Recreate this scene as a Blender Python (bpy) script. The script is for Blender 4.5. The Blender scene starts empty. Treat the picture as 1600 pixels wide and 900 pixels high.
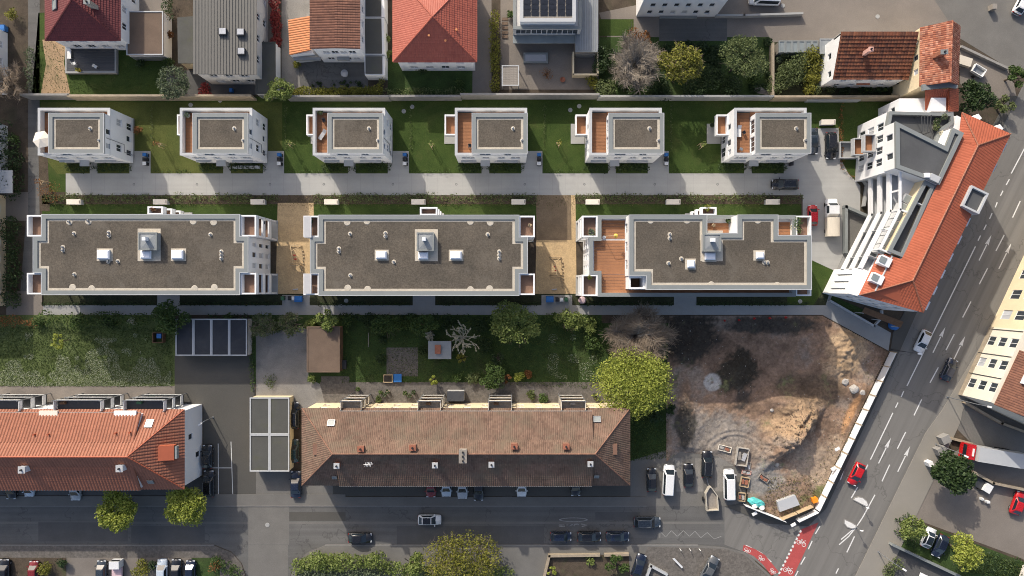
import bpy, math, random
import numpy as np
from math import sin, cos, pi, radians, sqrt, atan2
random.seed(7); np.random.seed(7)
SC = bpy.context.scene
COL = SC.collection
# ------------------------------------------------------------------ camera, sky, sun, exposure
CH = 120.0                 # height of the drone camera above ground (m)
K = 0.1125                 # metres on the ground for one photo pixel
cam = bpy.data.cameras.new("camera"); cam.lens = 24.0; cam.sensor_width = 36.0
cam.clip_start = 1.0; cam.clip_end = 3000.0
camo = bpy.data.objects.new("camera", cam); COL.objects.link(camo)
camo.location = (0, 0, CH); camo.rotation_euler = (0, 0, 0); SC.camera = camo
SUN_EL, SUN_AZ = radians(30.0), radians(-27.5)      # azimuth from +Y, clockwise positive
wd = bpy.data.worlds.new("World"); SC.world = wd; wd.use_nodes = True
wn = wd.node_tree.nodes; wl = wd.node_tree.links
sky = wn.new("ShaderNodeTexSky"); sky.sky_type = 'NISHITA'; sky.sun_disc = False
sky.sun_elevation = SUN_EL; sky.sun_rotation = SUN_AZ; sky.altitude = 200; sky.air_density = .8; sky.dust_density = 4.0; sky.ozone_density = .4
wl.new(sky.outputs[0], wn["Background"].inputs[0]); wn["Background"].inputs[1].default_value = 0.15
sl = bpy.data.lights.new("sun", 'SUN'); sl.energy = 3.0; sl.angle = radians(0.6); sl.color = (1.0, 0.93, 0.82)
so = bpy.data.objects.new("sun", sl); COL.objects.link(so)
sd = (sin(SUN_AZ) * cos(SUN_EL), cos(SUN_AZ) * cos(SUN_EL), sin(SUN_EL))
from mathutils import Vector
so.rotation_euler = Vector(sd).to_track_quat('Z', 'Y').to_euler(); so.location = (-60, 90, 150)
SC.view_settings.view_transform = 'Standard'; SC.view_settings.look = 'None'
SC.view_settings.exposure = 0.45; SC.view_settings.gamma = 1.0
SC.view_settings.use_curve_mapping = False
SC.cycles.max_bounces = 6; SC.cycles.diffuse_bounces = 3; SC.cycles.glossy_bounces = 2
SC.cycles.transmission_bounces = 3; SC.cycles.transparent_max_bounces = 4
SC.cycles.use_denoising = True; SC.cycles.denoiser = 'OPENIMAGEDENOISE'; SC.cycles.denoising_prefilter = 'NONE'; SC.cycles.denoising_input_passes = 'RGB_ALBEDO_NORMAL'; SC.cycles.use_adaptive_sampling = False; SC.cycles.sample_clamp_indirect = 2.0; SC.cycles.filter_width = 1.0
# ------------------------------------------------------------------ coordinates
def W(x, y, h=0.0):                      # photo pixel seen at height h -> world
    s = K * (1 - h / CH); return ((x - 800) * s, (450 - y) * s, h)
def G(x, y): return ((x - 800) * K, (450 - y) * K)
def GP(pts): return [G(*p) for p in pts]
def WP(pts, h): return [W(p[0], p[1], h)[:2] for p in pts]
def area(p): return .5 * sum(p[i][0] * p[(i + 1) % len(p)][1] - p[(i + 1) % len(p)][0] * p[i][1] for i in range(len(p)))
def ccw(p): return list(p) if area(p) > 0 else list(reversed(p))
def rect(x0, y0, x1, y1): return [(x0, y0), (x1, y0), (x1, y1), (x0, y1)]
def inset(p, d):
    n = len(p); out = []
    for i in range(n):
        a, b, c = p[i - 1], p[i], p[(i + 1) % n]
        e1 = (b[0] - a[0], b[1] - a[1]); e2 = (c[0] - b[0], c[1] - b[1])
        l1 = math.hypot(*e1) or 1; l2 = math.hypot(*e2) or 1
        n1 = (-e1[1] / l1, e1[0] / l1); n2 = (-e2[1] / l2, e2[0] / l2)
        k = 1 + n1[0] * n2[0] + n1[1] * n2[1]
        k = max(k, .25)
        out.append((b[0] + d * (n1[0] + n2[0]) / k, b[1] + d * (n1[1] + n2[1]) / k))
    return out
def rot2(x, y, a): return (x * cos(a) - y * sin(a), x * sin(a) + y * cos(a))
# ------------------------------------------------------------------ mesh building
ORI = {}
class MB:
    def __init__(s): s.v = []; s.f = []; s.m = []; s.mi = 0
    def add(s, vs, fs):
        o = len(s.v); s.v.extend(vs)
        for f in fs: s.f.append(tuple(i + o for i in f)); s.m.append(s.mi)
        return s
    def quad(s, a, b, c, d): return s.add([a, b, c, d], [(0, 1, 2, 3)])
    def poly(s, pts): return s.add(list(pts), [tuple(range(len(pts)))])
    def prism(s, p, z0, z1, bottom=False, top=True):
        p = ccw(p); n = len(p)
        vs = [(x, y, z0) for x, y in p] + [(x, y, z1) for x, y in p]
        fs = [(i, (i + 1) % n, n + (i + 1) % n, n + i) for i in range(n)]
        if top: fs.append(tuple(range(n, 2 * n)))
        if bottom: fs.append(tuple(reversed(range(n))))
        return s.add(vs, fs)
    def box(s, cx, cy, z0, sx, sy, sz, a=0.0):
        p = [rot2(x, y, a) for x, y in rect(-sx / 2, -sy / 2, sx / 2, sy / 2)]
        return s.prism([(cx + x, cy + y) for x, y in p], z0, z0 + sz, bottom=True)
    def ring(s, p, d, z0, z1):
        p = ccw(p); q = inset(p, d); n = len(p)
        vs = [(x, y, z0) for x, y in p] + [(x, y, z1) for x, y in p] + [(x, y, z1) for x, y in q] + [(x, y, z0) for x, y in q]
        fs = []
        for i in range(n):
            j = (i + 1) % n
            fs += [(i, j, n + j, n + i), (n + i, n + j, 2 * n + j, 2 * n + i), (2 * n + i, 2 * n + j, 3 * n + j, 3 * n + i)]
        return s.add(vs, fs)
    def wallstrip(s, pts, t, z0, z1):              # free-standing wall along an open polyline
        for a, b in zip(pts, pts[1:]):
            L = math.hypot(b[0] - a[0], b[1] - a[1]); an = atan2(b[1] - a[1], b[0] - a[0])
            s.box((a[0] + b[0]) / 2, (a[1] + b[1]) / 2, z0, L + t * .98, t, z1 - z0, an)
        return s
    def tube(s, a, b, r0, r1=None, n=6, cap=True):
        r1 = r0 if r1 is None else r1
        a = np.array(a, float); b = np.array(b, float); d = b - a; L = np.linalg.norm(d)
        if L < 1e-6: return s
        d /= L; u = np.cross(d, (0, 0, 1.)) if abs(d[2]) < .9 else np.cross(d, (1., 0, 0)); u /= np.linalg.norm(u); w = np.cross(d, u)
        vs = []
        for c, r in ((a, r0), (b, r1)):
            for i in range(n):
                t = 2 * pi * i / n; vs.append(tuple(c + r * (cos(t) * u + sin(t) * w)))
        fs = [(i, n + i, n + (i + 1) % n, (i + 1) % n) for i in range(n)]
        if cap: fs += [tuple(range(n)), tuple(reversed(range(n, 2 * n)))]
        return s.add(vs, fs)
    def lathe(s, cx, cy, prof, n=14):              # prof: [(r,z)...] bottom to top
        vs = []; fs = []
        for r, z in prof: vs += [(cx + r * cos(2 * pi * i / n), cy + r * sin(2 * pi * i / n), z) for i in range(n)]
        for k in range(len(prof) - 1):
            for i in range(n):
                j = (i + 1) % n; fs.append((k * n + i, k * n + j, (k + 1) * n + j, (k + 1) * n + i))
        fs.append(tuple(range((len(prof) - 1) * n, len(prof) * n)))
        return s.add(vs, fs)
    def slab(s, pts3, t=.12):                      # sloping sheet with thickness (pts3: top face, any plane)
        n = len(pts3); b = [(x, y, z - t) for x, y, z in pts3]
        return s.add(list(pts3) + b, [tuple(range(n)), tuple(reversed(range(n, 2 * n)))] + [(i, n + i, n + (i + 1) % n, (i + 1) % n) for i in range(n)])
    def mesh(s, name, mats, smooth=False, off=(0, 0, 0)):
        me = bpy.data.meshes.new(name)
        v = s.v if off == (0, 0, 0) else [(x - off[0], y - off[1], z - off[2]) for x, y, z in s.v]
        me.from_pydata(v, [], s.f)
        if not isinstance(mats, (list, tuple)): mats = [mats]
        for m in mats: me.materials.append(MAT[m] if isinstance(m, str) else m)
        if len(mats) > 1: me.polygons.foreach_set("material_index", s.m)
        if smooth: me.polygons.foreach_set("use_smooth", [True] * len(me.polygons))
        me.update(); return me
    def build(s, name, mats, parent=None, smooth=False):
        off = ORI.get(parent.name, (0, 0, 0)) if parent else (0, 0, 0)
        o = bpy.data.objects.new(name, s.mesh(name, mats, smooth, off)); COL.objects.link(o)
        if parent: o.parent = parent; ORI[o.name] = off
        return o
def link(name, me, parent=None, loc=(0, 0, 0), rz=0, scale=None):
    o = bpy.data.objects.new(name, me); COL.objects.link(o); o.location = loc; o.rotation_euler = (0, 0, rz)
    if scale: o.scale = scale
    if parent: o.parent = parent
    return o
def tag(o, label=None, cat=None, group=None, kind=None):
    if label: o["label"] = label
    if cat: o["category"] = cat
    if group: o["group"] = group
    if kind: o["kind"] = kind
    return o
def thing(name, label, cat, loc=(0, 0, 0), rz=0.0, group=None):
    o = bpy.data.objects.new(name, None); COL.objects.link(o); o.location = loc; o.rotation_euler = (0, 0, rz)
    o.empty_display_size = .5; ORI[o.name] = tuple(loc) if rz == 0 else (0, 0, 0)
    return tag(o, label, cat, group)
def copy_tree(o, parent=None):
    c = o.copy(); COL.objects.link(c)
    if parent: c.parent = parent
    for ch in list(o.children): copy_tree(ch, c)
    return c
# ------------------------------------------------------------------ materials (all node based)
MAT = {}
def N(nt, t, **kw):
    n = nt.nodes.new(t)
    for k, v in kw.items(): setattr(n, k, v)
    return n
def _base(name, rough, spec, metal):
    m = bpy.data.materials.new(name); m.use_nodes = True; nt = m.node_tree; b = nt.nodes["Principled BSDF"]
    b.inputs["Roughness"].default_value = rough; b.inputs["Specular IOR Level"].default_value = spec; b.inputs["Metallic"].default_value = metal
    MAT[name] = m; return m, nt, b
def _mix(nt, fac, a, b, bt='MIX'):
    n = N(nt, "ShaderNodeMix", data_type='RGBA', blend_type=bt)
    for i, x in ((0, fac), (6, a), (7, b)):
        if isinstance(x, bpy.types.NodeSocket): nt.links.new(x, n.inputs[i])
        else: n.inputs[i].default_value = x if i == 0 else ((*x, 1) if len(x) == 3 else x)
    return n.outputs[2]
def _noise(nt, co, sc, det=5, ro=.6, dist=0.0):
    n = N(nt, "ShaderNodeTexNoise"); n.inputs["Scale"].default_value = sc; n.inputs["Detail"].default_value = det
    n.inputs["Roughness"].default_value = ro; n.inputs["Distortion"].default_value = dist
    nt.links.new(co, n.inputs["Vector"]); return n.outputs["Fac"]
def _ramp(nt, fac, stops):
    n = N(nt, "ShaderNodeValToRGB"); e = n.color_ramp.elements
    while len(e) < len(stops): e.new(.5)
    for i, (p, c) in enumerate(stops): e[i].position = p; e[i].color = (c, c, c, 1) if isinstance(c, (int, float)) else (*c, 1)
    nt.links.new(fac, n.inputs[0]); return n.outputs[0]
def _co(nt, which='pos'):
    return N(nt, "ShaderNodeNewGeometry").outputs["Position"] if which == 'pos' else N(nt, "ShaderNodeTexCoord").outputs["Object"]
def _bump(nt, b, h, st, dist=.05):
    n = N(nt, "ShaderNodeBump"); n.inputs["Strength"].default_value = st; n.inputs["Distance"].default_value = dist
    nt.links.new(h, n.inputs["Height"]); nt.links.new(n.outputs[0], b.inputs["Normal"])
def mul(c, k): return tuple(min(1, x * k) for x in c)
def mat(name, c, rough=.8, var=.12, scale=1.0, fine=.12, fscale=9.0, bump=0.0, bscale=30., spec=.3, metal=0., c2=None, stain=0.0, sscale=.12, scol=None, co='pos', smask=(.52, .72), streak=None):
    m, nt, b = _base(name, rough, spec, metal); P = _co(nt, co)
    n1 = _ramp(nt, _noise(nt, P, scale, 6, .62), [(.3, 0.), (.7, 1.)])
    col = _mix(nt, n1, mul(c, 1 - var), c2 if c2 else mul(c, 1 + var))
    if fine:
        n2 = _ramp(nt, _noise(nt, P, fscale, 4, .7), [(.3, 1 - fine), (.7, 1 + fine)])
        col = _mix(nt, 1.0, col, n2, 'MULTIPLY')
    if stain:
        n3 = _ramp(nt, _noise(nt, P, sscale, 7, .68, .6), [(smask[0], 0.), (smask[1], 1.)])
        sc_ = N(nt, "ShaderNodeMath", operation='MULTIPLY'); nt.links.new(n3, sc_.inputs[0]); sc_.inputs[1].default_value = stain
        col = _mix(nt, sc_.outputs[0], col, scol if scol else mul(c, .55))
    if streak:                                     # wear running along one direction (tyre tracks, rain marks)
      if True:
        mp = N(nt, "ShaderNodeMapping", vector_type='TEXTURE'); mp.inputs["Rotation"].default_value = (0, 0, streak[0]); mp.inputs["Scale"].default_value = (60, 1, 60); nt.links.new(P, mp.inputs[0])
        col = _mix(nt, 1.0, col, _ramp(nt, _noise(nt, mp.outputs[0], streak[2], 4, .6), [(.3, 1 - streak[1]), (.7, 1 + streak[1])]), 'MULTIPLY')
      if len(streak) > 3:                          # fine cracks
        vo = N(nt, "ShaderNodeTexVoronoi", feature='DISTANCE_TO_EDGE'); vo.inputs["Scale"].default_value = .09; vo.inputs["Randomness"].default_value = 1.0; dn = N(nt, "ShaderNodeVectorMath", operation='ADD')
        nz = N(nt, "ShaderNodeTexNoise"); nz.inputs["Scale"].default_value = .5; nz.inputs["Detail"].default_value = 6; nt.links.new(P, nz.inputs["Vector"]); sc2 = N(nt, "ShaderNodeVectorMath", operation='SCALE'); nt.links.new(nz.outputs["Color"], sc2.inputs[0]); sc2.inputs["Scale"].default_value = 5.0
        nt.links.new(P, dn.inputs[0]); nt.links.new(sc2.outputs[0], dn.inputs[1]); nt.links.new(dn.outputs[0], vo.inputs["Vector"])
        col = _mix(nt, _ramp(nt, vo.outputs["Distance"], [(.0, .55), (.012, 0.)]), col, mul(c, .45))
    nt.links.new(col, b.inputs["Base Color"])
    if bump: _bump(nt, b, _noise(nt, P, bscale, 4, .65), bump)
    return m
def islmat(name, cols, rough=.75, spec=.25, trans=0.0, nscale=0.0, namt=.25, moss=None, mscale=.4, mamt=.6, bump=0.0):
    """colour picked per separate little piece (leaf, tile, stone)"""
    m, nt, b = _base(name, rough, spec, 0.); g = N(nt, "ShaderNodeNewGeometry"); r = g.outputs["Random Per Island"]
    k = len(cols); col = _ramp(nt, r, [(i / max(1, k - 1), c) for i, c in enumerate(cols)])
    if nscale:
        col = _mix(nt, 1.0, col, _ramp(nt, _noise(nt, g.outputs["Position"], nscale, 5), [(.3, 1 - namt), (.7, 1 + namt)]), 'MULTIPLY')
    if moss:
        f = _ramp(nt, _noise(nt, g.outputs["Position"], mscale, 7, .7, .5), [(.45, 0.), (.68, mamt)])
        col = _mix(nt, f, col, moss)
    nt.links.new(col, b.inputs["Base Color"])
    if trans:
        t = N(nt, "ShaderNodeBsdfTranslucent"); nt.links.new(col, t.inputs[0]); mx = N(nt, "ShaderNodeMixShader"); mx.inputs[0].default_value = trans
        nt.links.new(b.outputs[0], mx.inputs[1]); nt.links.new(t.outputs[0], mx.inputs[2]); nt.links.new(mx.outputs[0], nt.nodes["Material Output"].inputs[0])
    return m
def paint(name, c, rough=.28, metal=0., coat=.5, spec=.5):
    m, nt, b = _base(name, rough, spec, metal); P = _co(nt, 'obj')
    col = _mix(nt, _noise(nt, P, 2.5, 5), mul(c, .92), mul(c, 1.06)); nt.links.new(col, b.inputs["Base Color"])
    b.inputs["Coat Weight"].default_value = coat; b.inputs["Coat Roughness"].default_value = .06
    nt.links.new(_ramp(nt, _noise(nt, P, 4., 4), [(.3, rough * .8), (.8, rough * 1.4)]), b.inputs["Roughness"]); return m
def seam(name, c, ang, pitch, rough=.45, metal=.3, depth=.6, dark=.7, var=.1):
    """ribbed or boarded sheet: ribs every `pitch` metres across direction ang"""
    m, nt, b = _base(name, rough, .4, metal); P = _co(nt)
    mp = N(nt, "ShaderNodeMapping"); mp.inputs["Rotation"].default_value = (0, 0, -ang); nt.links.new(P, mp.inputs[0])
    sx = N(nt, "ShaderNodeSeparateXYZ"); nt.links.new(mp.outputs[0], sx.inputs[0])
    d = N(nt, "ShaderNodeMath", operation='DIVIDE'); nt.links.new(sx.outputs[0], d.inputs[0]); d.inputs[1].default_value = pitch
    fr = N(nt, "ShaderNodeMath", operation='FRACT'); nt.links.new(d.outputs[0], fr.inputs[0])
    rr = _ramp(nt, fr.outputs[0], [(0., 0.), (.1, 1.), (.9, 1.), (1., 0.)])
    col = _mix(nt, _noise(nt, P, 1.3, 6), mul(c, 1 - var), mul(c, 1 + var)); col = _mix(nt, rr, mul(c, dark), col)
    nt.links.new(col, b.inputs["Base Color"]); _bump(nt, b, rr, depth, .04); return m
# ground
mat("soil", (.075, .058, .042), .95, .3, .6, .25, 6, .5, 8, stain=.6, sscale=.25, scol=(.04, .045, .022))
mat("lawn", (.042, .078, .013), .95, .28, .5, .35, 7, .8, 14, c2=(.052, .082, .016), stain=.75, sscale=.2, scol=(.075, .085, .024))
mat("lawn_yellow", (.078, .096, .020), .95, .22, .5, .3, 7, .5, 14, c2=(.092, .104, .026), stain=.5, sscale=.15, scol=(.06, .085, .02))
mat("pavement_warm", (.25, .232, .20), .9, .06, .2, .08, 10, .15, 40, stain=.25, sscale=.1, scol=(.2, .186, .16))
mat("lawn_dark", (.040, .070, .018), .95, .3, .5, .4, 6, .9, 12, stain=.6, sscale=.2, scol=(.055, .058, .026))
mat("meadow", (.092, .122, .040), .95, .3, .35, .45, 5, .9, 10, stain=.5, sscale=.18, scol=(.11, .13, .065))
mat("mulch", (.085, .065, .046), .95, .3, .9, .4, 8, .7, 12, stain=.75, sscale=.35, scol=(.065, .08, .03))
mat("concrete", (.375, .37, .35), .85, .06, .25, .07, 14, .12, 60, stain=.42, sscale=.16, scol=(.285, .28, .262), streak=(0., .05, 1.2))
mat("concrete_path", (.30, .30, .29), .85, .06, .3, .07, 12, .12, 50, stain=.3, sscale=.3, scol=(.22, .22, .21))
mat("asphalt", (.085, .081, .072), .9, .08, .15, .12, 10, .25, 50, stain=.4, sscale=.1, scol=(.115, .11, .098))
mat("asphalt_old", (.122, .119, .113), .9, .12, .2, .14, 8, .25, 40, stain=.5, sscale=.16, scol=(.155, .15, .142), streak=(0., .14, .9, 1))
mat("asphalt_road", (.172, .164, .150), .88, .05, .08, .08, 12, .2, 55, stain=.3, sscale=.05, scol=(.14, .134, .125), streak=(atan2(.9, .436), .15, .9, 1))
mat("asphalt_patch", (.097, .095, .092), .9, .1, .4, .12, 9, .25, 45)
mat("asphalt_pale", (.155, .148, .135), .9, .1, .3, .14, 9, .25, 40)
mat("yard_paving", (.20, .175, .15), .9, .1, .25, .14, 8, .25, 30, stain=.4, sscale=.2, scol=(.14, .125, .11))
mat("gravel_pale", (.235, .222, .202), .95, .15, .3, .22, 10, .5, 25, stain=.5, sscale=.22, scol=(.12, .115, .10))
mat("sand", (.50, .36, .20), .95, .12, .8, .2, 4, .9, 5, stain=.45, sscale=.5, scol=(.38, .28, .17))
mat("sand_dark", (.20, .148, .095), .95, .15, .6, .2, 7, .6, 9, stain=.5, sscale=.4, scol=(.13, .105, .075))
mat("sand_path", (.36, .25, .15), .95, .15, .5, .2, 6, .5, 9, stain=.6, sscale=.3, scol=(.16, .15, .075))
mat("cobble_ground", (.135, .122, .108), .95, .25, 1.6, .25, 3.5, .5, 5, stain=.5, sscale=.4, scol=(.09, .082, .072))
mat("red_paint", (.40, .075, .07), .85, .1, .8, .12, 8, .1, 40)
mat("white_paint", (.66, .65, .62), .8, .1, 3., .14, 12)
mat("worn_paint", (.27, .265, .25), .85, .2, 2., .25, 6)
mat("kerb_stone", (.26, .25, .235), .9, .12, 1.5, .12, 10, .2, 30)
mat("terrain", (.21, .155, .105), .98, .25, .25, .3, 3, .9, 4.0, c2=(.19, .16, .13), stain=.7, sscale=.06, scol=(.14, .132, .122))
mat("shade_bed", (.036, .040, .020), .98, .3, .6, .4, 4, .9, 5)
mat("dark_earth", (.045, .040, .034), .98, .3, .6, .4, 4, .9, 5)
mat("grey_gravel", (.22, .215, .205), .98, .15, .7, .25, 6, .7, 10)
# building
mat("render_white", (.77, .77, .765), .85, .02, .4, .03, 6, .05, 40)
mat("render_cream", (.72, .60, .40), .88, .05, .5, .05, 6, .08, 30)
mat("render_grey", (.50, .49, .47), .88, .05, .5, .05, 6, .08, 30)
mat("render_pink", (.60, .36, .30), .88, .05, .5, .05, 6)
mat("render_yellow", (.72, .66, .54), .88, .04, .5, .04, 6)
mat("plinth_grey", (.33, .33, .32), .88, .06, .8, .06, 8)
mat("coping", (.215, .23, .225), .5, .04, .7, .04, 8, spec=.4)
mat("coping_white", (.44, .45, .455), .5, .03, .7, .03, 8, spec=.4)
mat("green_roof", (.106, .092, .074), .98, .24, .22, .34, 4, .8, 9, stain=.75, sscale=.2, scol=(.15, .132, .108), c2=(.128, .108, .084))
mat("roof_gravel", (.50, .45, .37), .95, .1, 1.5, .2, 9, .6, 20)
mat("deck_brown", (.205, .125, .088), .8, .15, .5, .12, 6, .1, 20)
mat("deck_orange", (.31, .145, .072), .8, .12, .5, .1, 6, .1, 20)
mat("membrane", (.086, .088, .090), .8, .12, .25, .06, 6, .05, 20, stain=.4, sscale=.15, scol=(.115, .12, .11))
mat("felt_dark", (.045, .048, .056), .85, .2, .3, .12, 8, .2, 30, stain=.5, sscale=.25, scol=(.085, .085, .08))
mat("felt_grey", (.085, .085, .077), .9, .1, .4, .1, 8, .2, 30, stain=.55, sscale=.35, scol=(.085, .09, .045))
mat("felt_brown", (.155, .11, .08), .9, .12, .4, .1, 8, .2, 30, stain=.4, sscale=.3, scol=(.11, .085, .07))
mat("metal_white", (.78, .78, .77), .4, .03, 1, 0, spec=.5, co='obj')
mat("metal_grey", (.30, .31, .32), .4, .06, 1, 0, metal=.5, spec=.5, co='obj')
mat("metal_dark", (.06, .062, .066), .45, .08, 1, 0, metal=.3, spec=.5, co='obj')
mat("zinc", (.26, .275, .28), .5, .08, 1.2, .05, 6, metal=.15, spec=.4)
mat("wood_pale", (.45, .34, .21), .8, .15, 2, .15, 9, co='obj')
mat("wood_brown", (.16, .09, .05), .8, .2, 2, .15, 9, co='obj')
mat("wood_grey", (.26, .235, .205), .85, .15, 2, .15, 9, co='obj')
mat("plastic_white", (.76, .76, .74), .45, .03, 1, 0, spec=.4, co='obj')
mat("plastic_blue", (.03, .15, .42), .4, .1, 1, 0, spec=.4, co='obj')
mat("plastic_black", (.022, .022, .024), .5, .1, 1, 0, spec=.4, co='obj')
mat("plastic_orange", (.85, .26, .02), .5, .05, 1, 0, co='obj')
mat("plastic_yellow", (.72, .52, .08), .5, .05, 1, 0, co='obj')
mat("plastic_teal", (.10, .50, .48), .5, .08, 1, 0, co='obj')
mat("plastic_green", (.06, .16, .08), .5, .08, 1, 0, co='obj')
mat("plastic_red", (.48, .04, .035), .5, .08, 1, 0, co='obj')
mat("cloth_cream", (.74, .68, .58), .9, .05, 1.5, .05, 9, co='obj')
mat("cloth_grey", (.40, .40, .41), .9, .06, 1.5, .05, 9, co='obj')
mat("cloth_dark", (.05, .05, .058), .9, .1, 1.5, .05, 9, co='obj')
mat("cloth_pink", (.62, .45, .46), .9, .08, 1.5, .05, 9, co='obj')
mat("stone", (.34, .31, .27), .95, .2, 2, .2, 8, .4, 14, co='obj')
mat("brick_red", (.30, .12, .075), .9, .2, 2, .2, 10, .2, 20)
mat("sandstone", (.34, .28, .205), .95, .15, 1.2, .18, 8, .3, 14)
mat("tarp_beige", (.60, .54, .44), .7, .05, .8, .05, 8, co='obj')
mat("bark", (.10, .08, .062), .95, .2, 3, .2, 10, co='obj')
mat("bark_grey", (.30, .265, .22), .95, .15, 3, .2, 10, co='obj')
mat("bark_brown", (.20, .155, .11), .95, .2, 3, .2, 10, co='obj')
mat("bark_white", (.58, .54, .43), .95, .12, 3, .2, 10, co='obj')
mat("rubble_pale", (.42, .39, .35), .95, .2, 2, .2, 10, co='obj')
mat("solar", (.022, .025, .034), .3, .2, 2, 0, spec=.4, co='pos')
mat("rubber", (.018, .018, .018), .85, .1, 2, 0, co='obj')
def glass(name, c, rough=.08):
    m, nt, b = _base(name, rough, .6, 0.); P = _co(nt)
    nt.links.new(_mix(nt, _noise(nt, P, .35, 2), mul(c, .6), mul(c, 1.6)), b.inputs["Base Color"]); b.inputs["Coat Weight"].default_value = .1
    b.inputs["Coat Roughness"].default_value = .05
glass("glass_dark", (.035, .042, .05)); glass("glass_blind", (.40, .41, .43), .4); glass("glass_car", (.014, .02, .026), .12); glass("skylight_glass", (.20, .225, .225), .45)
mat("dome", (.80, .82, .86), .35, .03, 2, 0, spec=.5, co='obj')
mat("lamp_red", (.35, .02, .015), .3, .05, 2, 0, spec=.5, co='obj'); mat("lamp_clear", (.62, .64, .66), .2, .05, 2, 0, spec=.6, co='obj')
# roof tiles and leaves, coloured piece by piece
islmat("tile_bright", [(.34, .088, .043), (.39, .104, .052), (.365, .095, .047)], .6, .35, nscale=.3, namt=.1)
islmat("tile_bright_light", [(.26, .102, .060), (.31, .122, .072), (.28, .108, .065)], .6, .35, nscale=.3, namt=.08)
islmat("tile_red", [(.34, .085, .055), (.40, .11, .07), (.37, .095, .06)], .6, .35, nscale=.3, namt=.1)
islmat("tile_wine", [(.135, .026, .026), (.16, .033, .032), (.12, .024, .024)], .55, .4, nscale=.3, namt=.1)
islmat("tile_old", [(.125, .080, .060), (.19, .125, .092), (.155, .098, .072), (.175, .115, .085), (.138, .088, .065)], .85, .2, nscale=.5, namt=.25, moss=(.15, .122, .088), mscale=.35, mamt=.75)
islmat("tile_old_patch", [(.22, .118, .084), (.20, .115, .082), (.25, .135, .095)], .85, .2, nscale=.5, namt=.2)
islmat("tile_brown", [(.15, .07, .048), (.19, .088, .058), (.13, .062, .044)], .8, .25, nscale=.4, namt=.15)
islmat("tile_brown_grid", [(.16, .062, .038), (.25, .095, .05), (.12, .052, .036), (.21, .075, .042), (.29, .12, .062)], .85, .2, nscale=.5, namt=.25, moss=(.075, .052, .04), mscale=.5, mamt=.5)
islmat("tile_mottled", [(.26, .09, .055), (.42, .19, .12), (.33, .12, .07), (.22, .075, .05), (.50, .26, .18)], .85, .2, nscale=.6, namt=.3)
islmat("tile_orange", [(.50, .19, .075), (.56, .225, .095), (.53, .205, .085)], .7, .3, nscale=.3, namt=.1)
# ------------------------------------------------------------------ generic builders
def sheet(name, pts, z, m, label=None, kind="structure", parent=None, ground=True):
    p = ccw(GP(pts) if ground else pts)
    o = MB().poly([(x, y, z) for x, y in p]).build(name, m, parent)
    if parent is None: o["kind"] = kind
    if label: o["label"] = label
    return o
def raised(name, pts, z0, z1, m, parent=None):
    o = MB().prism(GP(pts), z0, z1).build(name, m, parent)
    if parent is None: o["kind"] = "structure"
    return o
def facade(mb, p0, p1, z0, z1, ops, dep=.16):
    dx, dy = p1[0] - p0[0], p1[1] - p0[1]; L = math.hypot(dx, dy); d = (dx / L, dy / L); nx, ny = d[1], -d[0]
    ops = [o for o in ops if o[0] > .02 and o[1] < L - .02 and o[3] < z1 - .01]
    us = sorted({0., L} | {o[0] for o in ops} | {o[1] for o in ops}); vs = sorted({z0, z1} | {o[2] for o in ops} | {o[3] for o in ops})
    P = lambda u, v, k=0.: (p0[0] + d[0] * u - nx * k, p0[1] + d[1] * u - ny * k, v)
    for i in range(len(us) - 1):
        run = None
        for j in range(len(vs) - 1):
            cu, cv = (us[i] + us[i + 1]) / 2, (vs[j] + vs[j + 1]) / 2
            hole = any(o[0] < cu < o[1] and o[2] < cv < o[3] for o in ops)
            if not hole: mb.quad(P(us[i], vs[j]), P(us[i + 1], vs[j]), P(us[i + 1], vs[j + 1]), P(us[i], vs[j + 1]))
    for o in ops:
        a, b, c, e = o[:4]
        mb.quad(P(a, c), P(a, c, dep), P(a, e, dep), P(a, e)); mb.quad(P(b, c, dep), P(b, c), P(b, e), P(b, e, dep))
        mb.quad(P(a, e), P(a, e, dep), P(b, e, dep), P(b, e)); mb.quad(P(a, c, dep), P(a, c), P(b, c), P(b, c, dep))
    return ops
_wc = {}
def window(parent, p0, p1, op, dep=.13, frame="metal_white"):
    a, b, c, e = op[:4]; style = op[4] if len(op) > 4 else random.choice(("glass_dark", "glass_dark", "glass_dark", "glass_blind"))
    w, h = round(b - a, 2), round(e - c, 2); an = atan2(p1[1] - p0[1], p1[0] - p0[0]); L = math.hypot(p1[0] - p0[0], p1[1] - p0[1])
    key = (w, h, frame)
    if key not in _wc:
        f = MB(); t = .07
        f.box(0, 0, -h / 2, w, .06, t); f.box(0, 0, h / 2 - t, w, .06, t)
        for s in (-1, 1): f.box(s * (w / 2 - t / 2), 0, -h / 2 + t, t, .06, h - 2 * t)
        if w > 1.0:
            for k in range(1, int(w / .95) + 1): f.box(-w / 2 + w * k / (int(w / .95) + 1), 0, -h / 2 + t, .07, .05, h - 2 * t)
        pn = MB().quad((-w / 2, .02, -h / 2), (w / 2, .02, -h / 2), (w / 2, .02, h / 2), (-w / 2, .02, h / 2))
        _wc[key] = (f.mesh("window", frame), {})
    fm, pm = _wc[key]
    if style not in pm:
        pm[style] = MB().quad((-w / 2, .02, -h / 2), (w / 2, .02, -h / 2), (w / 2, .02, h / 2), (-w / 2, .02, h / 2)).mesh("pane", style)
    u = (a + b) / 2 / L; off = ORI[parent.name]
    x = p0[0] + (p1[0] - p0[0]) * u - sin(an) * dep * 1; y = p0[1] + (p1[1] - p0[1]) * u + cos(an) * dep
    o = link("window", fm, parent, (x - off[0], y - off[1], (c + e) / 2 - off[2]), an)
    link("pane", pm[style], o); return o
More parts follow.
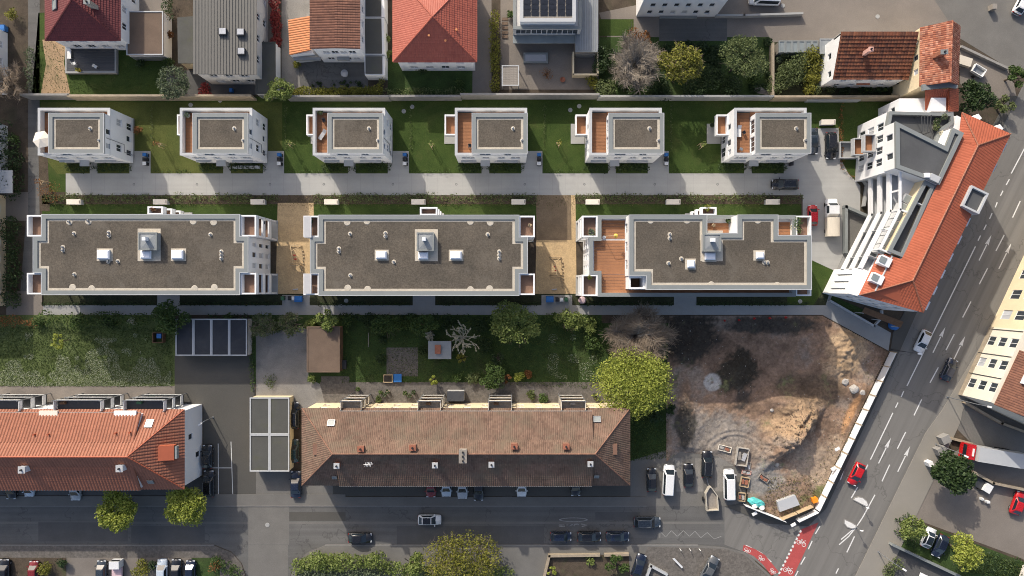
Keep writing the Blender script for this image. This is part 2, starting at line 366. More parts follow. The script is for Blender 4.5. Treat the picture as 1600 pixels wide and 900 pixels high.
def grid_ops(L, floors, w, h, n, sill=.95, margin=1.0, style=None):
    out = []
    for z in floors:
        for i in range(n):
            u = margin + (L - 2 * margin) * (i + .5) / n
            out.append((u - w / 2, u + w / 2, z + sill, z + sill + h) + ((style,) if style else ()))
    return out
def body(t, pts, z0, z1, m, wins=None, name="wall", frame="metal_white", top=True):
    """walls round a footprint; wins: {edge index: openings}. Returns the wall part."""
    pts = ccw(pts); mb = MB(); n = len(pts); todo = []
    for i in range(n):
        a, b = pts[i], pts[(i + 1) % n]; ops = (wins or {}).get(i, [])
        got = facade(mb, a, b, z0, z1, ops); todo += [(a, b, o) for o in got]
    if top: mb.poly([(x, y, z1) for x, y in pts])
    o = mb.build(name, m, t)
    for a, b, op in todo: window(t, a, b, op, frame=frame)
    return o
def edge_len(p, i): p = ccw(p); a, b = p[i], p[(i + 1) % len(p)]; return math.hypot(b[0] - a[0], b[1] - a[1])
def tiles(mb, pts, tw=.42, tl=.40, lift=.05, wav=.06):
    """rows of curved tiles on one planar slope; pts[0]->pts[1] is the eave (low edge)"""
    P = np.array(pts, float); u = P[1] - P[0]; u /= np.linalg.norm(u)
    nrm = np.cross(P[1] - P[0], P[2] - P[0]); nrm /= np.linalg.norm(nrm)
    if nrm[2] < 0: nrm = -nrm
    v = np.cross(nrm, u)
    if v[2] < 0: v = -v
    q = [((p - P[0]) @ u, (p - P[0]) @ v) for p in P]; H = max(b for a, b in q); rows = max(1, int(round(H / tl))); tl = H / rows
    prof = ((0, .0), (.28, wav), (.62, wav * .85), (1, .0))
    for r in range(rows):
        ym = (r + .5) * tl; xs = []
        for i in range(len(q)):
            (x0, y0), (x1, y1) = q[i], q[(i + 1) % len(q)]
            if (y0 <= ym < y1) or (y1 <= ym < y0): xs.append(x0 + (x1 - x0) * (ym - y0) / (y1 - y0))
        xs.sort()
        for k in range(0, len(xs) - 1, 2):
            a, b = xs[k], xs[k + 1]; i0 = math.floor(a / tw)
            for i in range(i0, math.ceil(b / tw)):
                ua, ub = max(a, i * tw), min(b, (i + 1) * tw)
                if ub - ua < .04: continue
                vs = []
                j = random.uniform(-.006, .006)
                for (yy, ex) in ((r * tl - .03, lift), ((r + 1) * tl, .012)):
                    for fx, fz in prof: vs.append(tuple(P[0] + u * (ua + (ub - ua) * fx) + v * yy + nrm * (ex + fz + j)))
                mb.add(vs, [(c, c + 1, c + 5, c + 4) for c in range(3)])
    return mb
def roof(t, planes, m, under="brick_red", tw=.42, tl=.40, caps=(), capr=.14, name="roof", capm=None, wav=.06, lift=.05):
    """planes: list of planar outlines (low edge first); a solid deck with tile rows laid on it"""
    dk = MB()
    for p in planes: dk.slab([(x, y, z - .02) for x, y, z in p], .14)
    d = dk.build(name, m, t); tm = MB()
    for p in planes: tiles(tm, p, tw, tl, lift, wav)
    o = tm.build("tile_courses", m, d); o["kind"] = "stuff"
    for a, b in caps:
        c = MB(); A = np.array(a, float); B = np.array(b, float); n = max(1, int(np.linalg.norm(B - A) / .45))
        for i in range(n):
            s, e = A + (B - A) * i / n, A + (B - A) * (i + 1.04) / n
            c.tube(s + (0, 0, .07), e + (0, 0, .05), capr, capr * .86, 7)
        o = c.build("ridge_tiles", capm or m, d); o["kind"] = "stuff"
    return d
def hip_roof(t, x0, y0, x1, y1, ze, zr, m, hipw=True, hipe=True, over=0., capm=None, **kw):
    """hipped roof over an axis aligned box, ridge along the longer side (x) or y"""
    if x1 - x0 >= y1 - y0:
        hw = (y1 - y0) / 2; ym = (y0 + y1) / 2; a = (x0 + (hw if hipw else 0), ym, zr); b = (x1 - (hw if hipe else 0), ym, zr)
        c = [(x0, y0, ze), (x1, y0, ze), (x1, y1, ze), (x0, y1, ze)]
        pl = [[c[0], c[1], b, a], [c[2], c[3], a, b]]; caps = [(a, b)]
        if hipe: pl.append([c[1], c[2], b]); caps += [(c[1], b), (c[2], b)]
        if hipw: pl.append([c[3], c[0], a]); caps += [(c[0], a), (c[3], a)]
    else:
        hw = (x1 - x0) / 2; xm = (x0 + x1) / 2; a = (xm, y0 + (hw if hipw else 0), zr); b = (xm, y1 - (hw if hipe else 0), zr)
        c = [(x0, y0, ze), (x1, y0, ze), (x1, y1, ze), (x0, y1, ze)]
        pl = [[c[1], c[2], b, a], [c[3], c[0], a, b]]; caps = [(a, b)]
        if hipw: pl.append([c[0], c[1], a]); caps += [(c[0], a), (c[1], a)]
        if hipe: pl.append([c[2], c[3], b]); caps += [(c[2], b), (c[3], b)]
    return roof(t, pl, m, caps=caps, capm=capm, **kw)
def chimney(t, x, y, z0, z1, sx, sy, m="brick_red", cap="plinth_grey", pots=1):
    c = MB().box(x, y, z0, sx, sy, z1 - z0).build("chimney", m, t)
    MB().box(x, y, z1 + .003, sx + .16, sy + .16, .12).build("cap", cap, c)
    for i in range(pots):
        yy = y + (i - (pots - 1) / 2) * sy / max(1, pots)
        MB().lathe(x, yy, [(.16, z1 + .12), (.15, z1 + .42)], 8).build("flue", "plastic_black", c)
    return c
def skylight(t, x, y, z, w, h, ang=0, tilt=None, dirn=None):
    """roof window lying on a slope: centre, size, tilt vector along slope (dx,dy,dz per metre)"""
    u = np.array((cos(ang), sin(ang), 0.)); v = np.array(dirn, float); v /= np.linalg.norm(v); n = np.cross(u, v)
    if n[2] < 0: n = -n
    c = np.array((x, y, z)); f = MB(); f2 = MB()
    def blk(mb, a0, a1, b0, b1, z0, z1):
        q = [c + u * a + v * b + n * k for k in (z0, z1) for a, b in ((a0, b0), (a1, b0), (a1, b1), (a0, b1))]
        mb.add([tuple(p) for p in q], [(0, 3, 2, 1), (4, 5, 6, 7), (0, 1, 5, 4), (1, 2, 6, 5), (2, 3, 7, 6), (3, 0, 4, 7)])
    t_ = .1
    blk(f, -w / 2, w / 2, -h / 2, -h / 2 + t_, 0, .2); blk(f, -w / 2, w / 2, h / 2 - t_, h / 2, 0, .2)
    blk(f, -w / 2, -w / 2 + t_, -h / 2 + t_, h / 2 - t_, 0, .2); blk(f, w / 2 - t_, w / 2, -h / 2 + t_, h / 2 - t_, 0, .2)
    o = f.build("skylight", "metal_grey", t); blk(f2, -w / 2 + t_, w / 2 - t_, -h / 2 + t_, h / 2 - t_, .05, .15)
    f2.build("pane", "skylight_glass", o); return o
def rail(t, pts, z, h=1.0, m="metal_grey", closed=False, glassy=None, name="railing"):
    mb = MB(); q = list(pts) + ([pts[0]] if closed else [])
    for a, b in zip(q, q[1:]):
        L = math.hypot(b[0] - a[0], b[1] - a[1]); n = max(1, int(L / 1.1))
        mb.tube((*a, z + h), (*b, z + h), .035, n=5); mb.tube((*a, z + .12), (*b, z + .12), .02, n=4)
        for i in range(n + 1):
            x, y = a[0] + (b[0] - a[0]) * i / n, a[1] + (b[1] - a[1]) * i / n; mb.tube((x, y, z), (x, y, z + h), .025, n=4)
    o = mb.build(name, m, t)
    if glassy:
        for a, b in zip(q, q[1:]):
            an = atan2(b[1] - a[1], b[0] - a[0]); L = math.hypot(b[0] - a[0], b[1] - a[1])
            MB().box((a[0] + b[0]) / 2, (a[1] + b[1]) / 2, z + .15, L * .96, .02, h - .25, an).build("infill_panel", glassy, o)
    return o
def planks(t, x0, y0, x1, y1, z, m, w=.3, alongx=True, name="plank", parent=None):
    """decking boards as separate strips"""
    me = {}; n = int(((y1 - y0) if alongx else (x1 - x0)) / w); off = ORI[t.name]
    L = (x1 - x0) if alongx else (y1 - y0)
    p = MB().box(0, 0, 0, L if alongx else w - .03, w - .03 if alongx else L, .04).mesh("plank", m)
    for i in range(n):
        c = ((x0 + x1) / 2, y0 + w * (i + .5)) if alongx else (x0 + w * (i + .5), (y0 + y1) / 2)
        link(name, p, t, (c[0] - off[0], c[1] - off[1], z - off[2] + random.uniform(0, .004)))
# ------------------------------------------------------------------ the ground
g = MB().poly([(-500, -500, 0), (500, -500, 0), (500, 500, 0), (-500, 500, 0)]).build("ground", "soil"); g["kind"] = "structure"
# new housing plot
sheet("lawn", [(62, 151), (1402, 151), (1402, 200), (1340, 205), (1335, 280), (1230, 300), (75, 300), (62, 290)], .02, "lawn")
sheet("lawn", [(64, 160), (441, 160), (441, 272), (90, 272), (64, 240)], .026, "lawn_yellow")
sheet("lawn", [(66, 318), (1252, 318), (1252, 345), (66, 345)], .02, "lawn")
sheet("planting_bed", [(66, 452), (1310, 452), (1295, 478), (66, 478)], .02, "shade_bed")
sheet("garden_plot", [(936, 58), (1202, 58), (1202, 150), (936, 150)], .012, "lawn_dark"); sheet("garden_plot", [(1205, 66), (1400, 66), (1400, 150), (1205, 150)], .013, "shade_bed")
sheet("lawn", [(1255, 395), (1312, 416), (1270, 478), (1230, 478), (1230, 395)], .026, "lawn")
sheet("planting_bed", [(66, 304), (1253, 304), (1253, 319), (66, 319)], .03, "mulch")
sheet("planting_bed", [(60, 225), (74, 225), (78, 330), (62, 330)], .03, "mulch")
drive = sheet("driveway", [(103, 271), (1241, 271), (1241, 202), (1310, 200), (1312, 246), (1326, 272), (1344, 290), (1344, 340), (1306, 424), (1254, 400), (1254, 305), (103, 305)], .045, "concrete")
for i in range(1, 58):                                   # the slab joints of the drive
    x = 103 + i * 20
    if x < 1250: sheet("joint_strip", [(x, 271.5), (x + .35, 271.5), (x + .35, 304.5), (x, 304.5)], .05, "concrete_path", parent=drive)
VX = [104.5, 313.0, 508.0, 716.5, 914.0, 1126.5]
for i, x in enumerate(VX):
    sheet("entrance_path", [(x + 36, 254), (x + 48, 254), (x + 48, 272), (x + 36, 272)], .049, "concrete")
    if i < 5: sheet("parking_pad", [(x + 98, 236), (x + 131, 236), (x + 131, 272), (x + 98, 272)], .049, "concrete")
    else: sheet("parking_pad", [(x + 98, 248), (x + 118, 248), (x + 118, 272), (x + 98, 272)], .049, "concrete")
path = sheet("footpath", [(68, 477), (1290, 477), (1306, 424), (1322, 390), (1345, 392), (1300, 468), (1392, 520), (1388, 548), (1285, 492), (68, 492)], .05, "concrete_path")
for x in (246, 645, 1053): sheet("entrance_path", [(x, 455), (x + 35, 455), (x + 35, 478), (x, 478)], .046, "concrete_path")
for x0, x1 in ((441, 484), (846, 894)): sheet("bin_pad", [(x0, 461), (x1, 461), (x1, 478), (x0, 478)], .046, "concrete_path")
raised("sand_pit", [(434, 317), (490, 317), (492, 459), (431, 459)], -.05, .055, "sand")
raised("sand_pit", [(838, 375), (900, 375), (901, 459), (836, 459)], -.05, .055, "sand")
raised("sand_pit", [(892, 305), (899, 305), (900, 375), (893, 375)], -.05, .05, "sand")
raised("earth_bed", [(838, 305), (892, 305), (893, 375), (838, 375)], -.05, .06, "sand_dark")
# top row plots
sheet("garden_plot", [(60, 20), (205, 20), (260, 90), (260, 148), (50, 148)], .012, "lawn")
sheet("sandy_path", [(66, 62), (103, 62), (100, 100), (110, 146), (64, 146), (72, 100)], .02, "sand_path")
sheet("driveway", [(196, -60), (262, -60), (262, 20), (196, 20)], .015, "yard_paving")
sheet("driveway", [(398, -60), (436, -60), (436, 70), (398, 70)], .015, "yard_paving")
sheet("garden_plot", [(440, -40), (500, -40), (500, 148), (440, 148)], .012, "gravel_pale")
sheet("paved_yard", [(462, 70), (575, 70), (575, 138), (470, 138)], .02, "asphalt_old")
sheet("paved_yard", [(260, 110), (400, 110), (400, 148), (260, 148)], .012, "asphalt_patch")
sheet("driveway", [(740, -60), (768, -60), (768, 146), (738, 146)], .015, "yard_paving")
sheet("garden_plot", [(606, 90), (740, 90), (740, 148), (606, 148)], .012, "lawn_dark")
sheet("patio", [(782, -60), (936, -60), (936, 140), (782, 140)], .015, "yard_paving")
sheet("asphalt_yard", [(936, 20), (1420, -80), (1640, -80), (1640, 20), (1560, 60), (1420, 62), (1200, 66), (950, 62)], .01, "yard_paving")
sheet("asphalt_yard", [(1030, 29), (1136, 29), (1136, 64), (1030, 64)], .02, "asphalt_old")
sheet("road", [(1460, 0), (1700, -40), (1700, 90), (1590, 115), (1500, 60)], .018, "asphalt_pale")
sheet("lawn", [(936, 30), (990, 30), (990, 56), (936, 56)], .02, "lawn")
# west edge
sheet("footpath", [(44, -40), (62, -40), (62, 480), (30, 480), (44, 300)], .012, "asphalt_old")
sheet("paved_yard", [(-80, 300), (44, 300), (44, 345), (-80, 345)], .016, "yard_paving")
sheet("paved_yard", [(10, 455), (68, 455), (68, 492), (10, 492)], .02, "yard_paving")
# gardens south of the blocks
sheet("garden_plot", [(-120, 492), (274, 492), (274, 606), (-120, 606)], .012, "meadow")
sheet("garden_plot", [(390, 492), (940, 492), (940, 600), (390, 600)], .012, "lawn_dark")
sheet("garden_plot", [(765, 505), (1060, 505), (1060, 720), (985, 720), (940, 604), (765, 604)], .016, "lawn_dark")
sheet("footpath", [(-120, 603), (276, 603), (276, 632), (-120, 632)], .02, "yard_paving")
yard = sheet("asphalt_yard", [(273, 555), (394, 555), (400, 625), (400, 780), (318, 780), (318, 632), (273, 632)], .024, "asphalt")
sheet("asphalt_yard", [(400, 520), (480, 512), (482, 590), (500, 600), (510, 640), (470, 640), (400, 628)], .028, "gravel_pale")
sheet("asphalt_yard", [(318, 735), (520, 735), (520, 780), (318, 780)], .02, "asphalt_pale")
sheet("footpath", [(500, 597), (940, 597), (985, 610), (985, 634), (500, 634)], .02, "cobble_ground")
sheet("paved_yard", [(502, 588), (546, 588), (546, 605), (502, 605)], .03, "cobble_ground")
sheet("paved_yard", [(604, 543), (653, 543), (653, 588), (604, 588)], .03, "cobble_ground")
# street along the bottom
sheet("road", [(-300, 791), (1132, 791), (1170, 800), (1180, 880), (1132, 872), (508, 866), (480, 866), (462, 880), (453, 900), (453, 1100), (385, 1100), (385, 900), (378, 880), (362, 862), (335, 851), (-300, 851)], .014, "asphalt_old")
for i, (a, b, c, d, m) in enumerate(((-300, 815, 1132, 818.5, "asphalt_pale"), (440, 795, 449, 851, "asphalt_pale"), (60, 816, 200, 846, "asphalt_patch"), (205, 822, 320, 848, "asphalt_patch"), (450, 800, 540, 814, "asphalt"), (388, 792, 452, 851, "asphalt_pale"), (388, 851.5, 450, 1000, "asphalt_pale"), (620, 822, 850, 850, "asphalt_patch"), (785, 773, 800, 789, "asphalt"), (930, 800, 1000, 812, "asphalt_patch"))):
    sheet("road_patch", [(a, b), (c, b), (c, d), (a, d)], .018 + .001 * i, m)
raised("pavement", [(-300, 775), (318, 775), (318, 772), (540, 772), (540, 776), (1010, 776), (1010, 790), (-300, 790)], 0, .11, "asphalt_pale")
raised("pavement", [(520, 742), (985, 742), (985, 775), (520, 775)], 0, .05, "asphalt")
raised("pavement", [(-300, 746), (318, 746), (318, 774), (-300, 774)], 0, .05, "asphalt_patch")
raised("kerb", [(-300, 790), (1010, 790), (1010, 791), (-300, 791)], 0, .13, "kerb_stone")
raised("pavement", [(-300, 852), (335, 852), (362, 863), (377, 880), (384, 900), (384, 1100), (-300, 1100)], 0, .11, "cobble_ground")
raised("pavement", [(1090, 852), (1130, 855), (1165, 864), (1212, 906), (1212, 1100), (454, 1100), (454, 900), (463, 880), (481, 863), (508, 852)], 0, .11, "asphalt_pale")
raised("kerb", [(-300, 851), (335, 851), (335, 852), (-300, 852)], 0, .13, "kerb_stone")
raised("kerb", [(508, 851), (1090, 851), (1090, 852), (508, 852)], 0, .13, "kerb_stone")
for x0, x1, m in ((0, 105, "mulch"), (106, 228, "yard_paving"), (228, 300, "yard_paving"), (300, 345, "lawn_dark"), (108, 150, "yard_paving")): sheet("front_plot", [(x0, 871), (x1 - 1, 871), (x1 - 1, 905), (x0, 905)], .118 + .001 * x0 / 100, m)
sheet("cobbled_corner", [(1012, 854), (1130, 857), (1163, 866), (1206, 905), (990, 905)], .116, "cobble_ground")
# parking apron and the building site
sheet("parking_area", [(985, 720), (1050, 700), (1165, 700), (1165, 791), (985, 791)], .02, "asphalt_pale")
for x0, x1 in ((1055, 1066), (1086, 1098), (1116, 1130)): sheet("concrete_strip", [(x0, 716), (x1, 716), (x1 + 1, 768), (x0 + 1, 768)], .026, "gravel_pale")
sheet("concrete_strip", [(1123, 712), (1146, 712), (1146, 728), (1123, 728)], .027, "gravel_pale")
# main road
RL = [(1760, -200), (1590, 150), (1500, 335), (1440, 470), (1407, 545), (1290, 795), (1262, 822), (1200, 818), (1132, 791)]
RR = [(1132, 851), (1165, 863), (1216, 905), (1216, 1100), (1238, 1100), (1300, 975), (1338, 896), (1446, 676), (1472, 640), (1568, 480), (1640, 340), (1900, -200)]
road = sheet("road", RL + RR, .02, "asphalt_road")
raised("pavement", [(1590, 150), (1500, 335), (1440, 470), (1407, 545), (1290, 795), (1262, 822), (1200, 818), (1132, 791), (1165, 785), (1222, 812), (1272, 795), (1391, 548), (1395, 520), (1425, 465), (1480, 335), (1575, 150)], 0, .1, "asphalt")
raised("pavement", [(1338, 896), (1446, 676), (1472, 640), (1568, 480), (1640, 340), (1662, 350), (1590, 490), (1504, 640), (1500, 660), (1462, 742), (1400, 870), (1388, 900), (1330, 1100), (1238, 1100), (1300, 975)], 0, .1, "pavement_warm")
sheet("asphalt_yard", [(1480, 655), (1520, 620), (1700, 680), (1700, 740), (1515, 690)], .022, "asphalt_pale")
sheet("asphalt_yard", [(1462, 743), (1445, 740), (1515, 690), (1700, 742), (1700, 920), (1590, 870), (1400, 800), (1420, 780)], .016, "yard_paving")
# markings on the main road
def stripe(parent, a, b, w=.16, name="lane_marking", z=.027, m="white_paint"):
    A, B = G(*a), G(*b); L = math.hypot(B[0] - A[0], B[1] - A[1]); an = atan2(B[1] - A[1], B[0] - A[0])
    p = [rot2(x, y, an) for x, y in rect(0, -w / 2, L, w / 2)]
    return MB().poly([(A[0] + x, A[1] + y, z) for x, y in p]).build(name, m, parent)
for a, b in (((1620, 195), (1580, 271)), ((1577, 280), (1572, 289)), ((1567, 298), (1563, 306)), ((1594, 314), (1582, 340)), ((1558, 316), (1555, 324)), ((1550, 333), (1546, 342)), ((1541, 351), (1537, 359)), ((1532, 368), (1528, 376)),
             ((1569, 367), (1556, 392)), ((1524, 385), (1417, 603)), ((1543, 419), (1530, 444)), ((1517, 471), (1504, 496)), ((1491, 522), (1478, 547)), ((1466, 574), (1453, 598)), ((1412, 611), (1408, 620)), ((1403, 629), (1399, 637)), ((1440, 624), (1428, 649)),
             ((1395, 645), (1360, 718)), ((1415, 675), (1402, 701)), ((1390, 726), (1378, 752)), ((1356, 726), (1352, 734)), ((1321, 724), (1313, 750)), ((1340, 761), (1330, 778)), ((1335, 838), (1323, 863)), ((1310, 888), (1306, 896)), ((1620, 262), (1607, 288)),
             ((1367, 773), (1348, 808)), ((1348, 808), (1338, 823)), ((1338, 823), (1326, 838)), ((1326, 838), (1311, 851)), ((1333, 827), (1314, 843)),
             ((1281, 822), (1274, 834)), ((1269, 845), (1263, 858)), ((1258, 870), (1251, 882)), ((1247, 892), (1240, 905)), ((1165, 852), (1174, 856)), ((1182, 860), (1191, 865)), ((1197, 871), (1205, 878))):
    stripe(road, a, b, .2)
for (x, y) in ((1549, 367), (1580, 380), (1477, 511), (1508, 525), (1392, 684), (1422, 697)):      # straight-on arrows, tip at x, y
    A = G(x, y); an = atan2(.9, .436); mb = MB()
    def T_(p): q = rot2(p[0], p[1], an); return (A[0] + q[0], A[1] + q[1], .027)
    mb.poly([T_(p) for p in ((-5.0, -.1), (-1.9, -.1), (-1.9, .1), (-5.0, .1))]); mb.poly([T_(p) for p in ((-1.9, -.34), (0, 0), (-1.9, .34), (-1.7, 0))])
    mb.build("lane_arrow", "white_paint", road)
def bikemark(parent, x, y, an, s, z):
    A = G(x, y); mb = MB()
    def arc(cx, cy, r, n=10, w=.09):
        for i in range(n):
            t0, t1 = 2 * pi * i / n, 2 * pi * (i + 1) / n
            q = [(cx + (r + k) * cos(t), cy + (r + k) * sin(t)) for t, k in ((t0, 0), (t1, 0), (t1, w), (t0, w))]
            mb.poly([(A[0] + rot2(a * s, b * s, an)[0], A[1] + rot2(a * s, b * s, an)[1], z) for a, b in q])
    def ln(p, q, w=.09):
        L = math.hypot(q[0] - p[0], q[1] - p[1]); d = ((q[0] - p[0]) / L, (q[1] - p[1]) / L); n = (-d[1] * w / 2, d[0] * w / 2)
        c = [(p[0] + n[0], p[1] + n[1]), (q[0] + n[0], q[1] + n[1]), (q[0] - n[0], q[1] - n[1]), (p[0] - n[0], p[1] - n[1])]
        mb.poly([(A[0] + rot2(a * s, b * s, an)[0], A[1] + rot2(a * s, b * s, an)[1], z + .001) for a, b in c])
    arc(-.5, 0, .3); arc(.5, 0, .3); ln((-.5, 0), (-.2, .5)); ln((-.2, .5), (.35, .5)); ln((.35, .5), (-.05, 0)); ln((-.05, 0), (-.5, 0)); ln((.35, .5), (.5, 0)); ln((.3, .7), (.55, .72)); ln((-.35, .66), (-.1, .66)); ln((-.2, .5), (-.22, .66)); ln((-.2, .5), (-.05, 0))
    mb.build("bicycle_symbol", "white_paint", parent)
cl = sheet("cycle_lane", [(1252, 827), (1279, 816), (1241, 897), (1200, 985), (1172, 985), (1217, 897)], .028, "red_paint")
bikemark(cl, 1252, 849, -.45, 1.0, .033); bikemark(cl, 1231, 892, -.45, 1.0, .033)
for i in range(12):
    x, y = 1252.0 - i * 3.0, 828.5 + i * 5.9; stripe(cl, (x - .4, y), (x - 2.0, y + 3.2), .34, "block_marking", .033)
cl2 = sheet("cycle_lane", [(1162, 851), (1180, 858), (1195, 867), (1205, 879), (1217, 894), (1205, 899), (1192, 882), (1178, 869), (1160, 860)], .0275, "red_paint")
bikemark(cl2, 1168, 859.5, 2.6, .7, .033); bikemark(cl2, 1190, 872, 2.4, .7, .033); bikemark(cl2, 1208, 892, 2.3, .7, .033)
zz = [(1031, 840), (1031, 830), (1040, 839), (1049, 829), (1058, 838), (1068, 829), (1077, 838), (1086, 830), (1095, 840), (1105, 832), (1116, 842), (1127, 838)]
for a, b in zip(zz, zz[1:]): stripe(road, a, b, .1, "zigzag_marking", .028, "worn_paint")
zone = MB(); A = G(896, 812)
for i in range(28):
    t0, t1 = 2 * pi * i / 28, 2 * pi * (i + 1) / 28
    zone.poly([(A[0] + a * cos(t), A[1] + b * sin(t), .033) for t, a, b in ((t0, 2.55, .38), (t0, 2.2, .27), (t1, 2.2, .27), (t1, 2.55, .38))])
zone.build("speed_zone_symbol", "worn_paint", road)
for st in ([(873, 820.3), (882, 820.3)], [(874, 822.5), (881, 822.5)], [(880.5, 819), (882, 823)], [(884, 820), (889, 821.5)], [(889, 821.5), (895, 819.5)], [(884, 819.5), (890, 821)], [(897, 822), (897.4, 819.2)], [(897.4, 819.2), (903, 818.5)], [(903, 818.5), (903.6, 820.5)], [(908, 818.6), (918, 820.6)], [(918, 820.6), (909, 822.6)]):
    stripe(road, st[0], st[1], .17, "road_letter_stroke", .033, "worn_paint")
for a, b in (((341, 693), (341.5, 778)), ((361, 690), (364, 778)), ((318, 731), (362, 731))): stripe(yard, a, b, .12, "bay_marking", .03)
# covers and drains set in the surfaces
def cover(x, y, r, m, label, z=.06, name="manhole_cover", ring=True):
    A = G(x, y); t = thing(name, label, "manhole cover", (A[0], A[1], z - .02))
    mb = MB().lathe(A[0], A[1], [(r, z - .02), (r, z + .012), (r * .82, z + .014), (r * .8, z + .004), (r * .3, z + .004)], 16); mb.build("frame", m, t)
    MB().lathe(A[0], A[1], [(r * .76, z + .004), (r * .74, z + .018)], 16).build("lid", "plinth_grey", t); return t
VN = ["westernmost villa", "second villa from the west", "third villa from the west", "fourth villa from the west", "fifth villa from the west", "easternmost villa"]
for i, (x, y, w) in enumerate(((209.5, 288, 0), (308, 288, 1), (422, 288, 1), (506, 288, 2), (614, 288, 2), (713, 288, 3), (820, 288, 3), (913, 288, 4), (1023, 288, 4), (1121, 288, 5))):
    tag(cover(x, y, .2, "metal_dark", f"dark drain in the drive below the {VN[w]}" + (", west of its shadow" if i in (1, 3, 5, 7) else ", east side" if i in (2, 4, 6, 8) else ""), .052, "drain_cover"), group="small round drains along the drive")
for x, y, lab in ((298, 164, "pale round cover in dark grass north of the second villa from the west"), (344, 157, "small pale round cover under the wall beside the light green tree"), (631, 174, "pale round cover on grass right of the third villa's roof"), (644, 167, "pale round cover on the grass left of the fourth villa, by the wall"), (891, 172, "lower pale round cover of two on grass before the fifth villa"), (905, 166, "upper pale round cover of two on grass before the fifth villa"),
                  (541, 470, "pale round cover in dark strip south of the middle apartment block"), (532, 478, "pale round cover on the footpath below the middle apartment block"), (886, 477, "pale round cover on the path by the blue bin at the sand pit"), (1250, 471, "pale round cover in dark grass south of the eastern apartment block"), (1262, 480, "pale round cover at the east end of the long footpath"), (418, 820, "round manhole in the street at the side road junction"), (1371, 26, "pale ringed manhole in the sunny yard at the top edge"), (1223, 9, "pale ringed manhole beside the white van at the top edge")):
    cover(x, y, .38, "concrete", lab, .055)
# ------------------------------------------------------------------ flat roofs
def flat_roof(t, poly, ztop, cd=.6, gd=.36, zsub=None, m="green_roof", over=.05):
    poly = ccw(poly); o = inset(poly, -over); z0 = ztop - .5
    e = MB().ring(o, cd + over, z0 + .2, ztop).build("parapet", "coping", t)
    MB().ring(inset(poly, -over - .012), .10, ztop - .12, ztop + .02).build("coping_edge", "coping_white", e)
    i1 = inset(poly, cd - .02); i2 = inset(poly, cd + gd); zs = ztop - .22 if zsub is None else zsub
    r = MB().poly([(x, y, zs) for x, y in i2]).build("roof", m, t)
    MB().ring(i1, gd + .02 + .02, zs - .1, zs + .012).build("gravel_border", "roof_gravel", r)
    return r
def vent(t, x, y, z, n=1, dx=0., dy=.5):
    rim = MB(); pr = []
    for i in range(n):
        cx, cy = x + dx * i, y - dy * i
        rim.lathe(cx, cy, [(.36, z), (.36, z + .03), (.20, z + .04)], 12); pr.append((cx, cy))
    o = rim.build("vent", "roof_gravel", t)
    for cx, cy in pr:
        MB().lathe(cx, cy, [(.17, z + .02), (.17, z + .34), (.12, z + .36), (.11, z + .3)], 10).build("pipe", "metal_grey", o)
def dome(t, x0, y0, x1, y1, z, pad=.3, padm="roof_gravel"):
    c = MB().prism(rect(x0 - pad, y0 - pad, x1 + pad, y1 + pad), z - .02, z + .035).build("gravel_pad", padm, t)
    MB().prism(rect(x0, y0, x1, y1), z + .036, z + .42).build("curb", "coping_white", c)
    mb = MB(); a = inset(rect(x0, y0, x1, y1), -.04); b = inset(rect(x0, y0, x1, y1), .16)
    vs = [(p[0], p[1], z + .43) for p in a] + [(p[0], p[1], z + .62) for p in b]
    mb.add(vs, [(i, (i + 1) % 4, 4 + (i + 1) % 4, 4 + i) for i in range(4)] + [(4, 5, 6, 7)])
    mb.build("dome", "dome", c)
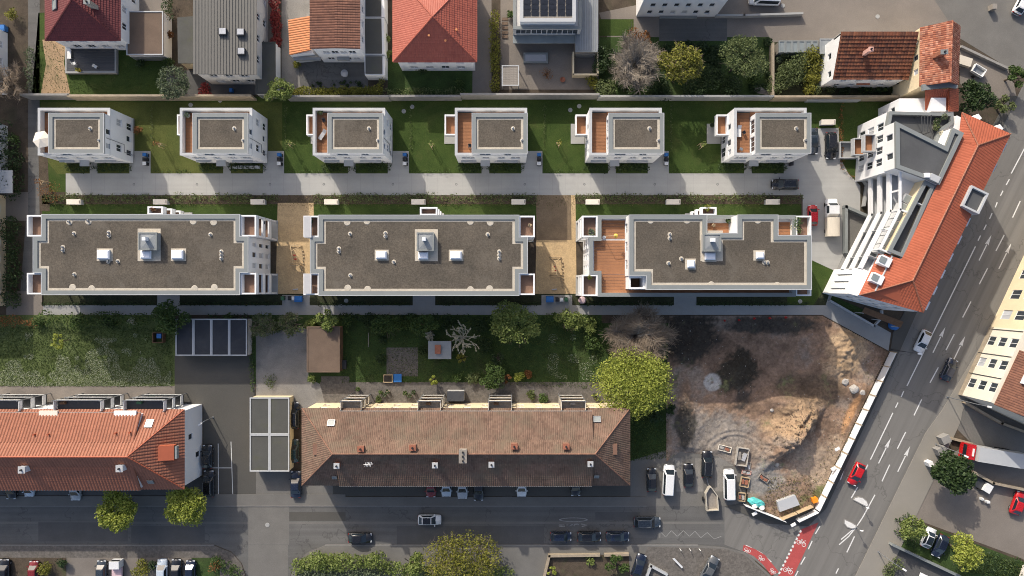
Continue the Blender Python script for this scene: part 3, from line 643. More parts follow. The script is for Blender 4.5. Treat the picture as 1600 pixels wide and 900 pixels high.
# ------------------------------------------------------------------ the six villas
VW, VD = 11.85, 7.76
def make_villa(i):
    x0, y0 = G(VX[i], 255); x1, y1 = x0 + VW, y0 + VD
    t = thing("villa", "", "villa", (x0, y0, 0), group="white villas along the drive")
    S = [(.9, 2.1, .9, 2.4), (4.15, 5.25, .1, 2.3, "glass_dark"), (6.4, 7.6, 1.0, 2.3), (8.6, 10.8, .5, 2.4), (.9, 3.1, 3.9, 5.4), (4.4, 5.6, 4.1, 5.4), (7.0, 8.2, 4.1, 5.4), (9.2, 10.8, 4.0, 5.4)]
    E = [(1.0, 2.0, .8, 2.4), (3.4, 4.4, 1.2, 2.4), (5.4, 6.6, .8, 2.4), (1.1, 2.3, 3.9, 5.4), (5.4, 6.6, 3.9, 5.4)]
    Nn = [(1.5, 3.5, .2, 2.4), (5.5, 7.8, .2, 2.4), (9, 10.5, .9, 2.4), (1.5, 3, 3.9, 5.4), (6, 7.5, 3.9, 5.4), (9, 10.5, 3.9, 5.4)]
    Wn = [(3.3, 4.6, .3, 2.4), (5.3, 6.9, .2, 2.4), (4.6, 5.6, 3.3, 5.4, "glass_dark"), (2.0, 2.9, 3.9, 5.4), (6.3, 7.2, 3.9, 5.4)]
    body(t, rect(x0, y0, x1, y1), 0, 6.2, "render_white", {0: S, 1: E, 2: Nn, 3: Wn})
    MB().ring(inset(rect(x0, y0, x1, y1), -.03), .12, -.1, .35).build("plinth", "plinth_grey", t)
    pr = MB().ring(rect(x0 + .003, y0 + .003, x1 - .003, y1 - .003), .34, 6.2, 7.26).build("terrace_parapet", "render_white", t)
    MB().ring(inset(rect(x0, y0, x1, y1), -.05), .44, 7.26, 7.32).build("coping", "coping_white", pr)
    # roof terrace boards
    MB().prism(rect(x0 + .36, y0 + .36, x1 - .36, y1 - .36), 6.201, 6.22).build("terrace_floor", "membrane", t)
    planks(t, x0 + .4, y0 + .4, x0 + 2.85, y1 - .4, 6.225, "deck_orange", .235)
    planks(t, x0 + 2.9, y1 - 1.26, x1 - .4, y1 - .4, 6.225, "deck_orange", .43)
    # penthouse floor
    px0, py0, px1, py1 = x0 + 2.9, y0 - .014, x1 + .014, y0 + 6.48
    body(t, rect(px0, py0, px1, py1), 6.21, 8.75, "render_white",
         {0: [(1.2, 3.0, 7.2, 8.4), (5.2, 6.4, 7.2, 8.4)], 1: [(1.0, 1.9, 7.2, 8.4), (3.3, 4.2, 7.2, 8.4)], 3: [(.7, 2.9, 6.35, 8.4, "glass_dark"), (3.5, 5.9, 6.35, 8.4, "glass_dark")], 2: [(1.5, 3, 6.4, 8.4), (5, 7, 6.4, 8.4)]}, "penthouse_wall", top=True)
    r = flat_roof(t, rect(px0, py0, px1, py1), 9.02, .64, .36)
    vent(t, x0 + 9.55, y0 + 4.05, 8.8); vent(t, x1 - .82, y0 + 2.1, 8.8)
    # entrance canopy, downpipe, gutter spouts
    MB().prism(rect(x0 + 4.0, y0 - 1.0, x0 + 5.6, y0 - .001), 2.62, 2.78, True).build("canopy", "coping_white", t)
    MB().tube((x1 + .08, y0 + 2.6, 8.4), (x1 + .08, y0 + 2.6, 3.2), .055).tube((x1 + .08, y0 + 2.6, 3.2), (x1 + .08, y0 + 1.3, 3.2), .055).tube((x1 + .08, y0 + 1.3, 3.2), (x1 + .08, y0 + 1.3, .1), .055).build("downpipe", "metal_grey", t)
    for lx, lw in ((2.0, 2.6), (8.6, 3.6)): MB().box(x0 + lx, y0 - .2, 3.0, lw, .4, .12).build("ledge", "coping_white", t)
    # first floor balcony on the west face, paved patio under it
    bx0, bx1, by0, by1 = x0 - 2.05, x0 - .012, y0 + 4.0, y0 + 7.5
    b = MB().prism(rect(bx0, by0, bx1, by1), 2.98, 3.18, True).build("balcony", "coping_white", t)
    MB().ring(rect(bx0 + .01, by0 + .01, bx1, by1 - .01), .2, 3.18, 4.22).build("balustrade", "render_white", b)
    MB().prism(rect(bx0 + .22, by0 + .22, bx1 - .21, by1 - .22), 3.181, 3.215).build("floor_boards", "deck_orange", b)
    MB().prism(rect(x0 - 2.5, y0 + 3.4, x0 - .1, y0 + 6.9), 0, .12).build("patio", "concrete", t)
    return t
V0 = make_villa(0); villas = [V0]
for i in range(1, 6):
    v = copy_tree(V0); x, y = G(VX[i], 255); v.location = (x, y, 0); villas.append(v)
for v, l in zip(villas, ("white villa with flat brown roof and parasol, the westernmost of six", "white flat-roofed villa second from the west with pale slabs before its door", "white flat-roofed villa third from the west with sun lounger on its terrace",
                         "white flat-roofed villa fourth from the west with bare timber roof terrace", "white flat-roofed villa fifth from the west with one grey table on its terrace", "white flat-roofed villa easternmost of six, next to the parked dark cars")): v["label"] = l
# ------------------------------------------------------------------ the three apartment blocks
def loggia(t, x0, y0, x1, y1, levels=(3.1, 6.05, 9.0), floor="deck_brown", cols=None, hp=1.05):
    for z in levels:
        b = MB().prism(rect(x0, y0, x1, y1), z - .22, z, True).build("balcony", "coping_white", t)
        MB().ring(rect(x0 + .01, y0 + .01, x1 - .01, y1 - .01), .24, z, z + hp).build("balustrade", "render_white", b)
        MB().prism(rect(x0 + .27, y0 + .27, x1 - .27, y1 - .27), z + .001, z + .03).build("floor_boards", floor, b)
    for cx, cy in (cols or ()):
        MB().box(cx, cy, 0, .25, .25, levels[-1] - .22).build("column", "render_white", t)
    MB().prism(rect(x0 - .1, y0 - .1, x1 + .1, y1 + .1), 0, .14).build("patio", "concrete", t)
def plus(wx, ex, ny, sy, nx=12, nyy=31.5):
    return ccw(GP([(wx + nx, ny), (ex - nx, ny), (ex - nx, ny + nyy), (ex, ny + nyy), (ex, sy - nyy), (ex - nx, sy - nyy), (ex - nx, sy), (wx + nx, sy), (wx + nx, sy - nyy), (wx, sy - nyy), (wx, ny + nyy), (wx + nx, ny + nyy)]))
def block_windows(p, fl=(0.0, 2.95, 5.9), top=9.0):
    w = {}
    for i in range(len(p)):
        L = edge_len(p, i)
        if L > 20: w[i] = grid_ops(L, fl, 1.5, 1.45, 9, .95, 1.2)
        elif L > 5: w[i] = [o for z in fl for o in ((.75, 1.65, z + .75, z + 2.45), (2.9 - .35, 2.9 + .55, z + .75, z + 2.45), (4.3, 5.0, z + .75, z + 2.45)) if o[1] < L - .2]
        elif L > 3: w[i] = [(.9, 2.7, z + .25, z + 2.4, "glass_dark") for z in fl]
    return w
def make_block(wx, ex, ny, sy, label, ztop=10.3, pent=False):
    p = plus(wx, ex, ny, sy); c = G((wx + ex) / 2, (ny + sy) / 2)
    t = thing("apartment_block", label, "apartment block", (c[0], c[1], 0), group="flat-roofed apartment blocks")
    fl = (0.1, 3.05, 6.0) + (() if pent else ())
    body(t, p, 0, ztop - .3, "render_white", block_windows(p, fl), top=pent)
    MB().ring(inset(p, -.03), .12, -.1, .3).build("plinth", "plinth_grey", t)
    k = K; b = lambda x0, y0, x1, y1: (*G(x0, y1), *G(x1, y0))
    fl2 = "deck_brown"
    for (x0, x1) in ((wx - 10.7, wx + 11.85), (ex - 11.85, ex + 10.7)):
        for (y0, y1) in ((ny + .4, ny + 31.2), (sy - 31.2, sy - .4)):
            X0, Y0, X1, Y1 = b(x0, y0, x1, y1); ox = X0 + .14 if x0 < wx else X1 - .14
            loggia(t, X0, Y0, X1, Y1, floor=fl2, cols=((ox, Y0 + .14), (ox, Y1 - .14)))
    return t, p
def nbalc(t, x0, x1, y0, y1, lv=(3.1, 6.05, 9.0)):
    X0, Y0 = G(x0, y1); X1, Y1 = G(x1, y0); loggia(t, X0, Y0 + .012, X1, Y1, lv)
def drains(t, h, pts):
    z = h - .21
    for x, y in pts:
        p = W(x, y, h); MB().lathe(p[0], p[1], [(.55, z), (.5, z + .03), (.12, z + .035)], 14).build("drain_pad", "roof_gravel", t)
def roof_kit(t, h, domes, tower, vents, border):
    z = h - .22
    X = lambda x, y: W(x, y, h)[:2]
    for x0, y0, x1, y1 in domes:
        a = X(x0, y1); b = X(x1, y0); dome(t, a[0], a[1], b[0], b[1], z)
    x0, y0, x1, y1 = tower; a = W(x0, y1, h + 1.1); b = W(x1, y0, h + 1.1)
    bx = W(border[0], border[3], h); by = W(border[2], border[1], h)
    MB().prism(rect(bx[0], bx[1], by[0], by[1]), z - .02, z + .03).build("gravel_pad", "roof_gravel", t)
    s = MB().prism(rect(a[0] + .06, a[1] + .06, b[0] - .06, b[1] - .06), z - .02, h + .95).build("lift_tower", "plinth_grey", t)
    MB().ring(rect(a[0], a[1], b[0], b[1]), .2, h + .9, h + 1.12).build("edge", "coping", s)
    mb = MB(); q = inset(rect(a[0], a[1], b[0], b[1]), .2); cx, cy = (a[0] + b[0]) / 2, (a[1] + b[1]) / 2
    for i in range(4): mb.poly([(q[i][0], q[i][1], h + 1.0), (q[(i + 1) % 4][0], q[(i + 1) % 4][1], h + 1.0), (cx, cy, h + 1.14)])
    mb.build("tower_roof", "zinc", s)
    MB().box(cx - .1, cy + .35, h + 1.1, .55, .55, 1.0).build("vent_cap", "dome", s)
    for v in vents:
        p = X(v[0], v[1]); vent(t, p[0], p[1], z + .005, v[2] if len(v) > 2 else 1, *(v[3:] if len(v) > 3 else ()))
B1, p1 = make_block(116, 423, 345, 459.5, "long white apartment block with flat brown roof, westernmost of three")
flat_roof(B1, p1, 10.3, .68, .36); nbalc(B1, 278, 300, 333, 345)
roof_kit(B1, 10.3, ((153, 391, 172, 405), (221, 392, 237, 404), (269, 391, 287, 405)), (216, 363, 245, 391), ((114.5, 364.5), (169, 363, 2), (97, 386, 2), (115, 428.5), (183, 408), (168, 408.5), (328, 366), (345, 393, 3, 0, .55), (107, 346), (137, 345)), (214, 357, 250, 408))
drains(B1, 10.3, ((107, 346), (137, 345.5), (301, 345.5), (333, 347), (112, 449), (142, 451), (303, 451), (334, 449)))
B2, p2 = make_block(512, 822, 346, 460.5, "long white apartment block with flat brown roof, the middle of three")
flat_roof(B2, p2, 10.3, .68, .36); nbalc(B2, 668, 693, 334, 346)
roof_kit(B2, 10.3, ((588, 393, 604, 404), (654, 394, 669, 405), (704, 393, 721, 405)), (651, 363, 678, 392), ((546.5, 365), (602, 364, 2), (529, 388, 2), (547, 430), (615, 409), (762, 366), (780, 393, 3, 0, .55)), (648, 358, 684, 408))
drains(B2, 10.3, ((542, 347), (573, 345.5), (735, 346), (766, 347.5), (543, 450), (574, 452), (735, 452.5), (765, 451)))
B3, p3 = make_block(911, 1218, 346, 462, "white apartment block with set-back top floor and orange roof deck, easternmost of three", 9.3, True)
MB().ring(inset(p3, .003), .5, 9.0, 10.02).build("terrace_parapet", "render_white", B3)
MB().ring(inset(p3, -.05), .62, 10.02, 10.1).build("coping", "coping", B3)
pb = G(911 + 6, 462 - 5); pn = G(968, 346 + 5)
planks(B3, pb[0] + .2, G(0, 430)[1], pn[0], G(0, 379)[1], 9.05, "deck_orange", .5); planks(B3, G(924, 0)[0] + .1, G(0, 379)[1] + .01, pn[0], pn[1], 9.05, "deck_orange", .5)
planks(B3, G(924, 0)[0] + .1, pb[1], pn[0], G(0, 430)[1] - .01, 9.05, "deck_orange", .5); planks(B3, G(968, 0)[0], pb[1], G(1200, 0)[0], G(0, 452)[1], 9.05, "deck_orange", .5)
pp = ccw(GP([(963, 348.5), (1071, 348.5), (1071, 374), (1114, 374), (1114, 348.5), (1170, 348.5), (1170, 377), (1216.5, 377), (1216.5, 452), (987, 452), (987, 433), (963, 433)]))
pw = {}
for i in range(len(pp)):
    L = edge_len(pp, i)
    if L > 20: pw[i] = grid_ops(L, (9.2,), 1.8, 2.1, 8, .2)
    elif L > 3: pw[i] = grid_ops(L, (9.2,), 1.5, 2.1, max(1, int(L / 2.6)), .2, .4, "glass_dark")
body(B3, pp, 9.02, 12.95, "render_white", pw, "penthouse_wall", top=False); flat_roof(B3, pp, 13.2, .68, .36)
planks(B3, *G(1072, 374), *G(1113, 352), 9.05, "deck_orange", .5); planks(B3, *G(1172, 377), *G(1212, 352), 9.05, "deck_orange", .5)
X0, Y0 = G(964, 451.5); X1, Y1 = G(986.5, 433.5)
MB().ring(rect(X0, Y0, X1, Y1), .3, 9.1, 12.2).build("bay_wall", "render_white", B3); MB().prism(rect(X0 + .3, Y0 + .3, X1 - .3, Y1 - .3), 9.1, 9.3).build("bay_floor", "wood_brown", B3)
nbalc(B3, 1071, 1093, 334, 346)
roof_kit(B3, 13.2, ((1074, 407, 1085, 418), (1101, 395, 1117, 406), (1181, 394, 1193, 404)), (1099, 365, 1127, 393), ((1047, 366, 2, 0, .6), (1045, 411), (1065, 404), (1195, 410, 2, .5, 0)), (1095, 360, 1130, 408))
drains(B3, 13.2, ((1017, 344), (1074, 344), (1185, 344), (1112, 445), (1215, 446)))
def awning(x0, y0, x1, y1, z, label):
    a = W(x0, y1, z); b = W(x1, y0, z); t = thing("awning", label, "awning", (a[0], b[1], z))
    MB().slab([(a[0], a[1], z - .25), (b[0], a[1], z), (b[0], b[1], z), (a[0], b[1], z - .25)], .03).build("fabric", "cloth_grey", t)
    MB().tube((b[0], a[1], z - .03), (b[0], b[1], z - .03), .06).build("roller", "metal_white", t)
    for yy in (a[1] + .1, b[1] - .1): MB().tube((a[0], yy, z - .3), (b[0], yy, z - .06), .03).build("arm", "metal_white", t)
awning(474.5, 338, 486, 371, 10.55, "grey awning over the north-west corner balcony of the middle block")
awning(474.5, 428, 486, 459, 10.55, "grey awning over the south-west corner balcony of the middle block")
# ------------------------------------------------------------------ corner building on the main road
RS = (1357.1, 439.3); RA = (.435, -.9); RW = (-.9, -.435)
def RT(tt, d, h): x = RS[0] + RA[0] * tt + RW[0] * d; y = RS[1] + RA[1] * tt + RW[1] * d; return (*G(x, y), h)
cb = thing("corner_building", "white corner building with curved balcony bands and a red tiled street roof", "building", (*G(1385, 330), 0))
F = ccw(GP([(1340, 197), (1432, 200), (1501.5, 233), (1379, 484), (1285, 458), (1303, 421), (1316, 427), (1359, 343), (1359, 284), (1336, 284)]))
fw = {}
for i in range(len(F)):
    L = edge_len(F, i); a, b = F[i], F[(i + 1) % len(F)]
    if L > 20: fw[i] = grid_ops(L, (.2, 3.1, 6.0), 1.3, 1.6, 11, .9)
    elif L > 7: fw[i] = grid_ops(L, (.2, 3.1, 6.0), 1.2, 2.0, 4, .55)
    elif L > 4: fw[i] = [(u, u + .3, 2.2, 7.4, "glass_dark") for u in (1.0, 2.3, 3.6)]
body(cb, F, 0, 9.4, "render_white", fw)
Rp = ccw([RT(-44.5, 45, 0)[:2], RT(-30.5, -39, 0)[:2], RT(248, -40.4, 0)[:2], RT(246.5, 32, 0)[:2], RT(208, 21.5, 0)[:2], RT(22, 21.5, 0)[:2], RT(22, 45, 0)[:2]])
body(cb, Rp, 9.41, 10.3, "render_white", {}, "upper_wall")
tb = "tile_bright"; ra, rz_ = RT(0, 0, 13.2), RT(208.6, 0, 13.2); se_, ne_, nw_ = RT(-31, -39.5, 11.8), RT(249, -41, 11.8), RT(247.6, 32.8, 11.6)
roof(cb, [[se_, ne_, rz_, ra], [ne_, nw_, rz_], [nw_, RT(206, 22, 12.21), rz_], [RT(206, 22, 12.21), RT(22, 22, 12.21), RT(22, 0, 13.2), rz_],
          [RT(22, 34, 11.67), RT(-33.2, 34, 11.67), ra, RT(22, 0, 13.2)], [RT(-45.4, 46.4, 10.4), se_, ra, RT(-33.2, 34, 11.67)]], tb, tw=.42, tl=.45, wav=.035, lift=.035,
     caps=((ra, rz_), (rz_, ne_), (rz_, nw_), (ra, se_), (ra, RT(-33.2, 34, 11.67)), (RT(-33.2, 34, 11.67), RT(-45.4, 46.4, 10.4))), capm="tile_bright_light")
roof(cb, [[RT(22, 46.4, 10.35), RT(-45.4, 46.4, 10.35), RT(-33.2, 34.2, 11.6), RT(22, 34.2, 11.6)]], tb, tw=.42, tl=.45, wav=.035, lift=.035, name="lower_roof")
MB().tube(RT(-33.2, 34, 11.75), RT(22, 34, 11.75), .14, n=6).build("roof_band", "coping_white", cb)
a, b = RT(22, 21.8, 0), RT(206, 21.8, 0); MB().wallstrip([a[:2], b[:2]], .2, 9.41, 12.05).build("gable_wall", "coping_white", cb)
a, b = RT(22, 22, 0), RT(22, 34, 0); MB().wallstrip([a[:2], b[:2]], .2, 9.41, 11.6).build("gable_wall", "coping_white", cb)
# flat-roofed upper storey with dark membrane
U = ccw(WP([(1400, 190), (1478, 229), (1489, 200), (1506, 208), (1468, 288), (1450, 280), (1401, 262)], 13.0))
uw = {}
for i in range(len(U)):
    L = edge_len(U, i)
    if 6.5 < L < 7.6: uw[i] = grid_ops(L, (9.6,), 1.0, 1.9, 2, .5, .6)
    elif L > 7.6: uw[i] = grid_ops(L, (9.6,), 1.6, 2.0, 3, .4, .8)
body(cb, U, 9.41, 12.7, "render_white", uw, "upper_storey", top=False)
MB().ring(inset(U, -.04), .62, 12.5, 13.0).build("parapet", "coping", cb); MB().poly([(x, y, 12.72) for x, y in inset(U, .5)]).build("roof", "membrane", cb)
MB().box(*W(1448, 274, 13)[:2], 12.73, .8, .7, .5).build("roof_vent", "dome", cb)
# north terrace with parapet
Tn = ccw(GP([(1340, 197.2), (1431, 200), (1432, 214), (1415, 226), (1405, 252), (1336, 219)]))
MB().ring(inset(Tn, .01), .5, 9.4, 10.25).build("terrace_parapet", "coping", cb); MB().poly([(x, y, 9.44) for x, y in inset(Tn, .4)]).build("terrace_floor", "membrane", cb)
# stacked balconies with white parapet bands, angled in plan
front = [(1345, 284.6), (1345, 339), (1303.5, 420.5)]; back = [(1358.6, 284.6), (1358.6, 342.8), (1316, 426.5)]
for z in (2.85, 5.75, 8.6):
    pl = GP(front + back[::-1])
    b = MB().prism(pl, z - .2, z, True).build("balcony", "coping_white", cb)
    MB().wallstrip(GP(front), .36, z - .12, z + .92).build("balustrade", "render_white", b)
    for u in (.33, .8):
        A_, B_ = G(*front[0]), G(*back[0]); C_, D_ = G(*front[1]), G(*back[1]); E_, F_ = G(*front[2]), G(*back[2])
        p, q = [(C_[0] + (E_[0] - C_[0]) * u, C_[1] + (E_[1] - C_[1]) * u), (D_[0] + (F_[0] - D_[0]) * u, D_[1] + (F_[1] - D_[1]) * u)]
        MB().wallstrip([p, q], .08, z, z + 2.0).build("divider", "coping_white", b)
MB().wallstrip(GP(front), .45, 9.5, 11.9).build("frame_wall", "render_white", cb) if False else None
tf = [(1347, 284), (1347, 339.5), (1319, 395)]
fb = MB().wallstrip(GP(tf), .3, 11.55, 11.9).build("top_beam", "render_white", cb)
for p in (tf[0], (1347, 312), tf[1], (1333, 367), tf[2]): MB().box(*G(*p), 8.6, .28, .28, 2.95).build("column", "render_white", cb)
for p, q in (((1347, 339.5), (1362, 345)), ((1319, 395), (1333, 401))): MB().wallstrip(GP([p, q]), .24, 11.56, 11.85).build("cross_beam", "render_white", cb)
for k in range(7):                                               # glazed strip behind the bands
    p = (1364.5 - 6.1 * k, 318 + 12.0 * k); q = (1364.5 - 6.1 * (k + .9), 318 + 12.0 * (k + .9))
    A_, B_ = G(*p), G(*q); an = atan2(B_[1] - A_[1], B_[0] - A_[0]); L = math.hypot(B_[0] - A_[0], B_[1] - A_[1])
    w_ = MB().box((A_[0] + B_[0]) / 2, (A_[1] + B_[1]) / 2, 9.42, L, 1.25, 1.5, an).build("glazed_bay", "coping_white", cb)
    MB().box((A_[0] + B_[0]) / 2, (A_[1] + B_[1]) / 2, 10.925, L - .25, 1.0, .05, an).build("pane", "skylight_glass", w_)
V_ = ccw(GP([(1380, 298.5), (1393, 307), (1349, 407), (1328, 398)]))
body(cb, V_, 9.41, 12.2, "render_cream", {}, "terrace_block", top=False)
MB().ring(inset(V_, -.03), .55, 11.9, 12.25).build("parapet", "coping", cb); MB().poly([(x, y, 11.2) for x, y in inset(V_, .3)]).build("terrace_floor", "membrane", cb)
MB().wallstrip([G(1370, 330), G(1387, 338)], .18, 11.2, 12.0).build("divider", "coping_white", cb)
MB().box(*G(1389, 297), 11.2, 1.6, 1.0, 1.9, -.45).build("stair_box", "coping_white", cb)
for x, y in ((1365, 378), (1361, 386)): MB().box(*G(x, y), 11.2, .9, .7, .75, .45).build("cooling_unit", "plastic_white", cb)
# white dormers on the court side, window bays along the street eave
for tt, d in ((-17, 40), (10, 41)):
    c = RT(tt, d, 0); an = atan2(.9, .436); w_ = MB().box(c[0], c[1], 11.0, 1.5, 1.7, 1.3, an).build("dormer", "render_white", cb)
    MB().box(c[0] - .5, c[1] + .2, 12.303, 1.0, 1.1, .06, an).build("pane", "skylight_glass", w_)
for tt in (-18, 6, 32, 58, 86, 114, 142, 200, 232):
    c = RT(tt, -42.5, 0); an = atan2(.9, .436); w_ = MB().box(c[0], c[1], 9.3, 1.45, .9, 1.75, an).build("bay_window", "render_white", cb)
    o_ = RT(tt, -47.3, 0); MB().box(o_[0], o_[1], 9.7, 1.2, .05, 1.2, an).build("pane", "glass_dark", w_)
for tt, d in ((251, -26), (251, 8)):
    c = RT(tt, d, 0); MB().box(c[0], c[1], 9.3, .9, 1.4, 1.8, -.9).build("bay_window", "render_white", cb)
c = RT(139, -30, 0); an = atan2(.9, .436); lg = MB()
p = [rot2(x, y, an) for x, y in rect(-1.8, -1.5, 1.8, 1.5)]; p = [(c[0] + x, c[1] + y) for x, y in p]
MB().ring(p, .3, 10.6, 13.2).build("roof_loggia", "coping_white", cb); MB().poly([(x, y, 12.75) for x, y in inset(ccw(p), .25)]).build("loggia_floor", "membrane", cb)
# west face balconies of the north wing
for z, d in ((.15, 3.2), (3.05, 2.2), (5.95, 1.9)):
    x1, y0 = G(1336, 249); x0 = x1 - d; y1 = y0 + 2.9
    b = MB().prism(rect(x0, y0, x1 - .012, y1), z - .15, z, True).build("balcony", "coping_white", cb)
    MB().ring(rect(x0 + .01, y0 + .01, x1 - .012, y1 - .01), .14, z, z + .95).build("balustrade", "coping_white", b)
    MB().prism(rect(x0 + .16, y0 + .16, x1 - .2, y1 - .16), z + .002, z + .03).build("floor_boards", "deck_orange" if z > 1 else "plinth_grey", b)
# low entrance canopy and walled bed at the south gable
MB().slab([(*W(1352, 480, 3.4)[:2], 3.4), (*W(1412, 503, 3.4)[:2], 3.4), (*W(1407, 512, 3.2)[:2], 3.2), (*W(1347, 488, 3.2)[:2], 3.2)], .15).build("entrance_canopy", "wood_brown", cb)
for u in (.05, .5, .95):
    x_, y_ = 1347 + 60 * u, 488 + 24 * u; q = W(x_, y_, 3.2); MB().tube((q[0], q[1], .1), (q[0], q[1], 3.1), .08).build("canopy_post", "coping_white", cb)
gw = GP([(1296, 470), (1364, 509), (1376, 496), (1376, 486)])
o = MB().wallstrip(gw, .3, 0, .6).build("garden_wall", "coping_white"); tag(o, "low white wall round a planted bed at the corner building's south gable", "wall")
sheet("planting_bed", [(1297, 469), (1345, 495), (1350, 484), (1300, 462)], .055, "lawn_dark")
sheet("planting_bed", [(1340, 495), (1363, 508), (1373, 497), (1369, 493), (1362, 501), (1344, 491)], .056, "dark_earth")
o = MB().wallstrip(GP([(1318, 394), (1318, 324), (1357, 341)]), .5, 0, 1.1).build("ramp_wall", "coping"); tag(o, "grey angled retaining wall round the sunken garage ramp", "wall")
o = MB().wallstrip(GP([(1320, 394), (1340, 404)]), .35, 0, .8).build("ramp_wall", "coping"); tag(o, "short grey wall at the south end of the garage ramp", "wall")
sheet("garage_ramp", [(1320, 327), (1356, 343), (1338, 400), (1320, 392)], .06, "asphalt_pale")
o = MB().wallstrip(GP([(1340, 273), (1352, 290), (1347, 322)]), .25, 0, 1.0).build("yard_wall", "plinth_grey"); tag(o, "dark grey wall in the yard below the white balcony bands", "wall")
o = MB().wallstrip(GP([(1306, 425), (1300, 440)]), .2, 0, .9).build("yard_wall", "coping"); tag(o, "short pale wall beside the outdoor steps of the corner building", "wall")
st = thing("outdoor_steps", "grey outdoor steps against the corner building's west foot", "steps", (*G(1309, 430), 0))
for k in range(6):
    c = G(1313 - k * 1.6, 423 + k * 3.0); MB().box(c[0], c[1], 0, 1.5, .32, .9 - k * .14, -.45).build("step", "kerb_stone", st)
# ------------------------------------------------------------------ long terraces with dormered tile roofs
def terrace(xw, xe, yn, ys, ze, zr, m, mw, label, name, dx0, dx1, seed=0, hipw=True, hipe=True, twid=.3, capm=None, wav=.045):
    """xw.. in ground pixels; long hipped roof, shed dormers along both slopes between dx0 and dx1"""
    x0, y0 = G(xw, ys); x1, y1 = G(xe, yn); ym = (y0 + y1) / 2; hw = (y1 - y0) / 2
    t = thing(name, label, "house", ((x0 + x1) / 2, ym, 0))
    fl = (.3, 3.1); L = x1 - x0 - .6; nw = int(L / 3.1)
    body(t, rect(x0 + .3, y0 + .3, x1 - .3, y1 - .3), 0, ze - .1, mw, {0: grid_ops(L, fl, 1.2, 1.5, nw), 2: grid_ops(L, fl, 1.2, 1.5, nw), 1: [(3.6, 4.6, .9, 2.5), (7.2, 8.2, 3.6, 5.1)], 3: [(3.6, 4.6, .9, 2.5), (7.2, 8.2, 3.6, 5.1)]})
    d = hip_roof(t, x0, y0, x1, y1, ze, zr, m, hipw, hipe, tw=twid, tl=.4, capm=capm or m, capr=.12, wav=wav)
    k = (zr - ze) / hw; DX0, DX1 = G(dx0, 0)[0], G(dx1, 0)[0]
    yf = hw - .42; zf = ze + 1.45; yj = hw * .30; zj = zr - k * yj       # dormer front and junction, measured from the ridge
    for s in (1, -1):
        a = [(DX0, ym + s * (yf + .15), zf), (DX1, ym + s * (yf + .15), zf), (DX1, ym + s * yj, zj + .05), (DX0, ym + s * yj, zj + .05)]
        if s > 0: a = [a[1], a[0], a[3], a[2]]
        roof(t, [a], m, tw=twid, tl=.4, name="dormer_roof", wav=wav)
        mb = MB()
        for X in (DX0 + .12, DX1 - .12):
            q = [(X, ym + s * (yf - .1), zr - k * (yf - .1) - .1), (X, ym + s * (yf - .1), zf - .12), (X, ym + s * (yj + .2), zj - .12)]
            mb.poly(q)
        n = int((DX1 - DX0) / 2.6); p0, p1 = ((DX0 + .1, ym + s * (yf - .1)), (DX1 - .1, ym + s * (yf - .1)))
        if s > 0: p0, p1 = p1, p0
        ops = [(u - .6, u + .6, zr - k * yf + .35, zf - .3) for u in [(i + .5) * (DX1 - DX0 - .2) / n for i in range(n)]]
        got = facade(mb, p0, p1, zr - k * (yf - .1) - .1, zf - .12, ops, .1); mb.build("dormer_wall", mw, t)
        for o in got: window(t, p0, p1, o, .08)
        MB().tube((DX0, ym + s * (yf + .2), zf - .02), (DX1, ym + s * (yf + .2), zf - .02), .08).build("gutter", "zinc", t)
    return t, d, dict(ym=ym, hw=hw, k=k, ze=ze, zr=zr, y1=y1, zf=zf, yf=yf)
def slope_pt(q, x, dy): return (x, q["ym"] + dy, q["zr"] - q["k"] * abs(dy))
def balcony_tower(t, x0, x1, ywall, depth, floors, ztop, panel, floor, cut):
    """steel balcony stack: four posts, slabs and railings"""
    X0, X1 = G(x0, 0)[0], G(x1, 0)[0]; y1 = ywall + depth
    for X in (X0 + .06, X1 - .06):
        for Y in (ywall + .06, y1 - .06): MB().box(X, Y, 0, .12, .12, ztop).build("balcony_post", "metal_grey", t)
    for i, z in enumerate(floors):
        b = MB().prism(rect(X0 + .02, (ywall - (cut if i == len(floors) - 1 else 0)) + .02, X1 - .02, y1 - .02), z - .16, z, True).build("balcony", floor, t)
        mb = MB().wallstrip([(X0 + .05, ywall), (X0 + .05, y1 - .05), (X1 - .05, y1 - .05), (X1 - .05, ywall)], .06, z + .12, z + 1.0); mb.build("balustrade", panel, b)
        MB().tube((X0, y1, z + 1.05), (X1, y1, z + 1.05), .06).build("handrail", "metal_grey", b)
        if random.random() < .8: MB().box(X0 + random.uniform(.7, 2.4), y1 - random.uniform(.4, .6), z, .8, .4, .5).build("planter", random.choice(("wood_brown", "plastic_green", "cloth_cream", "stone")), b)
OT, od, oq = terrace(491.7, 973, 626.7, 739.5, 7.2, 12.2, "tile_old", "render_cream", "long old terrace with weathered terracotta roof above the parked street cars", "terraced_house", 550, 916, capm="tile_old_patch")
for a, b in ((549, 580), (662, 696), (765, 800), (872, 908)):
    balcony_tower(OT, a, b, oq["y1"] - .25, 1.55, (1.2, 4.0, 6.9), 8.2, random.choice(("cloth_cream", "wood_grey")), "wood_grey", .9)
for x, y in ((645.5, 698), (803.5, 696), (565, 700), (884, 696)):        # brick chimneys on the north slope
    w_ = W(x, y, 11.6); chimney(OT, w_[0], w_[1], 9.6, 12.3, .9, .75, "tile_old_patch", "brick_red")
for x, y in ((680, 726), (768, 725), (922, 724), (527, 727)):            # white ones on the south slope
    w_ = W(x, y, 11.4); chimney(OT, w_[0], w_[1], 9.2, 11.8, .75, .75, "brick_red", "coping_white")
w_ = W(723.5, 712, 12.2); chimney(OT, w_[0], w_[1], 10.2, 12.6, 1.1, 2.0, "stone", "wood_grey", 3)
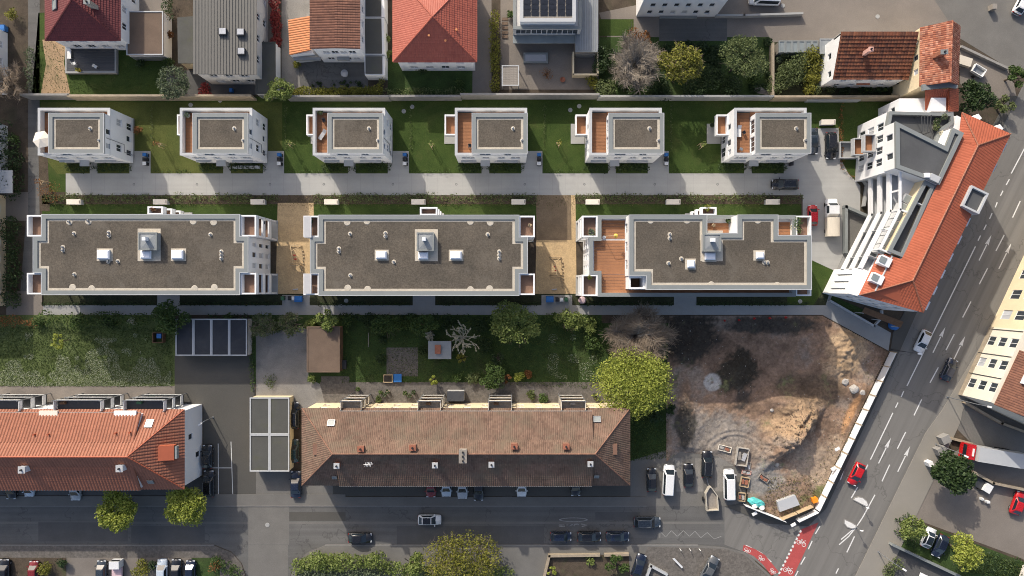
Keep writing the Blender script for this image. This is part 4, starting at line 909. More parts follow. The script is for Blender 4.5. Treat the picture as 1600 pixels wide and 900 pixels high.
for x, y, dy in ((518, 661, 4.5), (933, 656, 4.6)):
    w_ = W(x, y, 8.8); q = slope_pt(oq, w_[0], w_[1] - oq["ym"]); skylight(OT, q[0], q[1], q[2] + .08, 1.2, 1.1, 0, dirn=(0, -1, oq["k"]))
for x, y in ((523, 745), (932, 743)):
    w_ = W(x, y, 8.6); q = slope_pt(oq, w_[0], w_[1] - oq["ym"]); skylight(OT, q[0], q[1], q[2] + .08, .8, .7, 0, dirn=(0, 1, oq["k"]))
for X, s in ((G(522, 0)[0], -1), (G(943, 0)[0], 1)):                      # small shed dormers on both hips
    z = 9.3; MB().slab([(X - .9, oq["ym"] + .2 - .9, z + .5), (X + .9, oq["ym"] + .2 - .9, z + .5), (X + .9, oq["ym"] + 1.9 - .9, z + .5), (X - .9, oq["ym"] + 1.9 - .9, z + .5)], .7).build("hip_dormer", "tile_old_patch", OT)
ant = MB(); w_ = W(575, 726, 12.4); ant.tube((w_[0], w_[1], 10.0), (w_[0], w_[1], 12.6), .04)
for k in range(5): ant.tube((w_[0] - .5 + .22 * k, w_[1] - .3, 12.4), (w_[0] - .3 + .22 * k, w_[1] + .4, 12.4), .03)
ant.tube((w_[0] - .7, w_[1], 12.4), (w_[0] + .8, w_[1] + .1, 12.4), .035).build("aerial", "metal_white", OT)
for x0, x1, yy in ((700, 740, 618), (505, 548, 611)): pass
NT, nd, nq = terrace(-110, 318.7, 628.6, 745, 7.2, 12.3, "tile_bright_light", "render_white", "long renovated house with bright red tiled roof at the west edge", "terraced_house", -95, 262, hipw=False, twid=.5, capm="tile_bright", wav=.10)
for a, b in ((14, 80), (130, 200), (232, 292)):
    balcony_tower(NT, a, b, nq["y1"] - .25, 1.9, (1.2, 4.0, 6.9), 8.3, "metal_white", "metal_dark", .6)
for x, y in ((37, 733), (189, 731)): w_ = W(x, y, 11.5); chimney(NT, w_[0], w_[1], 9.2, 11.9, .95, .95, "render_white", "coping_white")
w_ = W(234, 662, 8.8); q = slope_pt(nq, w_[0], w_[1] - nq["ym"]); skylight(NT, q[0], q[1], q[2] + .1, 1.2, 1.4, 0, dirn=(0, -1, nq["k"]))
w_ = W(236, 752, 8.5); q = slope_pt(nq, w_[0], w_[1] - nq["ym"]); skylight(NT, q[0], q[1], q[2] + .1, 1.0, .8, 0, dirn=(0, 1, nq["k"]))
w_ = W(262, 707, 9.6); MB().slab([(w_[0] - 1.2, w_[1] - 1.2, 10.3), (w_[0] + 1.1, w_[1] - 1.2, 9.8), (w_[0] + 1.1, w_[1] + 1.2, 9.8), (w_[0] - 1.2, w_[1] + 1.2, 10.3)], .9).build("hip_dormer", "tile_bright", NT)
MB().box(w_[0] + 1.35, w_[1], 9.0, .3, 2.0, .7).build("dormer_window", "skylight_glass", NT)
for x, y in ((53, 679), (75, 679), (180, 677), (202, 676), (110, 694), (137, 690), (13, 702), (45, 702), (206, 699)):
    w_ = W(x, y, 10.6); MB().lathe(w_[0], w_[1], [(.12, 9.3), (.12, 10.75), (.16, 10.78)], 8).build("vent_pipe", "tile_bright", NT)
MB().prism([*WP([(61, 642), (90, 642), (90, 652), (61, 652)], 8.9)], 8.6, 8.95).build("terrace_awning", "cloth_cream", NT)
MB().prism([*WP([(178, 642), (213, 642), (213, 652), (178, 652)], 8.9)], 8.6, 8.95).build("terrace_awning", "metal_white", NT)
# ------------------------------------------------------------------ garages and sheds south of the blocks
def garage_row(name, label, x0, y0, x1, y1, h, m, cells, edge="coping_white", wallm="render_grey"):
    a = W(x0, y1, h); b = W(x1, y0, h); t = thing(name, label, "garage", ((a[0] + b[0]) / 2, (a[1] + b[1]) / 2, 0))
    MB().prism(rect(a[0] + .1, a[1] + .1, b[0] - .1, b[1] - .1), 0, h - .16).build("wall", wallm, t)
    nx, ny = cells; dx, dy = (b[0] - a[0]) / nx, (b[1] - a[1]) / ny
    for i in range(nx):
        for j in range(ny):
            r = rect(a[0] + dx * i + .01, a[1] + dy * j + .01, a[0] + dx * (i + 1) - .01, a[1] + dy * (j + 1) - .01)
            o = MB().prism(r, h - .3, h - .1).build("roof", m, t); MB().ring(r, .2, h - .12, h).build("edge", edge, o)
    for i in range(nx * max(1, 1)):
        MB().box(a[0] + dx * (i + .5), a[1] + .06, .1, dx - .5, .06, 2.1).build("door", "metal_grey", t)
    return t
garage_row("garage", "row of dark-roofed garages with pale dividing strips beside the meadow", 274, 498, 386, 556, 2.6, "felt_dark", (4, 1))
garage_row("garage", "double row of four garages with grey mossy roofs and white edges", 390, 621, 452, 737, 2.7, "felt_grey", (2, 2), wallm="render_cream")
sh = garage_row("shed", "brown flat-roofed garden shed on the gravel court", 479, 510, 531, 582, 2.7, "felt_brown", (1, 1), "felt_brown", "wood_brown"); sh["category"] = "shed"
pc = G(538, 569); o = MB().box(pc[0], pc[1], 0, .9, 1.5, .7).build("cold_frame", "metal_dark"); tag(o, "small dark glazed cold frame beside the brown shed", "cold frame")
ph = thing("garden_house", "small grey-roofed garden house with red chimney block by the white blossom tree", "garden house", (*W(687, 548, 2.6)[:2], 0))
a = W(669, 561, 2.6); b = W(705, 533, 2.6); MB().prism(rect(a[0] + .15, a[1] + .15, b[0] - .15, b[1] - .15), 0, 2.4).build("wall", "wood_brown", ph)
MB().prism(rect(*a[:2], *b[:2]), 2.4, 2.6, True).build("roof", "zinc", ph); MB().box(*W(684, 546, 3)[:2], 2.6, 1.0, 1.5, .5).build("chimney", "brick_red", ph)
# ------------------------------------------------------------------ houses of the row along the top
def house(name, label, poly, z, m, wins=None, cat="house", top=True, frame="metal_white"):
    c = (sum(p[0] for p in poly) / len(poly), sum(p[1] for p in poly) / len(poly), 0)
    t = thing(name, label, cat, c); body(t, poly, 0, z, m, wins, top=top, frame=frame); return t
def wx(x, h): return W(x, 0, h)[0]
def wy(y, h): return W(0, y, h)[1]
# wine-red hipped house
x0, x1, y0, y1 = wx(71, 6), wx(188, 6), wy(63.5, 6), wy(-40, 6)
h1 = house("detached_house", "detached house with wine-red hipped tile roof at the top left", rect(x0 + .5, y0 + .5, x1 - .1, y1), 5.9, "render_white", {0: grid_ops(x1 - x0 - .6, (.1, 2.9), 1.4, 1.6, 4), 1: grid_ops(y1 - y0 - .5, (.1, 2.9), 1.1, 1.4, 3)})
xm = wx(114, 9.8)
ap = (xm, wy(-2, 10), 10.0); bp = (xm, wy(-60, 10), 10.0)
roof(h1, [[(x0, y0, 6), (x1, y0, 6), ap], [(x1, y0, 6), (x1, y1, 6), bp, ap], [(x0, y1, 6), (x0, y0, 6), ap, bp]], "tile_wine", tw=.36, tl=.42, wav=.02, lift=.1, caps=((ap, bp), ((x0, y0, 6), ap), ((x1, y0, 6), ap)))
skylight(h1, *W(84, 6, 8)[:2], 7.65, 1.7, 1.6, pi / 2, dirn=(1, 0, .75)); w_ = W(139, 5, 9.8); chimney(h1, w_[0], w_[1], 8, 10.3, .9, .6, "stone", "coping")
dk = thing("sun_terrace", "dark raised sun terrace with white furniture behind the wine-red house", "terrace", (*G(140, 92), 0))
a = W(101, 114, .8); b = W(181, 70, .8); MB().prism(rect(*a[:2], *b[:2]), 0, .7).build("base", "plinth_grey", dk); planks(dk, a[0] + .3, a[1] + .4, b[0] - .3, b[1] - .2, .71, "metal_dark", .42)
gr = garage_row("garage", "garage with ribbed brown roof and white rim right of the wine-red house", 197, 17, 255, 86, 3.2, "felt_brown", (1, 1), "coping_white", "render_white")
# grey ribbed house
x0, x1, y0, y1 = wx(304, 6.5), wx(398, 6.5), wy(115, 6.5), wy(-40, 6.5)
seam("ribbed_grey", (.135, .13, .118), 0, .5, .6, .1, .5, .72)
h2 = house("detached_house", "house with large grey ribbed roof and three roof windows", rect(x0 + .1, y0 + .15, x1 - .1, y1), 6.2, "render_grey", {0: grid_ops(x1 - x0 - .2, (.1, 3.0), 1.4, 1.5, 3), 1: grid_ops(y1 - y0, (.1, 3.0), 1.2, 1.4, 4)})
MB().slab([(x0 - .2, y0 - .1, 6.6), (x1 + .2, y0 - .1, 6.2), (x1 + .2, y1, 6.2), (x0 - .2, y1, 6.6)], .16).build("roof", "ribbed_grey", h2)
for i in range(int((x1 - x0) / .5)): MB().box(x0 + .2 + i * .5, (y0 + y1) / 2, 6.58 - .4 * (i * .5 + .4) / (x1 - x0 + .4), .06, y1 - y0 + .05, .09).build("standing_seam", "ribbed_grey", h2)
for x, y in ((347, 49), (375, 50), (376, 80)):
    w_ = W(x, y, 6.8); c_ = MB().box(w_[0], w_[1], 6.3, 1.3, 1.1, .55).build("skylight", "metal_dark", h2); MB().box(w_[0] + .1, w_[1] + .04, 6.851, 1.05, .95, .06).build("pane", "glass_blind", c_)
MB().prism(WP([(279, 29), (304, 27), (304, 98), (280, 98)], 3.4), 0, 3.4).build("side_wing", "render_cream", h2); MB().prism(inset(ccw(WP([(279, 29), (304, 27), (304, 98), (280, 98)], 3.4)), -.15), 3.4, 3.55).build("wing_roof", "felt_grey", h2)
garage_row("garage", "narrow garage with flat grey roof and white wall beside the red hedge", 399, 65, 430, 147, 3.0, "felt_grey", (1, 1), "felt_grey", "render_white")
# white house with brown roof, orange lean-to and blue bays
x0, x1, y0, y1 = wx(486, 7), wx(564, 7), wy(78, 7), wy(-60, 7)
h3 = house("detached_house", "white house with dark brown tile roof and orange lean-to", rect(x0 + .25, y0 + .25, x1 - .15, y1), 6.8, "render_white", {0: grid_ops(x1 - x0 - .4, (.2, 3.4), 1.2, 1.4, 4), 1: grid_ops(y1 - y0, (.2, 3.4), 1.2, 1.4, 5)})
roof(h3, [[(x0, y1, 7.6), (x0, y0, 7.6), ((x0 + x1) / 2, y0, 7.9), ((x0 + x1) / 2, y1, 7.9)], [(x1, y0, 7.6), (x1, y1, 7.6), ((x0 + x1) / 2, y1, 7.9), ((x0 + x1) / 2, y0, 7.9)]], "tile_brown", tw=.42, tl=.4)
MB().prism(rect(x0 + .25, y0 + .25, x1 - .15, y1), 6.8, 7.45).build("attic_wall", "render_white", h3)
p_ = WP([(450, 30), (487, 28), (488, 81), (452, 85)], 4.5); MB().prism(p_, 0, 4.2).build("lean_to_wall", "render_white", h3)
q_ = [(*p_[3], 4.2), (*p_[0], 4.2), (*p_[1], 5.4), (*p_[2], 5.4)]; roof(h3, [q_], "tile_orange", tw=.4, tl=.4, name="lean_to_roof")
for a_, b_, z in ((455, 496, 2.9), (522, 540, 3.0)): w0 = G(a_ + 12, 0)[0]; w1 = G(b_ + 12, 0)[0]; MB().box((w0 + w1) / 2, y0 - .1, 2.6, w1 - w0, .5, .5).build("bay_band", "zinc", h3)
MB().prism(WP([(569, -30), (600, -30), (601, 27), (569, 27)], 3.2), 0, 3.2).build("annex", "render_white", h3); MB().prism(WP([(569, 28), (600, 28), (601, 85), (569, 85)], 3.2), 0, 3.2).build("annex", "render_white", h3); MB().prism(WP([(569, 87), (601, 87), (601, 117), (570, 117)], 3.0), 0, 3.0).build("annex", "render_white", h3)
for a_ in ([(571, -30), (596, -30), (596, 26), (571, 26)], [(570, 29), (596, 29), (597, 84), (571, 84)], [(571, 88), (597, 88), (597, 115), (571, 115)]): MB().prism(WP(a_, 3.2), 3.0, 3.24).build("annex_roof", "felt_grey", h3)
# bright red hipped house
x0, x1, y0, y1 = wx(614, 6.5), wx(745, 6.5), wy(97, 6.5), wy(-45, 6.5)
h4 = house("detached_house", "white house with bright red pyramid-like hipped roof at the top", rect(x0 + .5, y0 + .6, x1 - .6, y1), 6.4, "render_white", {0: grid_ops(x1 - x0 - 1.1, (.1, 3.0), 1.4, 1.5, 4)})
ap = (*W(676, 26, 10.6)[:2], 10.6); n1 = ((x0 + x1) / 2, y1, 9.0)
roof(h4, [[(x0, y0, 6.5), (x1, y0, 6.5), ap], [(x1, y0, 6.5), (x1, y1, 6.5), ap], [(x0, y1, 6.5), (x0, y0, 6.5), ap], [(x1, y1, 6.5), (x0, y1, 6.5), ap]], "tile_red", tw=.36, tl=.46, wav=.02, lift=.1, caps=(((x0, y0, 6.5), ap), ((x1, y0, 6.5), ap), ((x0, y1, 6.5), ap), ((x1, y1, 6.5), ap)))
for x, y, z in ((670, 55, 8.9), (696, 63, 8.4), (713, 46, 8.5)): w_ = W(x, y, z + .3); MB().lathe(w_[0], w_[1], [(.15, z - 1), (.15, z + .3), (.2, z + .33)], 8).build("vent_pipe", "tile_orange", h4)
# modern house with solar panels
x0, x1, y0, y1 = wx(802, 6.6), wx(909, 6.6), wy(42, 6.6), wy(-40, 6.6)
h5 = house("modern_house", "modern grey house with solar panels on a white-rimmed flat roof", rect(x0, y0, x1, y1), 5.6, "render_grey", {0: grid_ops(x1 - x0, (.1, 2.9), 2.6, 2.1, 4, .25, .4, "glass_dark")}, cat="house")
a = W(813, 33, 7.2); b = W(899, -40, 7.2); MB().prism(rect(*a[:2], *b[:2]), 5.6, 6.9).build("upper_wall", "render_white", h5); MB().ring(inset(rect(*a[:2], *b[:2]), -.1), .6, 6.9, 7.2).build("parapet", "coping_white", h5)
MB().prism(inset(rect(*a[:2], *b[:2]), .4), 6.85, 6.96).build("roof", "wood_grey", h5); MB().ring(rect(x0 - .05, y0 - .05, x1 + .05, y1), .5, 5.6, 5.85).build("terrace_edge", "coping", h5); MB().prism(rect(x0 - .05, y0 - 1.4, x1 + .05, y0 - .06), 2.75, 2.95, True).build("canopy", "skylight_glass", h5)
pm = MB().box(0, 0, 0, 1.22, .84, .05).mesh("solar_panel", "solar"); off = ORI[h5.name]
for gx in range(3):
    for i in range(2):
        for j in range(5):
            w_ = W(823 + gx * 27 + i * 13, 20 - j * 9.0, 7.1); o_ = link("solar_panel", pm, h5, (w_[0] - off[0], w_[1] - off[1], 7.05)); o_.rotation_euler = (.1, 0, 0)
mr = garage_row("carport", "long zinc-roofed carport right of the solar house", 899, -40, 934, 81, 3.3, "zinc", (1, 1), "zinc", "wood_grey"); mr["category"] = "carport"
seam("ribbed_zinc", (.36, .38, .40), 0, .45, .4, .5, .6, .7)
for i in range(9): a = W(900, 80, 3.3); MB().box(a[0] + .3 + i * .43, (a[1] + wy(-40, 3.3)) / 2, 3.2, .07, wy(-40, 3.3) - a[1] - .5, .1).build("standing_seam", "ribbed_zinc", mr)
po = thing("raised_pool", "pale raised pool basin on the solar house patio", "pool", (*G(838, 90), 0)); a = W(818, 98, .5); b = W(856, 82, .5)
MB().ring(rect(*a[:2], *b[:2]), .3, 0, .5).build("rim", "coping", po); MB().prism(inset(rect(*a[:2], *b[:2]), .28), 0, .38).build("cover", "cloth_grey", po)
gh = thing("garden_shelter", "white framed garden shelter with slatted roof by the yellow-green hedge", "shelter", (*G(800, 118), 0)); a = W(784, 134, 2.3); b = W(811, 102, 2.3)
for X in (a[0] + .08, b[0] - .08):
    for Y in (a[1] + .08, b[1] - .08): MB().box(X, Y, 0, .14, .14, 2.2).build("post", "coping_white", gh)
MB().ring(rect(*a[:2], *b[:2]), .16, 2.2, 2.34).build("frame", "coping_white", gh); planks(gh, a[0] + .18, a[1] + .18, b[0] - .18, b[1] - .18, 2.22, "wood_grey", .3)
o = MB().wallstrip([W(896, 82, 1.8)[:2], W(896, 116, 1.8)[:2], W(934, 116, 1.8)[:2], W(934, 82, 1.8)[:2]], .25, 0, 1.8).build("courtyard_wall", "render_cream"); tag(o, "cream wall round the small court south of the zinc carport", "wall")
# white multi-storey house cut by the top edge
p_ = GP([(994, 26), (1118, 26), (1130, -20), (1130, -80), (994, -80)]); L = edge_len(p_, 0)
h6 = house("apartment_house", "tall white apartment house cut off by the top edge", p_, 10.5, "render_white", {0: grid_ops(math.hypot(p_[1][0] - p_[0][0], 0), (.2, 3.1, 6.0), .9, 1.5, 6), 1: grid_ops(5.3, (.2, 3.1, 6.0), .8, 1.4, 2)}, cat="apartment house")
MB().ring(inset(ccw(p_), -.1), .5, 10.5, 10.8).build("parapet", "coping", h6)
a, b = G(1030, 30), G(1088, 26); MB().prism(rect(a[0], a[1], b[0], b[1] - .02), 0, .5).build("plinth_ledge", "coping", h6)
o = MB().wallstrip(GP([(1118, 27), (1160, 27), (1250, 24)]), .35, 0, 1.0).build("yard_wall", "plinth_grey"); tag(o, "grey yard wall running right from the tall white house", "wall")
# two old tiled houses near the road
x0, x1 = wx(1308, 7), wx(1428, 7); y0, y1 = wy(121, 7), wy(50, 9)
a0, a1 = W(1304, 121, 6.0), W(1419, 121, 6.0); b0, b1 = W(1319, 50, 8.6), W(1431, 50, 8.6)
h7 = house("old_house", "old house with brown gridded tile roof and white gables", [a0[:2], a1[:2], (a1[0], b1[1]), (a0[0], b0[1])], 5.7, "render_white", {3: [(2.0, 3.0, 3.5, 4.8), (5.0, 6.0, 3.5, 4.8)], 0: grid_ops(a1[0] - a0[0], (.2, 2.9), 1.1, 1.3, 4)})
ym = (a0[1] + b0[1]) / 2
roof(h7, [[(a0[0] - .2, a0[1] - .3, 5.9), (a1[0] + .1, a0[1] - .3, 5.9), (a1[0] + .1, b0[1], 8.8), (a0[0] - .2, b0[1], 8.8)]], "tile_brown_grid", tw=.5, tl=.56, wav=.03, lift=.13)
MB().prism(rect(a0[0], b0[1] - .3, a1[0], b0[1] - .05), 5.7, 8.5).build("back_wall", "render_white", h7)
MB().poly([(a0[0], a0[1], 5.7), (a0[0], b0[1], 5.7), (a0[0], b0[1], 8.5)]).build("gable", "render_white", h7); MB().poly([(a1[0], a0[1], 5.7), (a1[0], b0[1], 8.5), (a1[0], b0[1], 5.7)]).build("gable", "render_white", h7)
w_ = W(1363, 78, 9.3); chimney(h7, w_[0] - .4, w_[1], 6.8, 9.6, .6, .6, "render_pink", "render_pink", 1)
MB().prism(WP([(1340, 122), (1361, 122), (1360, 132), (1340, 132)], 3), 2.6, 2.8, True).build("porch_roof", "brick_red", h7)
# mottled roof house
e0 = WP([(1437, 135), (1486, 133), (1486, 45), (1437, 42)], 9.5); P4 = lambda x, y, h: (*W(x, y, h)[:2], h)
sw = P4(1437, 135, 8.6); nw = P4(1438, 43, 8.6); sr = P4(1485, 128, 11.2); nr = P4(1488, 32, 11.2); se = P4(1497, 133, 8.6); ne = P4(1500, 40, 8.6)
h8 = house("old_house", "tall old house with mottled red tile roof and a white gable annex", [(sw[0] + .2, sw[1]), (se[0] - .2, sw[1]), (ne[0] - .2, nw[1]), (sw[0] + .2, nw[1])], 8.5, "render_cream", {3: grid_ops(9.0, (.2, 3.0, 5.6), .9, 1.3, 3)})
roof(h8, [[nw, sw, sr, nr], [se, ne, nr, sr]], "tile_mottled", tw=.34, tl=.36, caps=((sr, nr),))
w_ = W(1474, 82, 11.8); chimney(h8, w_[0], w_[1], 9.5, 12.0, 1.0, .6, "brick_red", "coping", 1)
p_ = WP([(1405, 165), (1441, 136), (1500, 138), (1496, 176), (1405, 178)], 7.0)
p_ = GP([(1372, 204 - 18), (1372, 170), (1455, 170), (1455, 196), (1372, 196)])
h9 = house("annex_house", "low white annex with red tiled roof between old house and corner building", GP([(1372, 195), (1452, 195), (1452, 170), (1372, 170)]), 6.6, "render_white", {0: [], 3: grid_ops(2.8, (.2, 3.0), .8, 1.3, 1), 2: []})
ra = [P4(1446, 172, 7.2), P4(1482, 172, 7.2), P4(1482, 139, 9.0), P4(1446, 141, 9.0)]; rb = [P4(1497, 172, 7.2), P4(1497, 138, 7.2), P4(1482, 139, 9.0), P4(1482, 172, 9.0)]
roof(h9, [ra], "tile_bright", tw=.34, tl=.36); roof(h9, [[P4(1497, 174, 7.0), P4(1497, 138, 7.0), P4(1483, 138, 9.0), P4(1483, 174, 9.0)]], "tile_bright", tw=.34, tl=.36, name="side_roof")
MB().prism(WP([(1441, 132), (1484, 129), (1497, 133), (1496, 138), (1484, 136), (1442, 141)], 9.2), 8.8, 9.2).build("flashing", "coping", h9)
w_ = W(1465, 164, 8.2); MB().box(w_[0], w_[1], 6.6, 2.4, 2.2, 1.9).build("dormer", "render_white", h9); MB().box(w_[0] - .2, w_[1] - 1.12, 7.0, 1.7, .05, 1.2).build("dormer_pane", "glass_blind", h9)
# lean-to sheds in the walled garden left of the brown-gridded house
sd2 = garage_row("lean_to_shed", "grey lean-to shed with ribbed roof against the walled garden", 1281, 60, 1306, 84, 2.6, "zinc", (1, 1), "zinc", "wood_grey"); sd2["category"] = "shed"
sd3 = garage_row("lean_to_shed", "long glazed lean-to along the walled garden's north side", 1217, 63, 1279, 82, 2.2, "skylight_glass", (6, 1), "coping", "wood_grey"); sd3["category"] = "shed"
# garden walls of the top row
for pts, lab, m, hh in (([(612, 151), (720, 151)], "dark retaining wall under the olive hedge below the bright red roof", "kerb_stone", 2.5), ([(934, 151), (1202, 151)], "long dark retaining wall under the row of trees", "plinth_grey", 2.4), ([(50, 149.5), (122, 149.5)], "sandy garden wall behind the westernmost villa, left stretch", "kerb_stone", 2.8), ([(122, 151), (400, 151)], "low pale garden wall from the sun terrace to the narrow garage", "sandstone", 2.8), ([(455, 152), (610, 152)], "pale low wall below the long yellow-green hedge", "kerb_stone", 2.8), ([(722, 149), (932, 149)], "pale retaining wall below the solar house patio", "kerb_stone", 2.8), ([(1203, 152), (1400, 152)], "sandstone wall of the walled garden facing the villas", "sandstone", 2.6), ([(1203, 152), (1203, 70)], "sandstone side wall of the walled garden", "sandstone", 1.6)):
    o = MB().wallstrip(GP([(x, y + (5 if hh > 2 else 3)) for x, y in pts]), .35, 0, hh).build("garden_wall", m); tag(o, lab, "wall")
o = MB().wallstrip(GP([(1258, 159), (1338, 159)]), .25, 0, 1.3).build("garden_wall", "coping_white"); tag(o, "straight white screen wall in front of the walled garden", "wall")
# ------------------------------------------------------------------ right edge
fr = [(1497, 616), (1585, 428)]
cd = thing("street_house", "cream street house with brown tile roof at the right edge", "house", (*G(1540, 540), 0))
A_, B_ = G(*fr[0]), G(*fr[1]); d_ = (B_[0] - A_[0], B_[1] - A_[1]); L = math.hypot(*d_); d_ = (d_[0] / L, d_[1] / L); n_ = (d_[1], -d_[0])
P_ = lambda u, k: (A_[0] + d_[0] * u + n_[0] * k, A_[1] + d_[1] * u + n_[1] * k)
Lh = L * .56
pl = [P_(0, 0), P_(0, 14), P_(Lh, 14), P_(Lh, 0)]
body(cd, pl, 0, 8.2, "render_yellow", {i: grid_ops(Lh, (.6, 3.2, 5.8), 1.6, 1.75, 3, .5, .5) for i in range(4) if abs(edge_len(pl, i) - Lh) < .1})
MB().ring(inset(ccw(pl), -.06), .1, 0, 1.1).build("plinth", "sandstone", cd)
r0, r1 = P_(-.2, .6), P_(Lh * .74, .6); m0, m1 = P_(-.2, 7), P_(Lh * .74, 7)
roof(cd, [[(*r0, 8.4), (*r1, 8.4), (*m1, 12.4), (*m0, 12.4)], [(*P_(Lh * .74, 13.6), 8.4), (*P_(-.2, 13.6), 8.4), (*m0, 12.4), (*m1, 12.4)]], "tile_brown", tw=.4, tl=.4, caps=(((*m0, 12.4), (*m1, 12.4)),))
c = P_(5.4, 3.0); dm = MB().box(c[0], c[1], 9.3, 1.6, 1.8, 1.6, atan2(d_[1], d_[0])).build("dormer", "render_white", cd); MB().box(c[0], c[1], 10.903, 1.9, 2.1, .1, atan2(d_[1], d_[0])).build("dormer_roof", "felt_brown", dm)
for u in (.32, .62, .97): q = P_(Lh * u, -.08); MB().tube((*q, .3), (*q, 8.2), .06).build("downpipe", "metal_dark", cd)
cd2 = thing("street_house", "second cream street house with tall grey windows at the right edge", "house", (*P_(Lh + 4, 5), 0))
pl = [P_(Lh + .02, .1), P_(Lh + .02, 14), P_(L + 14, 14), P_(L + 14, .1)]; L2 = L + 14 - Lh
body(cd2, pl, 0, 10.5, "render_cream", {i: grid_ops(L2, (.8, 4.0, 7.2), 1.7, 2.3, 6, .5, .6) for i in range(4) if abs(edge_len(pl, i) - L2) < .1}); MB().ring(inset(ccw(pl), -.1), .5, 10.5, 10.9).build("parapet", "coping", cd2)
# west edge neighbours (mostly cut by the frame)
for y0_, y1_, xr, lab, m in ((52, 148, 12, "white house wall with blue awning at the left edge, upper", "render_white"), (197, 300, 12, "white house at the left edge beside the parasol villa", "render_white"), (306, 478, 9, "pale house with glazed bay at the left edge, beside the western block", "render_cream")):
    a = G(-120, y1_ if y1_ else 0); q = rect(G(-120, 0)[0], wy(y1_, 0), G(xr, 0)[0], wy(y0_, 0)); LL = q[2][1] - q[1][1]
    hh = house("edge_house", lab, q, 5.6, m, {1: grid_ops(LL, (.2, 2.9), 1.2, 1.5, int(LL / 3.0))}); MB().ring(inset(q, -.2), .5, 5.6, 5.9).build("roof_edge", "coping", hh)
b_ = G(62, 292); bal = MB().prism(rect(G(12, 0)[0], wy(305, 0), G(36, 0)[0], wy(270, 0)), 2.4, 2.6, True).build("bay_roof", "coping_white", None); tag(bal, "white flat roof of a glazed bay at the left edge house", "bay roof")
# ------------------------------------------------------------------ vehicles
for n_, c_ in (("black", (.012, .012, .014)), ("navy", (.012, .018, .038)), ("white", (.74, .74, .73)), ("red", (.50, .012, .015)), ("slate", (.035, .045, .058)), ("green", (.012, .035, .032)), ("silver", (.42, .44, .46)), ("light_blue", (.50, .56, .62)), ("grey", (.10, .105, .11)), ("beige", (.52, .47, .38)), ("maroon", (.20, .018, .02))):
    paint("paint_" + n_, c_, .26)
CARS = {"hatch": dict(L=4.05, W=1.76, H=1.48, hood=.24, boot=.03, rr=.13, ws=.17), "sedan": dict(L=4.6, W=1.82, H=1.45, hood=.26, boot=.14, rr=.14, ws=.16), "suv": dict(L=4.65, W=1.88, H=1.68, hood=.24, boot=.02, rr=.08, ws=.13), "van": dict(L=5.3, W=1.96, H=2.0, hood=.15, boot=.0, rr=.02, ws=.12), "mini": dict(L=3.6, W=1.66, H=1.45, hood=.2, boot=.02, rr=.12, ws=.16)}
_cm = {}
